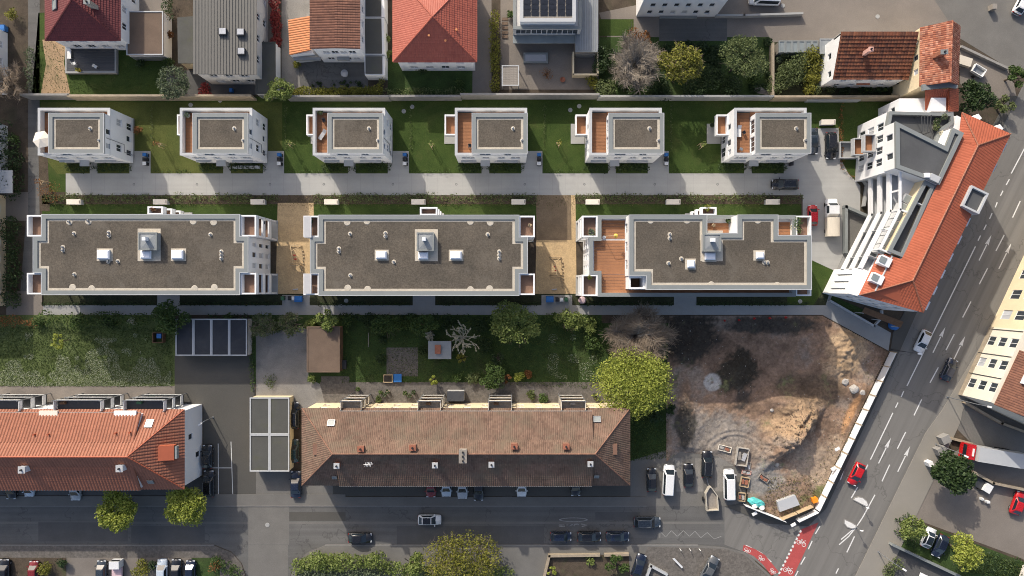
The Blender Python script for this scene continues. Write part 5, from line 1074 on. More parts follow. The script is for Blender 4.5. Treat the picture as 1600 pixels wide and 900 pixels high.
def car_meshes(kind):
    if kind in _cm: return _cm[kind]
    c = CARS[kind]; L, Wd, H = c["L"], c["W"], c["H"]; h = Wd / 2; belt = .92 if kind != "van" else 1.08; P = {}
    body_ = MB(); st = []
    hx = L / 2 - c["hood"] * L; bx = -L / 2 + c["boot"] * L
    for f, wf, z in ((-1, .74, .78), (-.975, .9, belt - .05), (-.9, .975, belt - .01), (-.6, 1, belt), (-.2, 1, belt), (.2, 1, belt), (hx / (L / 2), .995, belt + .005), (.72, .98, belt - .07), (.88, .93, belt - .14), (.96, .84, belt - .2), (1, .66, belt - .3)): st.append((f * L / 2, wf * h, z))
    st.sort(); n = 9; vs = []; fs = []
    for x, w, z in st:
        sec = [(-w * .9, .22), (-w, .42), (-w * .995, z - .18), (-w * .93, z - .03), (0, z + .035), (w * .93, z - .03), (w * .995, z - .18), (w, .42), (w * .9, .22)]
        vs += [(x, y, zz) for y, zz in sec]
    for i in range(len(st) - 1):
        for j in range(n - 1): fs.append((i * n + j, i * n + j + 1, (i + 1) * n + j + 1, (i + 1) * n + j))
        fs.append((i * n + n - 1, i * n, (i + 1) * n, (i + 1) * n + n - 1))
    fs += [tuple(range(n)), tuple(reversed(range((len(st) - 1) * n, len(st) * n)))]
    body_.add(vs, fs)
    # cabin shell
    xb1 = hx + .05; xr1 = hx - c["ws"] * L; xb0 = bx + .06; xr0 = bx + c["rr"] * L + .12
    wb, wr = h * .93, h * .74; z0, z1, z2 = belt - .02, H - .07, H
    ring = lambda xa, xb, w, z, k=.1: [(xa, -w + k, z), (xa + k, -w, z), (xb - k, -w, z), (xb, -w + k, z), (xb, w - k, z), (xb - k, w, z), (xa + k, w, z), (xa, w - k, z)]
    A, B, C = ring(xb0, xb1, wb, z0), ring(xr0, xr1, wr, z1), ring(xr0 + .12, xr1 - .12, wr - .12, z2)
    cab = [(i, (i + 1) % 8, 8 + (i + 1) % 8, 8 + i) for i in range(8)] + [(8 + i, 8 + (i + 1) % 8, 16 + (i + 1) % 8, 16 + i) for i in range(8)]
    body_.add(A + B + C, cab + [tuple(range(16, 24))])
    P["body"] = body_.mesh("body", "paint_white", True)
    rp = MB().slab([(xr0 + .14, -wr + .1, z2 + .012), (xr1 - .12, -wr + .1, z2 + .012), (xr1 - .12, wr - .1, z2 + .012), (xr0 + .14, wr - .1, z2 + .012)], .01); P["roof"] = rp.mesh("roof", "paint_white")
    def pane(a, b, c_, d, k=.12, out=.02):
        q = np.array([a, b, c_, d], float); m = q.mean(0); nn = np.cross(q[1] - q[0], q[3] - q[0]); nn /= np.linalg.norm(nn)
        q = m + (q - m) * (1 - k) + nn * out; return [tuple(x) for x in q]
    P["windscreen"] = MB().poly(pane((xb1, -wb + .08, z0), (xb1, wb - .08, z0), (xr1, wr - .08, z1 + .02), (xr1, -wr + .08, z1 + .02), .06)).mesh("windscreen", "glass_car")
    P["rear_window"] = MB().poly(pane((xb0, wb - .08, z0 + .12), (xb0, -wb + .08, z0 + .12), (xr0, -wr + .08, z1 + .02), (xr0, wr - .08, z1 + .02), .1)).mesh("rear_window", "glass_car")
    P["side_window"] = MB().poly(pane((xb0 + .25, -wb, z0 + .03), (xb1 - .25, -wb, z0 + .03), (xr1 - .02, -wr, z1), (xr0 + .05, -wr, z1), .08)).mesh("side_window", "glass_car")
    P["side_window2"] = MB().poly(pane((xb1 - .25, wb, z0 + .03), (xb0 + .25, wb, z0 + .03), (xr0 + .05, wr, z1), (xr1 - .02, wr, z1), .08)).mesh("side_window", "glass_car")
    wh = MB().tube((0, -.1, 0), (0, .1, 0), .32, n=14); P["wheel"] = wh.mesh("wheel", "rubber"); P["rim"] = MB().tube((0, -.112, 0), (0, .112, 0), .2, n=10).mesh("rim", "metal_grey")
    P["headlight"] = MB().box(0, 0, 0, .24, .36, .14).mesh("headlight", "lamp_clear"); P["taillight"] = MB().box(0, 0, 0, .1, .3, .22).mesh("taillight", "lamp_red")
    P["mirror"] = MB().box(0, 0, 0, .14, .24, .15).mesh("mirror", "plastic_black"); P["rail"] = MB().tube((xr0 + .2, 0, 0), (xr1 - .2, 0, 0), .03).mesh("roof_rail", "metal_grey")
    P["sun"] = MB().box((xr0 + xr1) / 2 + .25, 0, H + .014, .9, wr * 1.3, .012).mesh("sunroof", "glass_car")
    P["dims"] = (L, Wd, H, belt, xr0, xr1, wr, hx); _cm[kind] = P; return P
def car(x, y, ang, kind, col, label, roofm=None, rails=False, sunroof=False, name="car", z=.03, cat="car", group="cars and vans", world=None):
    P = car_meshes(kind); A = world or G(x, y); a = radians(ang)
    t = thing(name, label, cat, (A[0], A[1], z), a, group); L, Wd, H, belt, xr0, xr1, wr, hx = P["dims"]
    def ob(nm, key, loc=(0, 0, 0), m=None, par=None):
        o = link(nm, P[key], par or t, loc)
        if m: o.material_slots[0].link = 'OBJECT'; o.material_slots[0].material = MAT[m]
        return o
    pm = "paint_" + col; ob("body", "body", m=pm); ob("roof", "roof", m=roofm or pm)
    ob("windscreen", "windscreen"); ob("rear_window", "rear_window"); ob("side_window", "side_window"); ob("side_window", "side_window2")
    for sx in (-1, 1):
        for sy in (-1, 1):
            w_ = ob("wheel", "wheel", (sx * L * .3, sy * (Wd / 2 - .14), .32)); ob("rim", "rim", par=w_)
    for s in (-1, 1):
        ob("headlight", "headlight", (L / 2 * .93, s * Wd * .34, belt - .33)); ob("taillight", "taillight", (-L / 2 * .985, s * Wd * .37, belt - .32)); ob("mirror", "mirror", (hx - .12, s * (Wd / 2 + .08), belt - .02), m=pm)
        if rails: ob("roof_rail", "rail", (0, s * (wr - .1), H + .03))
    if sunroof: ob("sunroof", "sun")
    return t
car(1224, 289, 180, "suv", "black", "black estate car parked on the pale drive below the easternmost villa", rails=True, z=.05)
car(1295, 229, -90, "suv", "black", "black estate-like car in the bay beside the narrow lawn", z=.05)
car(1267, 222, -90, "sedan", "slate", "slate car half hidden by the easternmost villa's roof", z=.05, sunroof=True)
car(1267, 337, 90, "mini", "red", "small red car half under the eastern block's corner balcony", z=.05)
car(1438, 533, -115.5, "hatch", "white", "white hatchback driving on the main road beside the red-roofed corner building")
car(1479, 577, 64.5, "hatch", "navy", "dark blue convertible-like car on the main road by the cream house", roofm="cloth_dark")
car(1335, 739, -116, "hatch", "red", "bright red hatchback driving on the main road")
car(672, 810, 0, "hatch", "white", "white hatchback with black roof driving on the lower street", roofm="paint_black")
car(564, 838, 0, "hatch", "black", "black car parked alone at the lower street's south kerb")
car(876, 836, 0, "mini", "navy", "leftmost of three dark cars parked under the road letters")
car(920, 836, 0, "hatch", "black", "middle of three dark cars parked at the lower street's kerb")
car(964, 836, 0, "hatch", "navy", "rightmost of three dark cars parked at the lower street's kerb", sunroof=True)
car(1010, 814, 0, "suv", "slate", "blue-grey estate car driving at the edge of the building's shadow", rails=True)
car(1017, 748, 90, "hatch", "black", "black car parked beside the old terrace's gable grass, first of the apron row")
car(1043, 748, 87, "van", "white", "white people carrier parked between two black cars on the apron", cat="van", name="van")
car(1074, 741, 90, "hatch", "black", "black car parked right of the white people carrier")
car(1103, 724, 88, "suv", "black", "black estate car with roof rails parked on the building site edge", rails=True)
car(1137, 755, 91, "van", "white", "white delivery van beside the stacked pallets on the site", cat="van", name="van")
car(461, 648, 90, "suv", "black", "black car with pale roof rails between garages and old terrace", rails=True)
car(461, 703, 90, "hatch", "green", "dark green car between garages and old terrace, middle of three")
car(464, 755, 90, "sedan", "navy", "dark blue car at the old terrace's south-west corner")
car(327, 712, 90, "hatch", "black", "black car in the marked bay beside the white gable, upper")
car(329, 754, 90, "suv", "black", "black car in the marked bay beside the white gable, lower", rails=True)
car(997, 881, 72, "hatch", "navy", "dark blue car parked beside the hedge at the bottom edge, near the bike lane")
car(1107, 886, 62, "sedan", "grey", "dark grey car at the bottom edge beside the cobbled corner")
car(1447, 838, 66, "mini", "white", "white car with black glass roof parked under the lime tree, lower right", roofm="glass_car")
car(1465, 851, -114, "hatch", "navy", "dark blue car parked beside the white one, lower right yard")
car(1586, 784, 70, "hatch", "red", "red car with covered rear window at the right edge", rails=False)
car(1192, 2, 178, "van", "white", "white van parked at the top edge beside the ringed manhole", cat="van", name="van")
car(1592, 8, 62, "hatch", "white", "white car at the top right corner of the picture")
car(674, 757, -90, "hatch", "maroon", "red car nose-out under the old terrace's street eave")
car(698, 756, -90, "hatch", "light_blue", "pale blue car nose-out under the old terrace's eave beside the red one")
car(723, 757, -90, "sedan", "silver", "silver white car nose-out under the old terrace's eave beside the black one")
car(748, 760, -90, "sedan", "black", "black car nose-out under the old terrace's eave, fourth of its row")
car(815, 756, -90, "hatch", "white", "white car nose-out alone under the old terrace's eave")
car(899, 755, -90, "hatch", "black", "black car barely showing under the old terrace's eave, near its east end")
car(122, 762, -90, "hatch", "silver", "silver car showing under the bright red roof's street eave")
car(50, 758, -90, "mini", "light_blue", "pale car under the bright red roof's eave near the left edge")
car(22, 760, -90, "hatch", "black", "black car under the bright red roof's eave at the left edge")
for x, col, kind, lab in ((12, "black", "hatch", "dark car at the bottom left corner, leftmost of the bottom bays"), (163, "slate", "mini", "blue-grey car at the bottom edge beside the pale small truck"), (257, "light_blue", "hatch", "pale blue car at the bottom edge, left of two black ones"), (279, "black", "hatch", "black car at the bottom edge right of the pale blue one"), (301, "navy", "mini", "dark blue car at the bottom edge, last before the hedge corner")):
    car(x, 889, 90, kind, col, lab, z=.125)
car(58, 890, 90, "mini", "maroon", "dark red car half covered by a small bush at the bottom left", z=.125)
# white pick-up with tarpaulin box
tk = thing("pickup_truck", "white pickup truck with cream tarpaulin load box in the yard", "truck", (*G(1296, 341), .05)); x, y = G(1296, 341)
cb_ = MB(); q = []
for yy, w, z in ((.05, .98, 1.0), (.6, 1.0, 1.95), (2.0, .98, 1.95), (2.55, .97, 1.15), (3.2, .9, .95), (3.35, .75, .6)): q.append((yy, w, z))
vs = []; fs = []
for yy, w, z in q: vs += [(x - w, y + yy, .35), (x - w, y + yy, min(z, 1.0)), (x - w * .86, y + yy, z), (x + w * .86, y + yy, z), (x + w, y + yy, min(z, 1.0)), (x + w, y + yy, .35)]
for i in range(len(q) - 1): fs += [(i * 6 + j, i * 6 + (j + 1) % 6, (i + 1) * 6 + (j + 1) % 6, (i + 1) * 6 + j) for j in range(6)]
fs += [tuple(range(6)), tuple(reversed(range(len(vs) - 6, len(vs))))]
cb_.add(vs, fs).build("cab", "paint_white", tk)
MB().poly([(x - .78, y + 2.52, 1.22), (x + .78, y + 2.52, 1.22), (x + .74, y + 2.06, 1.93), (x - .74, y + 2.06, 1.93)][::1]).build("windscreen", "glass_car", tk)
for s in (-1, 1): MB().poly([(x + s * .985, y + .7, 1.1), (x + s * .985, y + 2.1, 1.1), (x + s * .89, y + 1.9, 1.85), (x + s * .89, y + .75, 1.85)]).build("side_window", "glass_car", tk)
tp = MB(); n_ = 9; ys = (y - 3.3, y - .02)
arc = [(x + 1.12 * cos(pi * i / (n_ - 1)) * (1 if 0 < i < n_ - 1 else 1.0), 1.5 + .62 * sin(pi * i / (n_ - 1))) for i in range(n_)]; arc = [(x + 1.12, .7)] + arc + [(x - 1.12, .7)]
vs = [(a, ys[0], b) for a, b in arc] + [(a, ys[1], b) for a, b in arc]; m_ = len(arc); tp.add(vs, [(i, i + 1, m_ + i + 1, m_ + i) for i in range(m_ - 1)] + [tuple(range(m_)), tuple(range(m_, 2 * m_))]).build("tarpaulin", "tarp_beige", tk)
MB().box(x, y - 1.66, .5, 2.1, 3.3, .2).build("bed", "metal_grey", tk)
for yy in (-2.3, 2.3):
    for s in (-1, 1): MB().tube((x + s * .75, y + yy, .33), (x + s * 1.0, y + yy, .33), .33, n=12).build("wheel", "rubber", tk)
for s in (-1, 1): MB().box(x + s * 1.1, y + 2.2, 1.1, .25, .14, .2).build("mirror", "plastic_black", tk)
# small pale truck at the bottom edge, box trailer with drawbar, lorry on the right
ts = thing("small_truck", "small pale truck at the bottom edge with its load bed open", "truck", (*G(187, 888), .12)); x, y = G(187, 888)
MB().box(x, y - .9, .5, 1.7, 2.8, .45).build("load_bed", "cloth_pink", ts); MB().box(x, y + 1.2, .3, 1.7, 1.3, 1.5).build("cab", "paint_white", ts); MB().box(x, y + 1.87, 1.0, 1.5, .06, .6).build("windscreen", "glass_car", ts)
for yy in (-1.4, 1.2):
    for s in (-1, 1): MB().tube((x + s * .6, y + yy, .4), (x + s * .84, y + yy, .4), .28, n=10).build("wheel", "rubber", ts)
tr = thing("trailer", "empty beige box trailer with pointed front on the apron", "trailer", (*G(1107, 775), .03)); P_ = GP([(1104.5, 758), (1108, 757), (1118, 771), (1120, 794), (1101, 795), (1099, 768)]); P_ = ccw(P_)
MB().ring(P_, .14, .5, 1.35).build("side_wall", "paint_beige", tr); MB().prism(inset(P_, .12), .45, .62, True).build("floor", "wood_grey", tr)
MB().tube((*G(1106, 758), .55), (*G(1103, 746), .5), .07).build("drawbar", "metal_grey", tr)
for s in (1097.5, 1121): A = G(s, 778); MB().tube((A[0] - .12, A[1], .33), (A[0] + .12, A[1], .33), .33, n=12).build("wheel", "rubber", tr)
lo = thing("lorry", "parked lorry with red cab and long grey box at the right edge", "lorry", (*G(1560, 712), .03)); an = -.16
def LR(u, v): c = W(1519, 706, 3); q = rot2(u, v, an); return (c[0] + q[0], c[1] + q[1])
MB().box(*LR(5.3, -.2), .9, 8.6, 2.5, 2.5, an).build("cargo_box", "coping_white", lo); MB().box(*LR(.1, -.1), .5, 1.3, 2.6, 2.3, an).build("cab", "paint_red", lo); MB().box(*LR(.3, -.1), 2.82, .25, 1.3, .15, an).build("wind_deflector", "plastic_white", lo)
MB().box(*LR(-.57, -.1), 1.5, .06, 2.2, .9, an).build("windscreen", "glass_car", lo)
for u in (.2, 6.2, 7.4):
    for v in (-1.15, 1.0): c = LR(u, v); MB().box(c[0], c[1], .03, .9, .3, .9, an).build("wheel", "rubber", lo)
tg = thing("flatbed_trailer", "white open trailer with tools behind the dark tree", "trailer", (*G(1535, 755), .02)); an = -.55; c = G(1532, 757)
MB().box(c[0], c[1], .4, 2.6, 1.6, .12, an).build("bed", "metal_dark", tg); MB().box(c[0] + .7, c[1] - .4, .53, 1.3, 1.5, .5, an).build("white_box", "plastic_white", tg)
for s in (-1, 1): q = rot2(0, s * .9, an); MB().box(c[0] + q[0], c[1] + q[1], .05, .6, .16, .6, an).build("wheel", "rubber", tg)
# ------------------------------------------------------------------ bins, boxes, young trees, lawn things by the villas
_pm = {}
def wheelie(x, y, col, label, big=False, group="rubbish bins", rz=0.):
    A = G(x, y); s = (1.3, 1.0, 1.2) if big else (.56, .66, 1.0); t = thing("rubbish_bin", label, "bin", (A[0], A[1], .05), rz, group)
    key = (col, big)
    if key not in _pm:
        b = MB(); w0, d0, w1, d1 = s[0] * .42, s[1] * .42, s[0] * .5, s[1] * .5
        b.add([(-w0, -d0, .08), (w0, -d0, .08), (w0, d0, .08), (-w0, d0, .08), (-w1, -d1, s[2] * .9), (w1, -d1, s[2] * .9), (w1, d1, s[2] * .9), (-w1, d1, s[2] * .9)], [(3, 2, 1, 0), (0, 1, 5, 4), (1, 2, 6, 5), (2, 3, 7, 6), (3, 0, 4, 7), (4, 5, 6, 7)])
        l = MB(); l.add([(-w1 * 1.05, -d1 * 1.05, s[2] * .905), (w1 * 1.05, -d1 * 1.05, s[2] * .905), (w1 * 1.05, d1 * 1.05, s[2] * .905), (-w1 * 1.05, d1 * 1.05, s[2] * .905), (-w1 * .9, -d1 * .4, s[2]), (w1 * .9, -d1 * .4, s[2]), (w1 * .9, d1 * .9, s[2]), (-w1 * .9, d1 * .9, s[2])], [(0, 1, 5, 4), (1, 2, 6, 5), (2, 3, 7, 6), (3, 0, 4, 7), (4, 5, 6, 7)])
        h_ = MB().tube((-w1 * .8, d1 * 1.15, s[2] * .93), (w1 * .8, d1 * 1.15, s[2] * .93), .03); wl_ = MB().tube((-w1 * .9, d1, .1), (w1 * .9, d1, .1), .1, n=10)
        _pm[key] = (b.mesh("body", "plastic_black" if col == "plastic_white" else col), l.mesh("lid", col), h_.mesh("handle", "plastic_black"), wl_.mesh("wheels", "rubber"))
    for nm, me in zip(("body", "lid", "handle", "wheels"), _pm[key]): link(nm, me, t)
    return t
for i, x in enumerate(VX[:5]):
    for k, (c_, cn) in enumerate((("plastic_blue", "blue"), ("plastic_black", "black"), ("plastic_white", "white-lidded black"))):
        wheelie(x + 125.5, (243, 250, 257)[k], c_, f"{cn} wheeled bin on the pad right of the {VN[i]}", rz=-pi / 2)
wheelie(469, 467, "plastic_blue", "large blue paper bin on the pad below the western sand pit", True); wheelie(858.5, 467.5, "plastic_blue", "large blue paper bin on the pad below the eastern sand pit", True)
for x, y, c_, lab in ((461, 466, "plastic_white", "white-lidded bin beside the large blue bin, western pad, nearest it"), (455, 466, "plastic_black", "black bin second from the large blue bin on the western pad"), (444, 466, "plastic_green", "green bin at the west end of the western pad"), (870, 468, "plastic_black", "black bin beside the large blue bin on the eastern pad"), (877, 468, "plastic_white", "white-lidded bin in the middle of the eastern pad"), (884, 468, "plastic_green", "green bin at the east end of the eastern pad")): wheelie(x, y, c_, lab)
wheelie(1234, 257, "plastic_black", "single black bin below the easternmost villa's south-east corner"); wheelie(9, 47, "plastic_blue", "blue bin by the dark house at the top left edge", True)
def storage(x, y, label, L=2.45, Wd=.9, h=1.15, rz=0., g_="garden storage boxes along the planting strip"):
    A = W(x, y, 0); t = thing("garden_box", label, "storage box", (A[0], A[1], 0), rz, g_)
    if "sb" not in _pm: _pm["sb"] = (MB().box(0, 0, 0, L - .08, Wd - .08, h - .1).mesh("body", "coping_white"), MB().slab([(-L / 2, -Wd / 2, h - .06), (L / 2, -Wd / 2, h - .06), (L / 2, Wd / 2, h), (-L / 2, Wd / 2, h)], .08).mesh("lid", "cloth_cream"), MB().box(L / 2 * .86, 0, h + .0, .12, .5, .05).mesh("hatch", "wood_grey"))
    for nm, me in zip(("body", "lid", "hatch"), _pm["sb"]): link(nm, me, t)
for x, lab in ((121, "left of the western block's north balcony, at the strip's west end"), (255, "straight above the western block's north balcony"), (406, "near the western block's north-east corner"), (520, "near the middle block's north-west corner"), (655, "just above-left of the middle block's north balcony"), (810, "near the middle block's north-east corner"), (925, "beside the narrow sand path, by the eastern block"), (1050, "left of the eastern block's north balcony"), (1204, "at the strip's east end, above the eastern block")):
    storage(x, 316.5, "cream garden storage box " + lab)
storage(1290, 193, "white garden box on grass above the black estate-like car", rz=0.02)
def stake_tree(x, y, label, leaf="leaf_spring", n=60):
    A = G(x, y); t = thing("young_tree", label, "young tree", (A[0], A[1], .02), group="young trees tied to stakes"); tops = []
    for k in range(3):
        a = 2 * pi * k / 3 + .5; p = (A[0] + .42 * cos(a), A[1] + .42 * sin(a)); tops.append(p); MB().tube((*p, .0), (*p, 1.9), .045, .04).build("stake", "wood_pale", t)
    for i in range(3): MB().tube((*tops[i], 1.82), (*tops[(i + 1) % 3], 1.82), .05).build("crossbar", "wood_pale", t)
    MB().tube((*A, 0), (A[0], A[1], 3.2), .045, .02).build("trunk", "bark_grey", t)
    foliage("crown", [(A[0], A[1], 3.0, .55), (A[0] + .2, A[1], 2.6, .4)], n, .11, leaf, t)
# ------------------------------------------------------------------ outdoor furniture
def table(x, y, h0, w, d, label, m="wood_grey", rz=0., z=.72):
    A = W(x, y, h0 + z) if h0 else (*G(x, y), 0); t = thing("garden_table", label, "table", (A[0], A[1], h0), rz)
    MB().box(0, 0, z - .05, w, d, .05).build("top", m, t)
    for sx in (-1, 1):
        for sy in (-1, 1): MB().box(sx * (w / 2 - .08), sy * (d / 2 - .08), 0, .07, .07, z - .05).build("leg", m, t)
    return t
def chair(x, y, h0, rz, label, m="metal_dark", group="garden chairs"):
    A = W(x, y, h0 + .45) if h0 else (*G(x, y), 0); t = thing("garden_chair", label, "chair", (A[0], A[1], h0), rz, group)
    key = "ch" + m
    if key not in _pm: _pm[key] = (MB().box(0, 0, .42, .5, .5, .06).mesh("seat", m), MB().box(0, .25, .48, .5, .06, .45).mesh("backrest", m), MB().box(0, 0, 0, .05, .05, .42).mesh("leg", m))
    link("seat", _pm[key][0], t); link("backrest", _pm[key][1], t)
    for sx in (-.21, .21):
        for sy in (-.21, .21): link("leg", _pm[key][2], t, (sx, sy, 0))
def lounger(x, y, h0, rz, label, m="cloth_grey"):
    A = W(x, y, h0 + .4) if h0 else (*G(x, y), 0); t = thing("sun_lounger", label, "sun lounger", (A[0], A[1], h0), rz)
    MB().box(-.2, 0, .32, 1.3, .65, .1).build("mattress", m, t); MB().slab([(.45, -.32, .42), (1.0, -.32, .75), (1.0, .32, .75), (.45, .32, .42)], .1).build("backrest", m, t)
    for sx in (-.7, .7):
        for sy in (-.25, .25): MB().box(sx, sy, 0, .05, .05, .32).build("leg", "metal_white", t)
def parasol(x, y, h0, r, label, m="cloth_cream", n=6, hgt=2.3):
    A = W(x, y, h0 + hgt); t = thing("parasol", label, "parasol", (A[0], A[1], h0)); c = MB(); z = h0 + hgt
    rim = [(A[0] + r * cos(2 * pi * i / n + .2), A[1] + r * sin(2 * pi * i / n + .2), z - .45) for i in range(n)]
    for i in range(n): c.poly([rim[i], rim[(i + 1) % n], (A[0], A[1], z)])
    c.build("canopy", m, t); MB().tube((A[0], A[1], h0), (A[0], A[1], z + .1), .035).build("pole", "metal_grey", t); MB().lathe(A[0], A[1], [(.35, h0), (.35, h0 + .08), (.1, h0 + .12)], 12).build("base", "stone", t)
def pot(x, y, h0, label, m="sandstone", leaf="leaf_dark", r=.3, n=70):
    A = W(x, y, h0 + .5) if h0 else (*G(x, y), 0); t = thing("potted_plant", label, "potted plant", (A[0], A[1], h0))
    MB().lathe(A[0], A[1], [(r * .7, h0), (r, h0 + .45), (r * .85, h0 + .42)], 10).build("pot", m, t); foliage("foliage", [(A[0], A[1], h0 + .75, r * 1.3)], n, .13, leaf, t)
# ------------------------------------------------------------------ plants
islmat("leaf_lime", [(.24, .29, .045), (.32, .36, .065), (.38, .41, .09), (.28, .32, .05)], .6, .3, .35)
islmat("leaf_spring", [(.11, .16, .035), (.19, .24, .06), (.25, .29, .09), (.14, .19, .045)], .6, .3, .3)
islmat("leaf_yellow", [(.16, .165, .025), (.25, .24, .04), (.20, .20, .03), (.12, .13, .025)], .6, .3, .3)
islmat("leaf_olive", [(.075, .10, .030), (.12, .15, .055), (.15, .18, .075), (.09, .12, .04)], .65, .25, .25)
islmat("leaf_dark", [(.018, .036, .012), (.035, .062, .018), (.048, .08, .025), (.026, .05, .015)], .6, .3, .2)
islmat("leaf_mid", [(.04, .07, .018), (.065, .11, .026), (.09, .14, .035), (.05, .085, .02)], .6, .3, .25)
islmat("leaf_grey", [(.075, .10, .055), (.11, .14, .08), (.14, .17, .10), (.09, .12, .065)], .65, .25, .25)
islmat("leaf_red", [(.22, .03, .03), (.32, .05, .045), (.18, .025, .025), (.28, .06, .04)], .6, .3, .25)
islmat("leaf_rust", [(.20, .085, .03), (.26, .12, .045), (.16, .075, .03)], .7, .2, .2)
islmat("blossom", [(.50, .47, .34), (.62, .59, .46), (.40, .37, .26)], .8, .2, .2)
islmat("twig_brown", [(.20, .155, .112), (.27, .215, .16), (.155, .12, .088)], .9, .15)
islmat("twig_grey", [(.20, .17, .135), (.27, .235, .19), (.16, .135, .11)], .9, .15)
islmat("grass_blade", [(.045, .075, .02), (.075, .11, .03), (.095, .125, .04), (.06, .09, .025)], .8, .2, .2)
islmat("straw", [(.20, .155, .08), (.14, .115, .06), (.11, .12, .05)], .9, .1, .1)
islmat("daisy", [(.30, .33, .22), (.42, .44, .33), (.24, .28, .16)], .8, .2)
islmat("clod", [(.16, .12, .083), (.20, .152, .105), (.125, .096, .069), (.225, .176, .125)], .95, .1)
islmat("pebble", [(.30, .28, .25), (.40, .38, .34), (.22, .2, .18)], .9, .2)
rng = np.random.default_rng(11)
def leaf_mesh(P, size, upb=.5, asp=.62, jit=.5):
    """quads (leaves) centred on points P"""
    n = len(P); nr = rng.normal(size=(n, 3)); nr[:, 2] = np.abs(nr[:, 2]) + upb; nr /= np.linalg.norm(nr, axis=1)[:, None]
    a = rng.normal(size=(n, 3)); u = np.cross(nr, a); u /= np.linalg.norm(u, axis=1)[:, None]; v = np.cross(nr, u)
    s = (size * rng.uniform(1 - jit, 1 + jit, n))[:, None]; u = u * s; v = v * s * asp
    V = np.stack([P - u, P - v * .9 + u * .1, P + u, P + v * .9 + u * .1], 1).reshape(-1, 3); return V
def npmesh(name, V, m, off=(0, 0, 0), k=4):
    V = np.asarray(V, float) - np.array(off); n = len(V) // k; me = bpy.data.meshes.new(name)
    me.vertices.add(len(V)); me.vertices.foreach_set("co", V.astype(np.float32).ravel()); me.loops.add(n * k); me.loops.foreach_set("vertex_index", np.arange(n * k, dtype=np.int32))
    me.polygons.add(n); me.polygons.foreach_set("loop_start", np.arange(0, n * k, k, dtype=np.int32)); me.polygons.foreach_set("loop_total", np.full(n, k, dtype=np.int32))
    me.materials.append(MAT[m]); me.update(calc_edges=True); return me
def clump_points(cl, n):
    cl = np.array(cl, float); w = cl[:, 3] ** 2; idx = rng.choice(len(cl), n, p=w / w.sum()); c = cl[idx]
    d = rng.normal(size=(n, 3)); d /= np.linalg.norm(d, axis=1)[:, None]; r = rng.uniform(.25, 1, n) ** .5
    return c[:, :3] + d * (r * c[:, 3])[:, None] * np.array((1, 1, .8))
def foliage(name, cl, n, size, m, parent=None, upb=.5, keepz=.05):
    P = clump_points(cl, n); P = P[P[:, 2] > keepz]; off = ORI.get(parent.name, (0, 0, 0)) if parent else (0, 0, 0)
    o = link(name, npmesh(name, leaf_mesh(P, size, upb), m, off), parent)
    if parent: ORI[o.name] = off
    return o
def limbs(mb, base, h, spread, n=7, r=.2, sub=3, top=.9, lean=(0, 0)):
    """tapered trunk with forked limbs; returns limb tips"""
    tips = []; b = np.array(base, float); fork = b + np.array((lean[0] * .3, lean[1] * .3, h * .35)); mb.tube(b, fork, r, r * .72, 8)
    for i in range(n):
        a = 2 * pi * i / n + rng.uniform(-.3, .3); q = rng.uniform(.55, 1)
        mid = fork + np.array((cos(a) * spread * .4 * q, sin(a) * spread * .4 * q, h * rng.uniform(.15, .3))); mb.tube(fork, mid, r * .5, r * .32, 6)
        for k in range(sub):
            a2 = a + rng.uniform(-.6, .6); t_ = mid + np.array((cos(a2) * spread * rng.uniform(.25, .6), sin(a2) * spread * rng.uniform(.25, .6), h * rng.uniform(.05, .35))); mb.tube(mid, t_, r * .28, r * .08, 5); tips.append((mid, t_))
    return tips
def tree(x, y, r, h, label, leaf="leaf_mid", n=2600, size=.2, bark="bark", name="tree", rx=1., ry=1., hz=None, clumps=26, twiggy=0, group=None, trunk=.2, cat="tree"):
    """deciduous tree; x, y, r in photo pixels of its crown, h in metres"""
    A = W(x, y, h * .7); R = r * K * (1 - h * .7 / CH); t = thing(name, label, cat, (A[0], A[1], 0), group=group)
    mb = MB(); limbs(mb, (A[0], A[1], 0), h, R, 7, trunk); mb.build("trunk", bark, t)
    cl = []
    for i in range(clumps):
        a = rng.uniform(0, 2 * pi); q = sqrt(rng.uniform(0, 1)) * .82; zz = h * (.5 + .42 * sqrt(max(0, 1 - q * q)) * rng.uniform(.55, 1)); cr = R * rng.uniform(.2, .38)
        cl.append((A[0] + cos(a) * q * R * rx, A[1] + sin(a) * q * R * ry, zz, cr))
    foliage("crown", cl, n, size, leaf, t)
    if twiggy: twigs(t, cl, twiggy, "twig_brown")
    return t
def twigs(t, cl, n, m, L=.8):
    P = clump_points(cl, n); d = rng.normal(size=(len(P), 3)); d[:, 2] *= .5; d /= np.linalg.norm(d, axis=1)[:, None]
    s = np.cross(d, (0, 0, 1.)); s /= (np.linalg.norm(s, axis=1)[:, None] + 1e-6); q = L * rng.uniform(.5, 1.2, len(P))[:, None]
    V = np.stack([P - s * .018, P + s * .018, P + d * q + s * .006, P + d * q - s * .006], 1).reshape(-1, 3)
    return link("twigs", npmesh("twigs", V, m, ORI[t.name]), t)
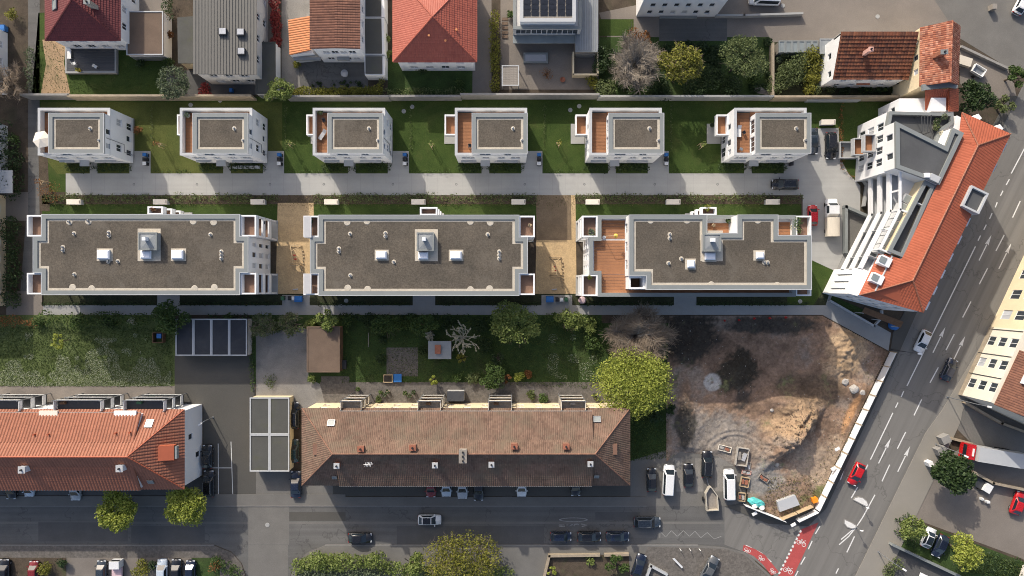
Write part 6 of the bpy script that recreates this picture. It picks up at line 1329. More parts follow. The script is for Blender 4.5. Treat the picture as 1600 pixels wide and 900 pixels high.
def bare_tree(x, y, r, h, label, bark="bark_grey", tw="twig_grey", n=9, sub=6, rx=1., ry=1., name="bare_tree", tn=1700, trunk=.22, lean=(0, 0)):
    A = W(x, y, h * .55); R = r * K * (1 - h * .6 / CH); t = thing(name, label, "tree", (A[0], A[1], 0)); mb = MB(); f = np.array((A[0], A[1], h * .28)); mb.tube((A[0] - lean[0], A[1] - lean[1], 0), f, trunk, trunk * .8, 8)
    off = ORI[t.name]; V = []
    for i in range(n):
        a = 2 * pi * i * 2.4 / n + rng.uniform(-.25, .25); el = (i + .5) / n; m1 = f + np.array((cos(a) * R * rx * .5 * el, sin(a) * R * ry * .5 * el, h * rng.uniform(.2, .3) * (1.5 - el))); mb.tube(f, m1, trunk * .5, trunk * .33, 6)
        for k in range(sub):
            a2 = a + rng.uniform(-.7, .7); m2 = m1 + np.array((cos(a2) * R * rx * rng.uniform(.2, .5), sin(a2) * R * ry * rng.uniform(.2, .5), h * rng.uniform(.02, .28))); mb.tube(m1, m2, trunk * .36, trunk * .12, 5)
            for j in range(tn // (n * sub)):
                s = rng.uniform(.1, 1); p = (m1 + (m2 - m1) * s) if j % 3 else (f + (m1 - f) * s); a3 = a2 + rng.uniform(-1.5, 1.5); q = p + np.array((cos(a3) * R * .28 * rng.uniform(.4, 1.1), sin(a3) * R * .28 * rng.uniform(.4, 1.1), h * rng.uniform(-.02, .12))); d = q - p; sd_ = np.cross(d, (0, 0, 1.)); sd_ /= np.linalg.norm(sd_) + 1e-6
                V += [p - sd_ * .034, p + sd_ * .034, q + sd_ * .012, q - sd_ * .012]
    mb.build("trunk", bark, t); link("twigs", npmesh("twigs", V, tw, off), t); return t
def hedge(pts, w, h, label, leaf="leaf_mid", dens=46, size=.14, name="hedge", cat="hedge", rough=.25, group=None):
    """clipped or loose hedge along a polyline of ground pixels (w, h in metres)"""
    p = GP(pts); t = thing(name, label, cat, (p[0][0], p[0][1], 0), group=group); cl = []; L = 0; core = MB()
    for a, b in zip(p, p[1:]):
        l = math.hypot(b[0] - a[0], b[1] - a[1]); L += l; n = max(1, int(l / (w * .45)))
        for i in range(n + 1):
            f = i / max(1, n); j = rng.uniform(-.12, .12, 2) * w; cl.append((a[0] + (b[0] - a[0]) * f + j[0], a[1] + (b[1] - a[1]) * f + j[1], h * rng.uniform(.5, .72), w * .5 * rng.uniform(1 - rough, 1 + rough)))
            if i % 3 == 0: core.tube((cl[-1][0], cl[-1][1], 0), (cl[-1][0] + j[1], cl[-1][1], h * .7), .04, .02, 4)
    core.build("stems", "bark", t)["kind"] = "stuff"; foliage("foliage", cl, int(L * w * dens * (.6 + .4 * h)), size, leaf, t); return t
def bush(x, y, r, h, label, leaf="leaf_mid", n=420, size=.14, name="shrub", group=None):
    A = W(x, y, h * .6); R = r * K; t = thing(name, label, "shrub", (A[0], A[1], 0), group=group); mb = MB()
    for i in range(5): a = 2 * pi * i / 5; mb.tube((A[0], A[1], 0), (A[0] + cos(a) * R * .5, A[1] + sin(a) * R * .5, h * .65), .035, .015, 4)
    mb.build("stems", "bark", t); cl = [(A[0] + rng.uniform(-.5, .5) * R, A[1] + rng.uniform(-.5, .5) * R, h * rng.uniform(.4, .75), R * rng.uniform(.35, .6)) for _ in range(9)]
    foliage("foliage", cl, n, size, leaf, t); return t
def scatter(poly, n, size, m, name, z=(.02, .08), upb=.2, kind="stuff", label=None, mask=None):
    """ground cover over a ground-pixel polygon"""
    p = np.array(poly, float); lo, hi = p.min(0), p.max(0); Q = rng.uniform(lo, hi, (int(n * 2.2), 2)); inside = np.zeros(len(Q), bool); j = len(p) - 1
    for i in range(len(p)):
        c = ((p[i, 1] > Q[:, 1]) != (p[j, 1] > Q[:, 1])); 
        with np.errstate(divide='ignore', invalid='ignore'): xi = (p[j, 0] - p[i, 0]) * (Q[:, 1] - p[i, 1]) / (p[j, 1] - p[i, 1]) + p[i, 0]
        inside ^= c & (Q[:, 0] < xi); j = i
    Q = Q[inside]
    if mask is not None: Q = Q[mask(Q)]
    Q = Q[:n]; P = np.stack([(Q[:, 0] - 800) * K, (450 - Q[:, 1]) * K, rng.uniform(z[0], z[1], len(Q))], 1)
    o = link(name, npmesh(name, leaf_mesh(P, size, upb), m)); o["kind"] = kind
    if label: o["label"] = label
    return o
# ------------------------------------------------------------------ building site
def gau(x, y, cx, cy, sx, sy, a=0.):
    dx, dy = x - cx, y - cy; u = dx * cos(a) + dy * sin(a); v = -dx * sin(a) + dy * cos(a); return np.exp(-(u / sx) ** 2 - (v / sy) ** 2)
site = [(1046, 494), (1286, 494), (1388, 550), (1330, 670), (1273, 792), (1222, 810), (1172, 790), (1160, 735), (1120, 712), (1062, 706), (1040, 722), (1040, 640)]
def inpoly(Q, poly):
    p = np.array(poly, float); ins = np.zeros(len(Q), bool); j = len(p) - 1
    for i in range(len(p)):
        c = (p[i, 1] > Q[:, 1]) != (p[j, 1] > Q[:, 1]); den = (p[j, 1] - p[i, 1]) or 1e-9; xi = (p[j, 0] - p[i, 0]) * (Q[:, 1] - p[i, 1]) / den + p[i, 0]; ins ^= c & (Q[:, 0] < xi); j = i
    return ins
def vnoise(X, Y, s, seed):
    r = np.random.default_rng(seed); g_ = r.uniform(-1, 1, (256, 256)); x = X / s; y = Y / s; i = np.floor(x).astype(int); j = np.floor(y).astype(int); fx = x - i; fy = y - j; fx = fx * fx * (3 - 2 * fx); fy = fy * fy * (3 - 2 * fy)
    A = g_[i % 256, j % 256]; B = g_[(i + 1) % 256, j % 256]; C = g_[i % 256, (j + 1) % 256]; D = g_[(i + 1) % 256, (j + 1) % 256]; return (A * (1 - fx) + B * fx) * (1 - fy) + (C * (1 - fx) + D * fx) * fy
def site_h(X, Y):
    ra = atan2(-55, 75)
    uu = (X - 1237) * .68 - (Y - 680) * .73; vv = (X - 1237) * .73 + (Y - 680) * .68; h = 3.9 * np.exp(-(uu / 46) ** 2) * np.where(vv > 0, np.exp(-(vv / 8) ** 2), np.exp(-(vv / 24) ** 2)) + 1.6 * gau(X, Y, 1232, 632, 36, 16, .25) + 1.1 * gau(X, Y, 1320, 545, 24, 46, .35) + 1.0 * gau(X, Y, 1155, 578, 26, 28) + .7 * gau(X, Y, 1085, 530, 30, 26) + .8 * gau(X, Y, 1335, 610, 20, 14) + .5 * gau(X, Y, 1075, 665, 14, 40)
    h += .14 * vnoise(X, Y, 22, 1) + .09 * vnoise(X, Y, 8, 2) + .06 * vnoise(X, Y, 3.2, 3)
    rough_ = gau(X, Y, 1235, 668, 52, 24, -.82) + .6 * gau(X, Y, 1320, 545, 24, 46, .35); h += rough_ * (.55 * vnoise(X, Y, 6.5, 4) + .4 * vnoise(X, Y, 3.4, 5))
    for k, (r0, r1) in enumerate(((34, .10), (38, -.1), (30, -.08))):                     # curved wheel ruts
        d = np.hypot((X - 1148) / 1.25, Y - 712); h += r1 * np.exp(-((d - r0) / 1.3) ** 2) * (Y < 705)
    d = np.full(np.shape(X), 1e9); n_ = len(site)
    for i in range(n_):
        (ax, ay), (bx, by) = site[i], site[(i + 1) % n_]; L2 = (bx - ax) ** 2 + (by - ay) ** 2; t_ = np.clip(((X - ax) * (bx - ax) + (Y - ay) * (by - ay)) / L2, 0, 1); d = np.minimum(d, np.hypot(X - ax - t_ * (bx - ax), Y - ay - t_ * (by - ay)))
    return .035 + np.maximum(h + .22, .0) * np.clip(d / 9, 0, 1)
xs, ys = np.meshgrid(np.arange(1036, 1396, 1.6), np.arange(490, 816, 1.6)); Hh = site_h(xs, ys)
def zone_col(X, Y):
    c = np.zeros(X.shape + (3,)); base = np.array((.235, .158, .110)); c[:] = base
    def blend(col, w):
        w = np.clip((w - .32) * 2.6, 0, .95); c[:] = c * (1 - w[..., None]) + np.array(col) * w[..., None]
    n1 = vnoise(X, Y, 30, 8) * .5 + vnoise(X, Y, 11, 9) * .35 + vnoise(X, Y, 4, 10) * .3 + vnoise(X, Y, 2, 12) * .2
    n2 = vnoise(X, Y, 45, 14) * .6 + vnoise(X, Y, 17, 15) * .4 + vnoise(X, Y, 6, 16) * .25
    blend((.215, .172, .138), np.clip(.38 + n2 * .7, 0, 1)); blend((.13, .088, .062), np.clip(.30 - n2 * .6 + n1 * .3, 0, 1)); blend((.205, .18, .155), np.clip(gau(X, Y, 1110, 690, 70, 55) * 1.1 + n1 * .3, 0, 1))
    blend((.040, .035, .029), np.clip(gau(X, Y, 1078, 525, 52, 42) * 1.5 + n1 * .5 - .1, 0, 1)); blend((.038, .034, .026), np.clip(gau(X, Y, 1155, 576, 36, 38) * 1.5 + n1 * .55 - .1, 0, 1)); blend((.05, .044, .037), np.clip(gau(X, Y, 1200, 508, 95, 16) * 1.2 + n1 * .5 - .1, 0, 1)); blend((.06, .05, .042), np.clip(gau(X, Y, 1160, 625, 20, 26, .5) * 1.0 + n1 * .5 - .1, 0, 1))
    blend((.36, .255, .16), np.clip(gau(X, Y, 1322, 548, 30, 55, .35) * 1.4 + n1 * .35, 0, 1)); blend((.105, .075, .052), np.clip(gau(X, Y, 1265, 608, 62, 26, .1) * 1.2 + n1 * .35, 0, 1)); blend((.27, .185, .115), np.clip(gau(X, Y, 1232, 650, 50, 24, -.5) * 1.2 + n1 * .35, 0, 1)); blend((.29, .22, .16), np.clip(gau(X, Y, 1285, 720, 50, 52) * 1.0 + n1 * .5, 0, 1))  # second blend: the neighbouring buildings' cast shade painted into the soil as darker brown
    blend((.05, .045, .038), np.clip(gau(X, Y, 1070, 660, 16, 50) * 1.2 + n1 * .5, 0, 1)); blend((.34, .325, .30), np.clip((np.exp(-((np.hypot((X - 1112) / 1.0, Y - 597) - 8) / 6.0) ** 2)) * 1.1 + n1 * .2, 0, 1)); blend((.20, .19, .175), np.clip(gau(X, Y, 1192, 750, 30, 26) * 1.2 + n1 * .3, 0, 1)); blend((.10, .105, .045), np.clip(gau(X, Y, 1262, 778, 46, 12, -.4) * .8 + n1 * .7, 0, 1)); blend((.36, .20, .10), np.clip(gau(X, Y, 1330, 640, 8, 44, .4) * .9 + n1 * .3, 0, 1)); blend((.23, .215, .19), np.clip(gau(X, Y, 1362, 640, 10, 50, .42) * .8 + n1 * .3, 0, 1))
    return np.clip(c * (1 + .35 * n1[..., None]), .01, 1)
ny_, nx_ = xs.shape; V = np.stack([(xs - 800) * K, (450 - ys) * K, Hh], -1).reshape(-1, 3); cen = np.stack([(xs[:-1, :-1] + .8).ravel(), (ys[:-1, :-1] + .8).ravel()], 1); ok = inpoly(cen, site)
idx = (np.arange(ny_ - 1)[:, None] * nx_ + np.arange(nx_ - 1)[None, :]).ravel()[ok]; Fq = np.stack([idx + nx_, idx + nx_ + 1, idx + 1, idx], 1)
me = bpy.data.meshes.new("terrain"); me.from_pydata(V.tolist(), [], Fq.tolist()); ca = me.color_attributes.new("soil_shade_colour", 'FLOAT_COLOR', 'POINT')
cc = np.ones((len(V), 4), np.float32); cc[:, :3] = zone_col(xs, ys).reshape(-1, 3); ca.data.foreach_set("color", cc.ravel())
m_, nt, b_ = _base("site_soil", .97, .1, 0.); at_ = N(nt, "ShaderNodeAttribute"); at_.attribute_name = "soil_shade_colour"; P_ = _co(nt)
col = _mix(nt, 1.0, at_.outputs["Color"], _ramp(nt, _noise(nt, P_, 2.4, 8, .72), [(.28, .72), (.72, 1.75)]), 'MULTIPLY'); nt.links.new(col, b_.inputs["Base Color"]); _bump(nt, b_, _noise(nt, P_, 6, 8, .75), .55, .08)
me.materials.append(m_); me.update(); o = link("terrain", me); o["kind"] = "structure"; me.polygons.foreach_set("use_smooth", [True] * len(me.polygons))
def rocks(name, n, fn, smin, smax, m):
    V = []; 
    while len(V) // 24 < n:
        x, y = fn()
        if not inpoly(np.array([[x, y]]), site)[0]: continue
        z = float(site_h(np.array(x), np.array(y))); s = rng.uniform(smin, smax); c = np.array(((x - 800) * K, (450 - y) * K, z)); q = [c + np.array(d) * s * rng.uniform(.6, 1.2, 3) for d in ((1, 0, 0), (0, 1, 0), (-1, 0, 0), (0, -1, 0), (0, 0, .8), (0, 0, -.5))]
        for a_, b__ in ((0, 1), (1, 2), (2, 3), (3, 0)): V += [q[a_], q[b__], q[4]]
        for a_, b__ in ((1, 0), (2, 1), (3, 2), (0, 3)): V += [q[a_], q[b__], q[5]]
    o = link(name, npmesh(name, V, m, k=3)); o["kind"] = "stuff"; return o
rocks("rubble", 700, lambda: (lambda u, v: (1235 + u * cos(-.82) * 38 - v * sin(-.82) * 15, 668 + u * sin(-.82) * 38 + v * cos(-.82) * 15))(*rng.normal(0, .8, 2)), .04, .16, "clod")
rocks("rubble", 700, lambda: (rng.uniform(1050, 1390), rng.uniform(495, 800)), .03, .10, "clod"); rocks("rubble", 220, lambda: (rng.uniform(1050, 1390), rng.uniform(495, 800)), .03, .13, "pebble")
for x, y, s, lab in ((1330, 607, .9, "large pale broken concrete lump at the edge of the sandy bank"), (1318, 596, .7, "pale concrete lump above the larger one by the sandy bank"), (1343, 612, .5, "small pale lump beside the large broken concrete"), (1213, 725, .45, "white stone at the foot of the spoil heap"), (1204, 640, .35, "white stone on top of the spoil heap's north end")):
    A = G(x, y); z = float(site_h(np.array(float(x)), np.array(float(y)))); mb = MB(); n_ = 9; pr = [(s * rng.uniform(.7, 1.0), z - .2), (s * rng.uniform(.8, 1.0), z + s * .3), (s * .5, z + s * .55)]; mb.lathe(A[0], A[1], pr, n_); mb.v = [(a + rng.uniform(-.12, .12) * s, b + rng.uniform(-.12, .12) * s, c + rng.uniform(-.08, .08) * s) for a, b, c in mb.v]; o = mb.build("boulder", "rubble_pale"); tag(o, lab, "boulder", "stones on the building site")
# white hoarding round the site
hp = [(1391, 549), (1272, 795), (1242, 808)]
ho = thing("hoarding", "white panel hoarding between building site and main road", "fence", (*G(1330, 675), 0)); a, b = np.array(G(1391, 549)), np.array(G(1272.5, 794)); n_ = 11
for i in range(n_):
    p, q = a + (b - a) * (i + .02) / n_, a + (b - a) * (i + .98) / n_; an = atan2(q[1] - p[1], q[0] - p[0]); MB().box(*((p + q) / 2), .1, np.linalg.norm(q - p), .08, 1.9, an).build("panel", "render_white", ho); MB().box(p[0], p[1], 0, .12, .3, 2.02, an).build("post", "wood_pale", ho)
for pts, lab, m in (([(1242, 811), (1273, 796)], "short white hoarding at the site's southern tip", "render_white"), ([(1160, 786), (1223, 811)], "white and dark hoarding at the site's south-west side", "render_white"), ([(1216, 809), (1266, 788)], "pale timber board fence inside the site's southern tip", "wood_pale")):
    t = thing("hoarding", lab, "fence", (*G(*pts[0]), 0)); a, b = np.array(G(*pts[0])), np.array(G(*pts[1])); n_ = max(2, int(np.linalg.norm(b - a) / 2.2))
    for i in range(n_): p, q = a + (b - a) * (i + .02) / n_, a + (b - a) * (i + .98) / n_; an = atan2(q[1] - p[1], q[0] - p[0]); MB().box(*((p + q) / 2), .05, np.linalg.norm(q - p), .08, 1.5 if m == "wood_pale" else 1.7, an).build("panel", m, t)
for x, y, lab in ((1303, 699, "small white block on the inner side of the hoarding, upper"), (1297, 729, "small white block on the inner side of the hoarding, lower"), (1235, 816, "small white sign board lying before the site's southern tip"), (1175, 799, "small tilted white sign before the south-west hoarding")):
    A = G(x, y); t = thing("sign_board", lab, "sign", (A[0], A[1], 0)); MB().box(A[0], A[1], 1.2, .9, .5, .12, .5).build("board", "plastic_white", t); MB().box(A[0], A[1], 0, .08, .08, 1.2).build("post", "metal_grey", t); MB().box(A[0], A[1], 0, .6, .5, .08).build("foot", "stone", t)
# things lying on the site
def crate(x, y, w, d, an, label, h=.5, m="wood_pale", fill="wood_grey", base=.25):
    A = G(x, y); z = base; t = thing("pallet_box", label, "pallet box", (A[0], A[1], z)); p = [rot2(u, v, an) for u, v in rect(-w / 2, -d / 2, w / 2, d / 2)]; p = [(A[0] + u, A[1] + v) for u, v in p]
    MB().ring(p, .08, z, z + h).build("side", m, t); MB().prism(inset(p, .07), z, z + .14).build("base", fill, t)
    for k in (-.25, .2): q = rot2(k * w, rng.uniform(-.1, .1), an); MB().box(A[0] + q[0], A[1] + q[1], z + .141, w * .3, d * .45, h * .6, an + rng.uniform(-.5, .5)).build("content", random.choice(("rubble_pale", "cloth_grey", "brick_red", "wood_grey")), t)
crate(1157, 712, 2.0, 3.1, -.15, "pale skip-like box full of rubble above the white van", .9, "rubble_pale"); crate(1162, 752, 1.5, 1.7, -.2, "wooden pallet box with debris, upper of two by the white van"); crate(1157, 775, 1.3, 1.5, -.1, "wooden pallet box with debris, lower of two by the white van"); crate(1131, 700, 2.3, 1.0, -.25, "pale stack of boards beside the rubble box", .35, "cloth_cream"); crate(1192, 746, 1.9, .9, -.6, "grey pallet of slabs in the middle of the grey gravel", .4, "wood_grey"); crate(1165, 737, 1.6, .7, -.15, "narrow reddish pallet just above the upper wooden box", .3, "render_pink"); crate(1167, 728, .9, 1.6, -.15, "dark grey pallet right of the rubble box", .3, "wood_grey")
bg = thing("bulk_bag", "turquoise tarpaulin bundle at the site's south-west fence", "tarpaulin", (*G(1180, 784), 0)); mb = MB(); A = G(1180, 784); mb.lathe(A[0], A[1], [(1.25, .1), (1.3, .6), (.9, 1.0), (.3, 1.1)], 14); mb.v = [(A[0] + (a - A[0]) * 1.15 + rng.uniform(-.12, .12), A[1] + (b - A[1]) * .62 - (a - A[0]) * .3 + rng.uniform(-.1, .1), c + rng.uniform(-.12, .12)) for a, b, c in mb.v]; mb.build("sheet", "plastic_teal", bg)
for k, (x, y) in enumerate(((1177, 788), (1188, 791))): A = G(x, y); MB().lathe(A[0], A[1], [(.42, .3), (.5, .8), (.35, 1.1)], 10).build("sack", "plastic_white", bg)
o = MB().slab([(*G(1211, 781), 1.05), (*G(1239, 771), 1.0), (*G(1246, 786), 1.0), (*G(1215, 797), 1.05)], .9).build("steel_sheet", "coping_white"); tag(o, "flat grey steel-topped container in the site's southern corner", "container")
oc = thing("orange_box", "bright orange plastic box at the foot of the hoarding", "box", (*G(1270, 779), 0)); A = G(1270, 779); MB().box(A[0], A[1], 0.1, .9, .8, .8, .3).build("body", "plastic_orange", oc); MB().box(A[0], A[1], .905, .98, .88, .1, .3).build("lid", "plastic_orange", oc)
for cn_, (x, y) in zip(("westernmost", "second from the west", "middle one", "fourth from the west", "easternmost"), ((1131.5, 501), (1154, 500), (1178, 497.5), (1202, 497), (1227, 496))):
    A = G(x, y); o = MB().lathe(A[0], A[1], [(.22, .2), (.12, .35), (.06, .9), (.02, .92)], 8).build("traffic_cone", "plastic_red"); tag(o, "small red marker cone at the site's northern edge, " + cn_, "cone", "red cones along the path")
# refuge islands
for pts, lab, px in (([(1332, 781), (1335, 777), (1341, 775.5), (1348, 777), (1354, 782), (1356.5, 788), (1355, 793)], "white half-round traffic island nearer the red hatchback", (1345, 787)), ([(1318, 810), (1331, 816), (1339, 821), (1337.5, 825), (1331, 826.5), (1323, 824), (1318, 818)], "white half-round traffic island farther from the red hatchback", (1336, 822))):
    t = thing("traffic_island", lab, "traffic island", (*G(*px), 0)); p = ccw(GP(pts)); MB().prism(p, 0, .14).build("kerb_ring", "kerb_stone", t); MB().prism(inset(p, .15), .141, .17).build("top", "white_paint", t); A = G(*px)
    MB().tube((*A, .15), (*A, 2.2), .05).build("sign_post", "metal_grey", t); MB().tube((A[0], A[1] - .03, 2.3), (A[0], A[1] + .03, 2.3), .3, n=14).build("sign_plate", "metal_white", t)
# street lamps and posts
def post(x, y, h, label, arm=None, m="metal_grey", name="street_lamp", cat="street lamp"):
    A = G(x, y); t = thing(name, label, cat, (A[0], A[1], 0)); MB().tube((*A, 0), (*A, h), .09, .06, 8).build("pole", m, t); MB().box(A[0], A[1], 0, .3, .3, .12).build("base", m, t)
    if arm: q = (A[0] + arm[0], A[1] + arm[1], h + .3); MB().tube((*A, h), q, .05, .04).build("arm", m, t); MB().box(q[0], q[1], q[2] - .05, .7, .28, .12, atan2(arm[1], arm[0])).build("lamp_head", "metal_white", t)
post(1462, 694, 6.0, "grey street lamp beside the sandstone gateposts", (1.2, -.6)); post(1372, 862, 5.0, "street lamp leaning over the dark wall at the bottom right", (1.6, -1.0)); post(1480, 620, 7.5, "street lamp at the corner of the cream house", (2.0, -.4)); post(1392, 546, 4.5, "dark lamp post with frame at the hoarding's north end", (2.2, -.3), "metal_dark"); post(333, 652, 3.2, "slim pale lamp post in the asphalt yard by the white gable", (-.7, -.5), "metal_grey"); post(1000, 636, 4, "slim pale post beside the lime-green tree", None, "wood_pale", "clothes_post", "post")
# gateposts, walls, lower right
for x, y, lab in ((1470, 684, "sandstone gatepost block by the lorry yard, upper"), (1464, 702, "sandstone gatepost block by the lorry yard, lower")): o = MB().box(*G(x, y), 0, 1.5, 1.3, 1.6, .45).build("gatepost", "kerb_stone"); tag(o, lab, "gatepost")
o = MB().box(*G(1447, 722), 0, .8, .8, 1.5, .4).build("utility_box", "plastic_white"); tag(o, "white utility box at the kerb below the sandstone gateposts", "utility box")
for pts, lab, m, h_ in (([(1390, 848), (1500, 900), (1520, 910)], "pale straight garden wall at the bottom right corner", "coping", 1.2), ([(1515, 735), (1545, 752), (1620, 768)], "mossy sandstone wall between lorry and yard", "sandstone", 1.3), ([(1504, 628), (1560, 660), (1620, 682)], "low pale wall below the cream house's gable", "sandstone", 1.0), ([(1484, 684), (1514, 692)], "low pale wall between gatepost and lorry", "sandstone", .8), ([(850, 900), (858, 866), (935, 865)], "pale front garden wall at the bottom edge with brown plot", "sandstone", .9), ([(945, 865), (980, 864)], "short pale front garden wall right of the gate", "sandstone", .9), ([(1008, 902), (1016, 882), (1040, 895)], "white angled garden wall at the bottom edge by the grey car", "coping_white", .8), ([(1500, 75), (1570, 108)], "low hedge-topped wall behind the old tiled house", "kerb_stone", .7)):
    o = MB().wallstrip(GP(pts), .4, 0, h_).build("garden_wall", m); tag(o, lab, "wall")
sheet("garden_plot", [(858, 867), (982, 866), (985, 905), (852, 905)], .125, "mulch"); sheet("garden_plot", [(1398, 802), (1600, 878), (1600, 910), (1500, 900), (1390, 846)], .03, "lawn_dark"); sheet("asphalt_yard", [(1388, 850), (1500, 902), (1500, 960), (1340, 960)], .034, "asphalt_patch"); sheet("sandy_path", [(1500, 70), (1580, 110), (1588, 150), (1520, 160), (1500, 130)], .02, "yard_paving")
o = MB().slab([(*G(1425, 885), 2.6), (*G(1448, 896), 2.6), (*G(1440, 915), 2.6), (*G(1418, 905), 2.6)], .15).build("shed_roof", "plastic_white"); tag(o, "white flat shed roof at the bottom edge, lower right", "shed roof"); o = MB().slab([(*G(1590, 878), 1.4), (*G(1620, 885), 1.4), (*G(1615, 910), 1.4), (*G(1583, 900), 1.4)], .2).build("shed_roof", "cloth_cream"); tag(o, "pale flat roof corner at the right end of the bottom edge", "shed roof")
bar = thing("barrier_posts", "three thin white bollards on the cobbled corner, bottom edge", "bollards", (*G(1077, 858), .11))
for x in (1062, 1077, 1092): A = G(x, 857); MB().tube((*A, .11), (A[0], A[1], 1.1), .06, n=6).build("bollard", "plastic_white", bar)
pf = thing("poster_frame", "leaning white board beside the grey car at the bottom edge", "board", (*G(1056, 880), .11)); MB().slab([(*G(1049, 870), .9), (*G(1052, 869), .9), (*G(1066, 884), .6), (*G(1064, 886), .6)], .08).build("panel", "plastic_white", pf)
rc = thing("recycling_hood", "bright blue round-topped bin at the corner building's south entrance", "bin", (*G(1399, 510), 0)); A = G(1394, 508); MB().lathe(A[0], A[1], [(.8, .1), (.85, .9), (.6, 1.35), (.2, 1.5)], 14).build("body", "plastic_blue", rc); MB().lathe(A[0], A[1], [(.2, 1.5), (.15, 1.6)], 8).build("cap", "plastic_black", rc)
# playground frames of pale poles in the sand
for ox, oy, lab in ((0, 0, "wooden climbing frame of pale poles in the western sand pit"), (405, 18, "wooden climbing frame of pale poles in the eastern sand pit")):
    t = thing("climbing_frame", lab, "climbing frame", (*G(462 + ox, 400 + oy), .05)); Q = lambda x, y, z: (*G(x + ox, y + oy), z)
    for a, b in ((Q(454, 384, .05), Q(461, 393, 2.1)), (Q(472, 384, .05), Q(461, 393, 2.1)), (Q(461, 393, 2.1), Q(464, 412, 2.1)), (Q(454, 412, .05), Q(464, 412, 2.1)), (Q(472, 412, .05), Q(464, 412, 2.1)), (Q(456, 415, .05), Q(456, 415, 1.3)), (Q(471, 415, .05), Q(471, 415, 1.3)), (Q(456, 415, 1.2), Q(471, 415, 1.2)), (Q(454, 384, .3), Q(472, 384, .3)), (Q(471, 415, .2), Q(475, 432, .2))): MB().tube(a, b, .07, n=6).build("pole", "wood_pale", t)
    for a, b in ((Q(462, 398, 2.1), Q(462, 399, .7)), (Q(463, 405, 2.1), Q(463, 405, .7))): MB().tube(a, b, .02, n=4).build("rope", "plastic_red", t); MB().box(b[0], b[1], .62, .45, .2, .05).build("swing_seat", "plastic_red", t)
    for k in range(8): A = G(474 + ox + rng.uniform(-1, 1), 392 + oy + 5 * k); MB().lathe(A[0], A[1], [(.16, .05), (.14, .25), (.05, .3)], 7).build("edge_stone", "wood_pale", t)
for x, y, lab in ((462, 452, "short white plank at the south end of the western sand pit"), (866, 452, "small white triangle marker in the eastern sand pit")): o = MB().box(*G(x, y), .06, .9, .18, .2, .1).build("plank", "coping_white"); tag(o, lab, "plank")
gb = thing("covered_grill", "pink-white covered grill beside the eastern block's south-west corner", "grill", (*G(909, 469), 0)); A = G(909, 469); MB().lathe(A[0], A[1], [(.6, .02), (.68, .7), (.5, 1.1), (.2, 1.15)], 12).build("cover", "cloth_pink", gb); MB().box(A[0] + .5, A[1], .5, .5, .4, .05).build("side_shelf", "wood_grey", gb)
# ------------------------------------------------------------------ furniture on roofs and terraces
parasol(62, 217, 6.25, 1.5, "cream hexagonal parasol on the westernmost villa's roof terrace")
lounger(503.5, 211, 6.25, radians(55), "pale sun lounger on the third villa's roof terrace"); table(500, 228, 6.25, .9, .9, "small dark table at the south end of the third villa's terrace", "metal_dark"); chair(506, 188, 6.25, .4, "dark chair at the north end of the third villa's terrace", "cloth_dark"); pot(501, 176, 6.25, "leafy pot in the north-west corner of the third villa's terrace", "metal_grey", "leaf_olive", .35)
table(934, 210, 6.25, 1.0, 1.6, "grey table on the fifth villa's roof terrace", "metal_grey"); lounger(1155, 206, 6.25, pi / 2, "white-backed lounger on the easternmost villa's roof terrace", "plastic_white"); table(1158, 218, 6.25, 1.0, 1.0, "dark table on the easternmost villa's terrace", "metal_dark"); chair(1163, 207, 6.25, .5, "dark chair between lounger and wall, easternmost villa", "metal_dark"); chair(1158, 233, 6.25, 2.6, "dark chair at the south end of the easternmost villa's terrace", "metal_grey"); chair(734, 228, 6.25, 0, "single dark stool on the fourth villa's bare terrace", "metal_dark"); pot(293, 180, 6.25, "grey dish planter in the second villa's terrace corner", "metal_grey", "leaf_grey", .4, 40); table(294, 202, 6.25, .5, .5, "tiny pink side table on the second villa's terrace", "cloth_pink")
table(908, 185, 3.2, 1.2, .7, "white bench on the fifth villa's west balcony", "plastic_white"); table(1125, 205, 3.2, .7, .7, "small dark table on the easternmost villa's west balcony", "metal_dark"); pot(1113, 195, .13, "dark plant pot on the patio west of the easternmost villa", "plastic_black", "leaf_dark", .4); table(704, 205, 3.2, 1.0, .5, "white box on the fourth villa's west balcony", "plastic_white")
fp = thing("terrace_lamp", "tall arc lamp with yellow shade on the eastern block's roof deck", "lamp", (*W(947, 369, 9.1)[:2], 9.06)); A = W(947, 369, 11.5); B = W(963, 368, 11.5); MB().tube((A[0], A[1], 9.06), (A[0], A[1], 11.5), .05).build("pole", "metal_white", fp); MB().tube((A[0], A[1], 11.5), (B[0], B[1], 11.4), .05).build("arm", "wood_pale", fp); MB().lathe(B[0], B[1], [(.35, 11.0), (.3, 11.3), (.12, 11.4)], 10).build("shade", "plastic_yellow", fp); MB().lathe(A[0], A[1], [(.28, 9.06), (.28, 9.16)], 10).build("foot", "metal_white", fp)
pot(924, 363, 9.05, "violet potted shrub on the eastern block's north-west balcony", "cloth_dark", "leaf_grey", .5, 90); pot(921, 433, 9.05, "yellow-green pot on the eastern block's south-west balcony", "metal_dark", "leaf_yellow", .35); pot(1244, 347, 9.05, "large leafy planter on the eastern block's north-east terrace", "coping_white", "leaf_mid", .7, 220); pot(1239, 356, 9.05, "white-flowering planter on the eastern block's north-east terrace", "coping_white", "blossom", .45, 90); pot(1246, 360, 9.05, "dark leafy planter beside the white-flowering one", "plastic_black", "leaf_olive", .5, 120); pot(1138, 345, 9.05, "leafy pot in the roof court of the eastern block", "coping_white", "leaf_mid", .4); chair(1115, 352, 9.05, 1.0, "yellow-grey chair in the eastern block's roof court", "wood_pale")
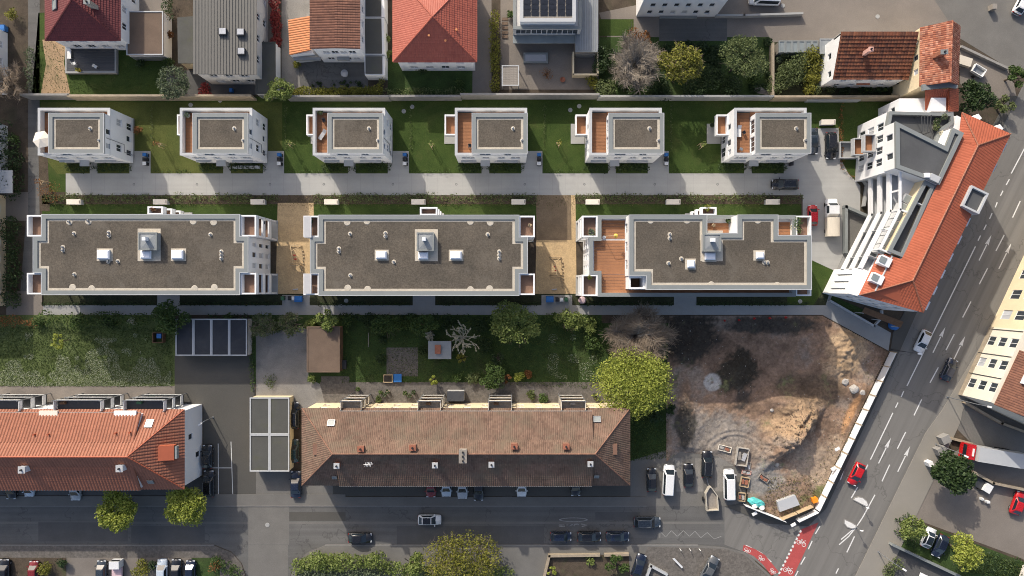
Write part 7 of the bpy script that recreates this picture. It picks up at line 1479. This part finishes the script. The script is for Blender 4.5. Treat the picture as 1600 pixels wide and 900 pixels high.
pot(1105, 325, 9.05, "yellow-green plant box on the eastern block's north balcony", "plastic_green", "leaf_yellow", .45, 120); pot(486, 345, 9.05, "plant pot on the middle block's north-west balcony", "plastic_black", "leaf_dark", .3); table(493, 350, 9.05, .9, .8, "pale table on the middle block's north-west balcony", "cloth_cream"); table(819, 359, 9.05, .7, 1.5, "dark long table on the middle block's north-east balcony", "metal_dark"); chair(828, 352, 9.05, 1.2, "wicker-coloured chair on the middle block's north-east balcony", "wood_pale"); table(820, 434, 9.05, .8, .6, "grey bench on the middle block's south-east balcony", "metal_grey"); chair(412, 348, 6.1, 1.5, "dark chair on the western block's north-east balcony stack", "metal_dark"); pot(240, 326, 9.05, "terracotta pot on the western block's north balcony", "sandstone", "leaf_rust", .35)
pg = thing("pergola_frame", "dark pergola grid on the corner building's north terrace", "pergola", (*W(1447, 188, 10)[:2], 9.45))
for k in range(4): a = W(1440 + k * 5, 180, 11.4); b = W(1441 + k * 4, 206, 11.4); MB().tube((*a[:2], 11.4), (*b[:2], 11.4), .07).build("beam", "metal_dark", pg)
for p in ((1440, 180), (1456, 180), (1441, 206), (1454, 206)): a = W(*p, 11.4); MB().tube((a[0], a[1], 9.45), (a[0], a[1], 11.4), .06).build("post", "metal_dark", pg)
for x, y, leaf, lab in ((1462, 199, "leaf_olive", "olive pot plant on the corner building's north terrace"), (1469, 209, "blossom", "pale flowering pot on the corner building's north terrace"), (1463, 190, "leaf_dark", "dark pot plant under the terrace's east wall, corner building"), (1474, 183, "leaf_grey", "grey pot plant at the terrace's north-east end, corner building")): pot(x, y, 9.45, lab, "stone", leaf, .45, 110)
table(1362, 202 + 16, 6.0, .8, .8, "white table on the corner building's orange west balcony", "plastic_white"); chair(1352, 222, 3.1, 1.5, "dark chair on the corner building's middle west balcony", "cloth_dark"); lounger(1334, 236, .2, pi / 2, "dark lounger on the corner building's grey patio", "cloth_dark")
table(136, 85, .72, 2.0, 1.0, "white table on the dark sun terrace", "plastic_white"); lounger(108, 84, .72, pi / 2, "white lounger at the west end of the dark sun terrace", "plastic_white"); chair(149, 104, .72, 1.0, "white chair below the table on the dark sun terrace", "plastic_white"); chair(116, 99, .72, 2.0, "white chair beside the lounger on the dark sun terrace", "plastic_white"); pot(122, 109, .72, "yellow flowering pot on the dark sun terrace's south edge", "plastic_yellow", "leaf_yellow", .35)
parasol(537, 113, .02, .65, "small grey round parasol in the yard behind the white house", "cloth_grey", 12, 1.6); table(373, 128, .02, 2.0, .7, "white bench behind the grey ribbed house", "plastic_white"); wheelie(364, 143, "plastic_blue", "blue box bin behind the grey ribbed house"); table(876, 78, .02, 1.3, 1.5, "dark square table on the solar house patio", "cloth_dark"); table(752, 125, .02, .9, .9, "dark square stand on the drive right of the bright red roof", "metal_dark"); table(771, 8, .02, .9, 2.4, "long dark trough with white rim by the solar house steps", "plastic_white")
for k in range(5):
    A = G(789, 30 + k * 7); o = MB().box(A[0], A[1], 0, 1.0, .5, .1 + .02 * k).build("step_slab", "felt_brown"); tag(o, "dark step slab in the gravel beside the solar house", "step", "step slabs beside the solar house")
fb = thing("fire_bowl", "round rusty fire bowl on the solar house patio", "fire bowl", (*G(879, 125), .02)); A = G(879, 125); MB().lathe(A[0], A[1], [(.2, .02), (.48, .3), (.42, .32), (.2, .12)], 14).build("bowl", "brick_red", fb); MB().lathe(A[0], A[1], [(.3, .02), (.3, .05)], 12).build("foot", "metal_dark", fb)
# gardens
sb = thing("play_box", "bright blue covered play box in the garden south of the middle block", "play box", (*G(622, 590), .02)); A = G(622, 590); MB().box(A[0], A[1], 0, 1.35, 1.4, .5).build("body", "wood_brown", sb); MB().box(A[0], A[1], .503, 1.4, 1.45, .06).build("lid", "plastic_blue", sb)
rb = thing("raised_bed", "wooden raised bed left of the blue play box", "raised bed", (*G(607, 591), .02)); A = G(607, 591); MB().ring(rect(A[0] - .8, A[1] - .7, A[0] + .8, A[1] + .7), .12, 0, .5).build("boards", "wood_pale", rb); MB().prism(rect(A[0] - .7, A[1] - .6, A[0] + .7, A[1] + .6), 0, .4).build("earth", "dark_earth", rb)
table(634, 591, .02, 1.3, .8, "orange and white toy table right of the blue play box", "tile_orange"); table(692, 571, .02, 2.2, .7, "long pale garden bench below the grey garden house", "wood_grey"); table(570, 567, .02, 1.0, 1.3, "white slatted table on the grass right of the brown shed", "plastic_white"); o = MB().box(*G(576, 531), .02, .1, 2.5, .25).build("garden_plank", "wood_grey"); tag(o, "thin pale beam lying on the shaded grass right of the shed", "beam")
for x, y, leaf, lab in ((672, 525, "blossom", "heap of pale prunings above the grey garden house"),): bush(x, y, 11, .8, lab, leaf, 160, .2, "pruning_heap")
for k, (x, y) in enumerate(((596, 612), (602, 616), (607, 611), (634, 613), (641, 617), (647, 612), (560, 607), (935, 622), (928, 617))): pot(x, y, 0, "small pot plant by the old terrace's north wall, " + ("near the first balcony stack" if k in (0, 1, 2, 6) else "near the second balcony stack" if k in (3, 4, 5) else "east of the last balcony stack") + (", westmost", ", middle", ", eastmost")[k % 3 if k < 6 else (0 if k < 8 else 2)] if k != 6 else "pot plant at the foot of the first balcony stack", "sandstone", ("leaf_mid", "leaf_grey", "leaf_dark")[k % 3], .32, 60)
pv = thing("stair_shed", "dark lean-to roof between the second and third balcony stacks", "lean-to", (*G(716, 616), 0)); a = G(700, 624); b = G(726, 609); MB().prism(rect(a[0], a[1], b[0], b[1]), 0, 1.6).build("wall", "render_grey", pv); MB().slab([(a[0], a[1], 2.0), (b[0], a[1], 2.0), (b[0], b[1], 1.7), (a[0], b[1], 1.7)], .1).build("roof", "felt_dark", pv)
tw = thing("trash_enclosure", "small dark enclosure with blue lid beside the garages and meadow", "bin store", (*G(251, 527), 0)); A = G(251, 527); MB().ring(rect(A[0] - .9, A[1] - .9, A[0] + .9, A[1] + .9), .1, 0, 1.1).build("screen", "wood_brown", tw); MB().box(A[0] + .2, A[1] + .3, 0, .8, .8, 1.0).build("bin", "plastic_blue", tw)
ct = thing("metal_cart", "white barrier frame on the yard beside the dark tree, lower right", "barrier", (*G(1537, 782), .02)); A = G(1537, 782); MB().tube((A[0] - .8, A[1] + .5, .6), (A[0] + .6, A[1] - .2, .6), .08).build("bar", "plastic_white", ct); MB().box(A[0] - .6, A[1] + .4, .02, .4, .4, .6).build("foot", "plastic_white", ct); MB().box(A[0] + .4, A[1] - .1, .02, .5, .4, .7).build("foot", "plastic_white", ct)
cw = thing("flatbed_cart", "cream load box trailer beside the mottled-roof house", "trailer", (*G(1500, 95), .02)); A = W(1508, 95, 1.2); MB().box(A[0], A[1], .5, 2.4, 1.5, .7, -.3).build("box", "tarp_beige", cw)
for s in (-.7, .7): MB().box(A[0] + s, A[1] - .7, .05, .5, .16, .5, -.3).build("wheel", "rubber", cw)
cw = thing("flatbed_cart", "white open box trailer beside the dark evergreen at the top right", "trailer", (*G(1530, 110), .02)); A = W(1530, 110, 1.0); p = [rot2(u, v, -.55) for u, v in rect(-1.1, -.75, 1.1, .75)]; p = [(A[0] + u, A[1] + v) for u, v in p]; MB().ring(p, .12, .5, 1.1).build("box", "plastic_white", cw); MB().prism(inset(p, .1), .45, .6).build("floor", "metal_grey", cw)
for s in (-.6, .6): MB().box(A[0] + s, A[1] - .9, .05, .5, .16, .5, -.55).build("wheel", "rubber", cw)
o = MB().box(*G(1547, 14), 0, .8, .9, 1.2).build("utility_box", "wood_grey"); tag(o, "small grey cabinet on the shaded road at the top right", "utility box")
bt = thing("log_pile", "stack of pale boards under the trees left of the walled garden", "board stack", (*G(1190, 143), .02))
for k in range(4): A = G(1190, 143); MB().box(A[0] + .1 * k, A[1] + .08 * k, .02 + .14 * k, 2.6, .9 - .15 * k, .12, -.2).build("board", "wood_grey", bt)
# ------------------------------------------------------------------ trees
tree(990, 596, 64, 8.5, "large lime-green leafy tree by the building site", "leaf_lime", 17000, .15, clumps=110, ry=.82, trunk=.3)
bare_tree(995, 524, 62, 8, "bare brown tree above the lime-green tree", "bark_grey", "twig_brown", 13, 10, ry=.72, tn=11000, trunk=.16); tree(805, 505, 42, 7, "light green tree overhanging the footpath south of the middle block", "leaf_spring", 4200, .2, clumps=36, ry=.85)
bare_tree(992, 102, 47, 10, "bare grey tree with fanned branches north of the fifth villa", "bark_grey", "twig_grey", 20, 9, tn=8000, ry=1.1, trunk=.14); tree(1065, 98, 36, 10, "yellow-green tree next to the bare grey one", "leaf_yellow", 3600, .19, clumps=34, twiggy=500); tree(1160, 92, 38, 9.5, "soft olive-green tree left of the walled garden", "leaf_olive", 4600, .15, clumps=30)
tree(435, 142, 22, 5, "light green round tree at the garden wall beside the narrow garage", "leaf_spring", 1900, .17, clumps=20); tree(272, 130, 27, 5, "grey-green round tree beside the grey ribbed house", "leaf_grey", 2600, .15, clumps=24); bare_tree(8, 130, 38, 7, "bare brown tree at the left edge beside the path", "bark_brown", "twig_brown", 9, 6, tn=1800); bush(75, 300, 20, 2, "bare reddish-brown shrub below the westernmost villa", "leaf_rust", 260, .1)
tree(1526, 153, 28, 5, "dark evergreen at the north end of the corner building", "leaf_dark", 3200, .2, clumps=26); tree(1588, 118, 17, 4, "mid green shrub tree at the right edge near the road", "leaf_mid", 1200, .17, clumps=12); tree(1570, 165, 18, 3, "small scrubby tree beside the road, top right", "leaf_olive", 700, .17, clumps=10)
tree(183, 797, 33, 6.5, "lime street tree before the bright red roof, left one", "leaf_lime", 5600, .19, clumps=46, group="street trees"); tree(288, 791, 36, 6.5, "lime street tree before the bright red roof, at its corner", "leaf_lime", 6000, .19, clumps=50, ry=.85, group="street trees")
tree(1490, 742, 34, 6, "dark dense tree beside the lorry, lower right", "leaf_dark", 5200, .24, clumps=38); tree(1424, 826, 22, 5, "light green tree over the parked white car, lower right", "leaf_spring", 1900, .18, clumps=18); tree(1506, 864, 30, 5.5, "bright lime tree at the bottom right", "leaf_lime", 3200, .18, clumps=28)
tree(722, 872, 58, 5, "broad yellow-green tree cut by the bottom edge", "leaf_yellow", 5200, .17, clumps=44, ry=.62, twiggy=900); tree(642, 883, 24, 4.5, "light green tree left of the broad yellow-green one", "leaf_spring", 1700, .18, clumps=16); tree(965, 886, 18, 3, "dark green bush tree in the walled front plot", "leaf_mid", 900, .16, clumps=10); tree(862, 891, 9, 1.6, "small lime shrub in the brown front plot", "leaf_lime", 260, .12, clumps=6)
tree(265, 497, 30, 5, "dark green leafy tree at the garages' corner", "leaf_mid", 2600, .2, clumps=24); tree(512, 500, 18, 4.5, "bright green small tree over the brown shed's roof", "leaf_spring", 1300, .17, clumps=14); tree(455, 508, 24, 4, "brownish-green tree above the gravel court", "leaf_olive", 1500, .15, clumps=18, twiggy=400, ry=.8); tree(408, 505, 22, 4, "dark olive shrub tree right of the garages", "leaf_olive", 1100, .15, clumps=14, twiggy=300); tree(663, 510, 22, 4, "mid green tree north of the grey garden house", "leaf_mid", 1500, .18, clumps=16)
tree(604, 509, 26, 3, "low green tree line over the shaded garden by the footpath", "leaf_mid", 1500, .17, clumps=20, ry=.5); tree(768, 588, 24, 3.5, "green shrub tree above the third balcony stack", "leaf_mid", 1700, .17, clumps=18, ry=.8); tree(780, 596, 11, 3, "blue-green conifer above the third balcony stack", "leaf_grey", 800, .14, clumps=8); tree(793, 592, 7, 2, "orange-tinged shrub beside the blue-green conifer", "leaf_rust", 300, .12, clumps=6); tree(677, 594, 8, 2, "bright lime shrub near the second balcony stack", "leaf_lime", 420, .12, clumps=7); tree(778, 560, 12, 2.5, "dark purple-brown shrub in the middle of the garden", "leaf_dark", 500, .15, clumps=8); tree(890, 500, 24, 3, "green shrub tree right of the light green tree", "leaf_spring", 1100, .17, clumps=14, ry=.7); tree(723, 560, 10, 2, "golden shrub below the white blossom tree", "leaf_yellow", 420, .12, clumps=7); tree(1000, 895, 3, 1.2, "tiny bush beside the dark blue car at the bottom edge", "leaf_mid", 90, .1, clumps=4)
# white blossoming tree with bare arms
bl = thing("blossom_tree", "small tree with white blossom-covered arms in the garden", "tree", (*G(722, 530), 0)); A = W(722, 528, 3.2); mb = MB(); mb.tube((A[0], A[1], 0), (A[0], A[1], 2.0), .16, .12, 8); cl = []
seg = [(np.array((A[0], A[1], 1.9)), 2 * pi * i / 13 + rng.uniform(-.5, .5), .045, 0) for i in range(13)]
while seg:
    p, a, r_, lv = seg.pop(); L_ = rng.uniform(.4, 1.15) * (1.0 - .1 * lv); q = p + np.array((cos(a) * L_, sin(a) * L_, rng.uniform(.05, .75))); mb.tube(p, q, r_, r_ * .75, 5)
    for s_ in np.linspace(0, 1, 7): cl.append((*(p + (q - p) * s_), .13))
    if lv < 3:
        for k in range(1 if lv == 0 else rng.integers(1, 3)): seg.append((q, a + rng.uniform(-.95, .95), r_ * .75, lv + 1))
        if lv < 2 and rng.uniform() < .6: seg.append((q, a + rng.choice((-1.1, 1.1)), r_ * .6, lv + 2))
mb.build("trunk", "bark_grey", bl); foliage("blossom", cl, 5200, .06, "blossom", bl)
# young staked trees
for x, y, lab, lf in ((257, 229, "young staked tree on grass right of the westernmost villa", "leaf_rust"), (458, 228, "young staked tree on grass right of the second villa", "leaf_spring"), (676, 230, "young staked tree on grass right of the third villa", "leaf_spring"), (872, 228, "young staked tree on grass right of the fourth villa", "leaf_yellow"), (1092, 230, "young staked tree on grass right of the fifth villa", "leaf_spring"), (76, 287, "young staked tree below the westernmost villa, beside the brown shrub", "leaf_rust")): stake_tree(x, y, lab, lf)
bush(216, 203, 8, 1.6, "rust-orange shrub at the westernmost villa's east wall", "leaf_rust", 260, .12); tree(92, 533, 13, 4.2, "slender young lime-green tree on the meadow", "leaf_lime", 420, .15, clumps=9, trunk=.07)
# ------------------------------------------------------------------ hedges and shrubs
for x, y, r, h_, lf, lab in ((545, 503, 14, 1.8, "leaf_mid", "mid green shrub at the path edge right of the brown shed"), (575, 502, 13, 1.6, "leaf_dark", "dark shrub at the path edge above the shaded grass"), (640, 503, 15, 1.8, "leaf_mid", "green shrub at the path edge above the cobbled square"), (700, 503, 14, 1.6, "leaf_dark", "dark shrub at the path edge left of the blossom tree"), (750, 508, 15, 2, "leaf_dark", "dark shrub between blossom tree and light green tree"), (757, 540, 16, 2, "leaf_dark", "tall dark shrub right of the blossom tree"), (775, 575, 14, 1.8, "leaf_mid", "green shrub above the blue-green conifer"), (740, 592, 12, 1.6, "leaf_olive", "olive shrub left of the green shrub tree"), (715, 590, 10, 1.3, "leaf_mid", "low green shrub right of the lime shrub"), (812, 590, 9, 1.3, "leaf_lime", "bright small shrub right of the orange-tinged one"), (826, 585, 9, 1.3, "leaf_rust", "tan shrub right of the bright small one"), (870, 500, 14, 1.6, "leaf_mid", "green shrub at the path edge right of the light green tree"), (918, 508, 16, 2, "leaf_spring", "light green shrub left of the bare brown tree"), (925, 535, 14, 1.6, "leaf_mid", "green shrub at the bare brown tree's foot"), (660, 548, 9, 1.2, "leaf_dark", "dark shrub between cobbled square and grey garden house"), (595, 560, 9, 1.2, "leaf_dark", "dark shrub left of the cobbled square"), (598, 530, 8, 1.3, "leaf_dark", "dark shrub above the cobbled square's corner"), (60, 505, 12, 1.4, "leaf_mid", "green shrub at the meadow's north-west corner"), (120, 502, 15, 1.8, "leaf_mid", "leafy shrub in the border above the meadow, west"), (170, 503, 14, 1.6, "leaf_dark", "dark shrub in the border above the meadow, middle"), (355, 498, 12, 1.3, "leaf_mid", "green shrub above the garages' east half"), (430, 512, 13, 1.5, "leaf_olive", "olive shrub at the gravel court's north edge"), (485, 505, 11, 1.6, "leaf_spring", "light shrub touching the brown shed's north-west corner"), (590, 625, 7, .9, "leaf_olive", "olive shrub by the old terrace's wall right of the first stack"), (850, 622, 9, 1.1, "leaf_mid", "green shrub by the old terrace's wall before the last stack"), (830, 617, 8, .9, "leaf_olive", "olive shrub by the old terrace's wall right of the third stack")): bush(x, y, r, h_, lab, lf, 620 if r > 12 else 360, .15, "garden_shrub")
for k in range(5):
    A = G(369 + k * 8.6, 262); o = MB().box(A[0], A[1], .02, .82, .5, .55).build("paving_slab", "coping_white"); tag(o, "pale slab in a row of five before the second villa", "slab", "row of five pale slabs")
hedge([(455, 146), (500, 145), (560, 145), (590, 144)], 1.7, 1.5, "long yellow-green clipped hedge behind the white house", "leaf_yellow", 130); hedge([(594, 143), (600, 120)], 1.6, 1.8, "yellow-green hedge end by the annexes", "leaf_yellow"); hedge([(604, 147), (650, 146), (722, 147)], 1.7, 1.3, "olive hedge below the bright red roof", "leaf_olive"); hedge([(772, 30), (773, 90), (774, 140)], 1.9, 2.0, "tall yellow-green hedge left of the solar house patio", "leaf_yellow", 50)
hedge([(433, -10), (433, 30), (435, 72)], 1.7, 1.8, "crimson-leaved hedge right of the grey ribbed house", "leaf_red", 130); hedge([(52, 80), (52, 140)], 1.5, 1.5, "grey-green hedge along the western path", "leaf_grey"); hedge([(268, 6), (270, 30)], 2.2, 2.2, "dark shrub hedge left of the grey ribbed house", "leaf_dark"); bush(264, 54, 9, 1.8, "orange-red shrub beside the brown ribbed garage", "leaf_rust", 380); bush(262, 95, 11, 1.6, "green shrub at the brown garage's lower corner", "leaf_mid", 420); bush(320, 140, 14, 1.3, "crimson ground shrub below the grey ribbed house, left", "leaf_red", 460); bush(220, 98, 9, 1.0, "dark shrub below the brown ribbed garage", "leaf_dark", 260); bush(797, 22, 7, 1.3, "green round shrub at the solar house's west wall", "leaf_mid", 260); bush(926, 128, 13, 1.7, "yellow-green shrub at the patio's south-east corner", "leaf_yellow", 480); bush(603, 60, 8, 1.6, "green shrub between annexes and bright red roof, upper", "leaf_spring", 300); bush(606, 85, 8, 1.6, "green shrub between annexes and bright red roof, lower", "leaf_spring", 300); bush(465, 100, 8, 1.0, "golden shrub in the gravel garden", "leaf_yellow", 220); bush(853, 115, 13, 1.2, "twiggy tan shrub on the solar house patio", "leaf_rust", 200, .09); bush(660, 108, 11, 1.2, "dark shrub on the lawn below the bright red roof", "leaf_dark", 300); bush(717, 132, 10, 1.1, "round green shrub near the drive, below the bright red roof", "leaf_mid", 320)
# dark thicket between the trees north of the sixth villa, and the walled garden
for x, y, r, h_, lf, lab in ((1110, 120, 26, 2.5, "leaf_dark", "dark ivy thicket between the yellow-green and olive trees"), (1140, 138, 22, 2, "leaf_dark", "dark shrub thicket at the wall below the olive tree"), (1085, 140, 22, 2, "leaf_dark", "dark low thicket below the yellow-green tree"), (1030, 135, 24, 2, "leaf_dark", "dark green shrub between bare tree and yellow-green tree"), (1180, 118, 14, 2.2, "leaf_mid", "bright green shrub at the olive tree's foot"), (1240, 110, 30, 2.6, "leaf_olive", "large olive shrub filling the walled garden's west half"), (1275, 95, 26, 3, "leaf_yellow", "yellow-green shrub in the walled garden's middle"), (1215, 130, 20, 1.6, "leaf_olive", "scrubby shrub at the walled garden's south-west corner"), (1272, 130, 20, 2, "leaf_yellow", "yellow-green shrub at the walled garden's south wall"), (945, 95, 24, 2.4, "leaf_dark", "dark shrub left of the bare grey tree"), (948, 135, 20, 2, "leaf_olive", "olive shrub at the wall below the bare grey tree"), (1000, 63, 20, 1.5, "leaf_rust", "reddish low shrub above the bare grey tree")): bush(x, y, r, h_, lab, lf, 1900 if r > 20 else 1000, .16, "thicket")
def mass(name, m, n, size, fn, zr=(.1, .9), r=(.5, 1.2), k=40):
    cl = []
    for _ in range(k): x, y = fn(); A_ = G(x, y); cl.append((A_[0], A_[1], rng.uniform(*zr), rng.uniform(*r)))
    o = foliage(name, cl, n, size, m); o["kind"] = "stuff"; return o
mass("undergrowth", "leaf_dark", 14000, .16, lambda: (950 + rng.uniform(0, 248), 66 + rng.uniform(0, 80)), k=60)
mass("undergrowth", "leaf_olive", 5000, .13, lambda: (1212 + rng.uniform(0, 84), 84 + rng.uniform(0, 58)), k=22); mass("undergrowth", "leaf_grey", 3000, .12, lambda: (1212 + rng.uniform(0, 84), 84 + rng.uniform(0, 58)), k=14)
mass("undergrowth", "leaf_dark", 3500, .12, lambda: (1305 + rng.uniform(0, 105), 128 + rng.uniform(0, 18)), (.1, .5), (.3, .6), 30); mass("undergrowth", "leaf_mid", 1200, .12, lambda: (1305 + rng.uniform(0, 105), 128 + rng.uniform(0, 18)), (.1, .5), (.2, .4), 20)
mass("undergrowth", "leaf_dark", 900, .1, lambda: (487 + rng.uniform(0, 80), 127 + rng.uniform(0, 9)), (.1, .3), (.15, .3), 24)
# front hedges by the villa entrances and plot divisions
for i, x in enumerate(VX):
    hedge([(x + 3, 262), (x + 33, 262)], 1.6, .5, f"low dark hedge left of the entrance path, {VN[i]}", "leaf_dark", 150, .11, group="low entrance hedges"); hedge([(x + 51, 262), (x + 96, 262)], 1.6, .5, f"low dark hedge right of the entrance path, {VN[i]}", "leaf_dark", 150, .11, group="low entrance hedges")
    if i < 5: hedge([(x + 134, 166), (x + 134, 234)], .5, .6, f"thin plot hedge between the {VN[i]} and its eastern neighbour", "leaf_olive", 30, .1, rough=.5, group="thin plot hedges"); hedge([(x + 136, 268), (x + 196, 268)], .6, .5, f"thin hedge along the drive right of the {VN[i]}", "leaf_mid", 40, .1, rough=.4, group="thin hedges along the drive")
hedge([(1313, 160), (1312, 240)], .8, .6, "bare brown plot hedge left of the narrow lawn", "leaf_rust", 40, .1); hedge([(1314, 205), (1314, 262), (1330, 277)], .7, .5, "brown hedge line between parked cars and narrow lawn", "leaf_rust", 40, .1)
for x0, x1, lab in ((66, 236, "below the western block, left stretch"), (282, 438, "below the western block, right stretch"), (500, 640, "below the middle block, left stretch"), (684, 842, "below the middle block, right stretch"), (905, 1048, "below the eastern block, left stretch"), (1090, 1262, "below the eastern block, right stretch")): hedge([(x0, 474.5), (x1, 474.5)], .7, .45, "low dark hedge along the footpath " + lab, "leaf_dark", 90, .1, group="low hedges along the footpath")
hedge([(70, 498), (150, 499), (232, 500)], 2.2, 1.6, "mixed green shrub border between footpath and meadow", "leaf_mid", 40, .16, rough=.45); hedge([(0, 500), (60, 503)], 2.0, 1.2, "tan dry shrub border at the meadow's west end", "leaf_rust", 30, .14, rough=.5); bush(205, 500, 9, 1.4, "white-flowering shrub in the border above the meadow", "blossom", 240, .1); hedge([(330, 497), (395, 497)], 1.4, 1.0, "dark border shrubs above the garages", "leaf_dark", 36, .14, rough=.4); hedge([(530, 495), (760, 497)], 1.3, 1.0, "dark border hedge along the footpath above the gardens", "leaf_dark", 40, .14, rough=.4); hedge([(850, 497), (930, 500)], 1.5, 1.2, "green border hedge right of the light green tree", "leaf_mid", 40, .14, rough=.4)
hedge([(393, 510), (394, 560), (396, 610)], .9, .8, "weedy strip between garage yard and gravel court", "leaf_mid", 40, .13, rough=.5, name="weed_strip"); bush(425, 597, 14, .5, "mossy green patch of weeds on the gravel court", "leaf_olive", 260, .11); bush(485, 592, 8, 1.2, "green shrub at the brown shed's south-west corner", "leaf_spring", 260, .13)
hedge([(470, 882), (500, 874), (595, 874)], 3.0, 2.0, "wide light green hedge at the side road corner, bottom edge", "leaf_spring", 70, .17); hedge([(600, 884), (640, 892), (790, 893)], 2.6, 1.5, "continuous low hedge under the bottom trees", "leaf_spring", 60, .16); hedge([(475, 896), (598, 896)], 2.6, 1.8, "lower row of the wide light green hedge at the bottom edge", "leaf_grey", 60, .16); hedge([(340, 872), (368, 892)], 2.4, 1.4, "dark curved hedge at the side road corner", "leaf_mid", 60, .15); bush(335, 885, 12, 1.4, "straw-coloured shrub inside the curved hedge", "leaf_rust", 260, .11)
bush(68, 888, 15, 1.8, "yellow-green bush at the bottom left beside the dark red car", "leaf_yellow", 520, .14); bush(97, 882, 10, 1.6, "dark bush at the bottom left, right of the yellow-green one", "leaf_dark", 360, .14); bush(218, 886, 19, 1.8, "broad yellow-green bush at the bottom edge between cars", "leaf_yellow", 700, .14); bush(238, 884, 9, 1.5, "dark bush left of the pale blue car at the bottom edge", "leaf_dark", 280, .14); bush(922, 878, 8, 1.0, "palm-like bright plant in the brown front plot", "leaf_spring", 160, .16)
hedge([(1400, 815), (1412, 806)], 1.6, 1.0, "dark hedge end by the yard entrance, lower right", "leaf_dark", 50, .14); hedge([(1536, 872), (1590, 890)], 4.0, .8, "broad dark groundcover hedge at the bottom right", "leaf_dark", 44, .15); hedge([(1400, 828), (1425, 850)], 1.5, .9, "dark hedge beside the white parked car", "leaf_dark", 44, .14); bush(1396, 890, 19, 1.6, "olive bush over the dark yard at the bottom edge", "leaf_olive", 600, .14); bush(1475, 716, 10, 1.0, "dry shrub between gateposts and dark tree", "leaf_olive", 240, .12)
bush(1025, 650, 14, 2.2, "dark shrub below the lime-green tree", "leaf_dark", 500, .16); bush(1048, 640, 10, 1.6, "dark shrub at the site edge right of the lime-green tree", "leaf_dark", 380, .15); hedge([(535, 747), (605, 747)], 1.2, .8, "dark clipped hedge under the old terrace's street eave, west end", "leaf_dark", 50, .13); hedge([(925, 747), (968, 748)], 1.6, 1.2, "dark shrub hedge at the old terrace's south-east corner", "leaf_dark", 50, .14); hedge([(20, 200), (24, 250), (25, 300)], 3.4, 2.0, "dark garden shrubs beside the white house at the left edge", "leaf_dark", 30, .17, rough=.4); hedge([(22, 345), (28, 400), (26, 470)], 3.0, 2.2, "dark shrubs beside the pale house at the left edge", "leaf_dark", 36, .17, rough=.4); bush(25, 215, 10, 1.2, "brighter green shrub in the left edge garden", "leaf_mid", 300); bush(15, 20, 12, 2, "yellow-green shrub at the top left corner", "leaf_yellow", 360)
# strip planting along the drive and loose ground cover
hedge([(75, 310), (250, 310), (432, 310)], 1.5, .4, "mixed perennial planting along the drive, west of the western sand pit", "leaf_olive", 80, .13, rough=.5, name="perennial_strip", cat="planting"); hedge([(494, 310), (650, 310), (834, 310)], 1.5, .4, "mixed perennial planting along the drive, between the sand pits", "leaf_olive", 80, .13, rough=.5, name="perennial_strip", cat="planting"); hedge([(905, 310), (1080, 310), (1248, 310)], 1.5, .4, "mixed perennial planting along the drive, east of the eastern sand pit", "leaf_olive", 70, .13, rough=.5, name="perennial_strip", cat="planting")
scatter([(-20, 510), (270, 512), (270, 604), (-20, 604)], 16000, .10, "grass_blade", "grass", (.02, .14)); md = lambda Q: (vnoise(Q[:, 0] + 500, Q[:, 1], 26, 21) * .5 + vnoise(Q[:, 0] + 500, Q[:, 1], 9, 22) * .3 + (Q[:, 1] - 560) / 70) > .05
scatter([(-20, 515), (268, 515), (268, 603), (-20, 603)], 15000, .05, "daisy", "meadow_flowers", (.1, .16), 1.2, mask=md); scatter([(830, 520), (930, 520), (935, 595), (830, 590)], 2200, .05, "daisy", "meadow_flowers", (.1, .16), 1.2, mask=lambda Q: vnoise(Q[:, 0], Q[:, 1], 16, 24) > .15)
scatter([(765, 500), (940, 500), (985, 610), (765, 600)], 8000, .10, "grass_blade", "grass", (.02, .14)); scatter([(535, 495), (765, 495), (765, 598), (535, 598)], 7000, .10, "grass_blade", "grass", (.02, .12)); scatter([(64, 154), (1400, 154), (1400, 200), (64, 250)], 9000, .07, "grass_blade", "grass", (.02, .06)); scatter([(985, 640), (1045, 640), (1045, 715), (985, 720)], 3000, .11, "grass_blade", "grass", (.02, .14))
scatter([(66, 305), (1252, 305), (1252, 322), (66, 322)], 6000, .09, "straw", "ground_cover", (.03, .14)); scatter([(66, 319), (1252, 319), (1252, 337), (66, 337)], 3500, .08, "grass_blade", "grass", (.02, .07)); scatter([(1200, 745), (1275, 740), (1270, 795), (1222, 808), (1190, 795)], 900, .12, "straw", "ground_cover", (.3, .5)); scatter([(1340, 560), (1388, 552), (1300, 745), (1270, 790), (1262, 770)], 700, .11, "straw", "ground_cover", (.3, .5))
scatter([(60, 60), (250, 60), (260, 146), (52, 146)], 3000, .09, "grass_blade", "grass", (.02, .09)); scatter([(1536, 862), (1600, 885), (1600, 905), (1510, 895)], 1500, .12, "grass_blade", "grass", (.05, .2)); scatter([(1300, 160), (1400, 160), (1338, 200), (1316, 270)], 1500, .07, "grass_blade", "grass", (.02, .06))
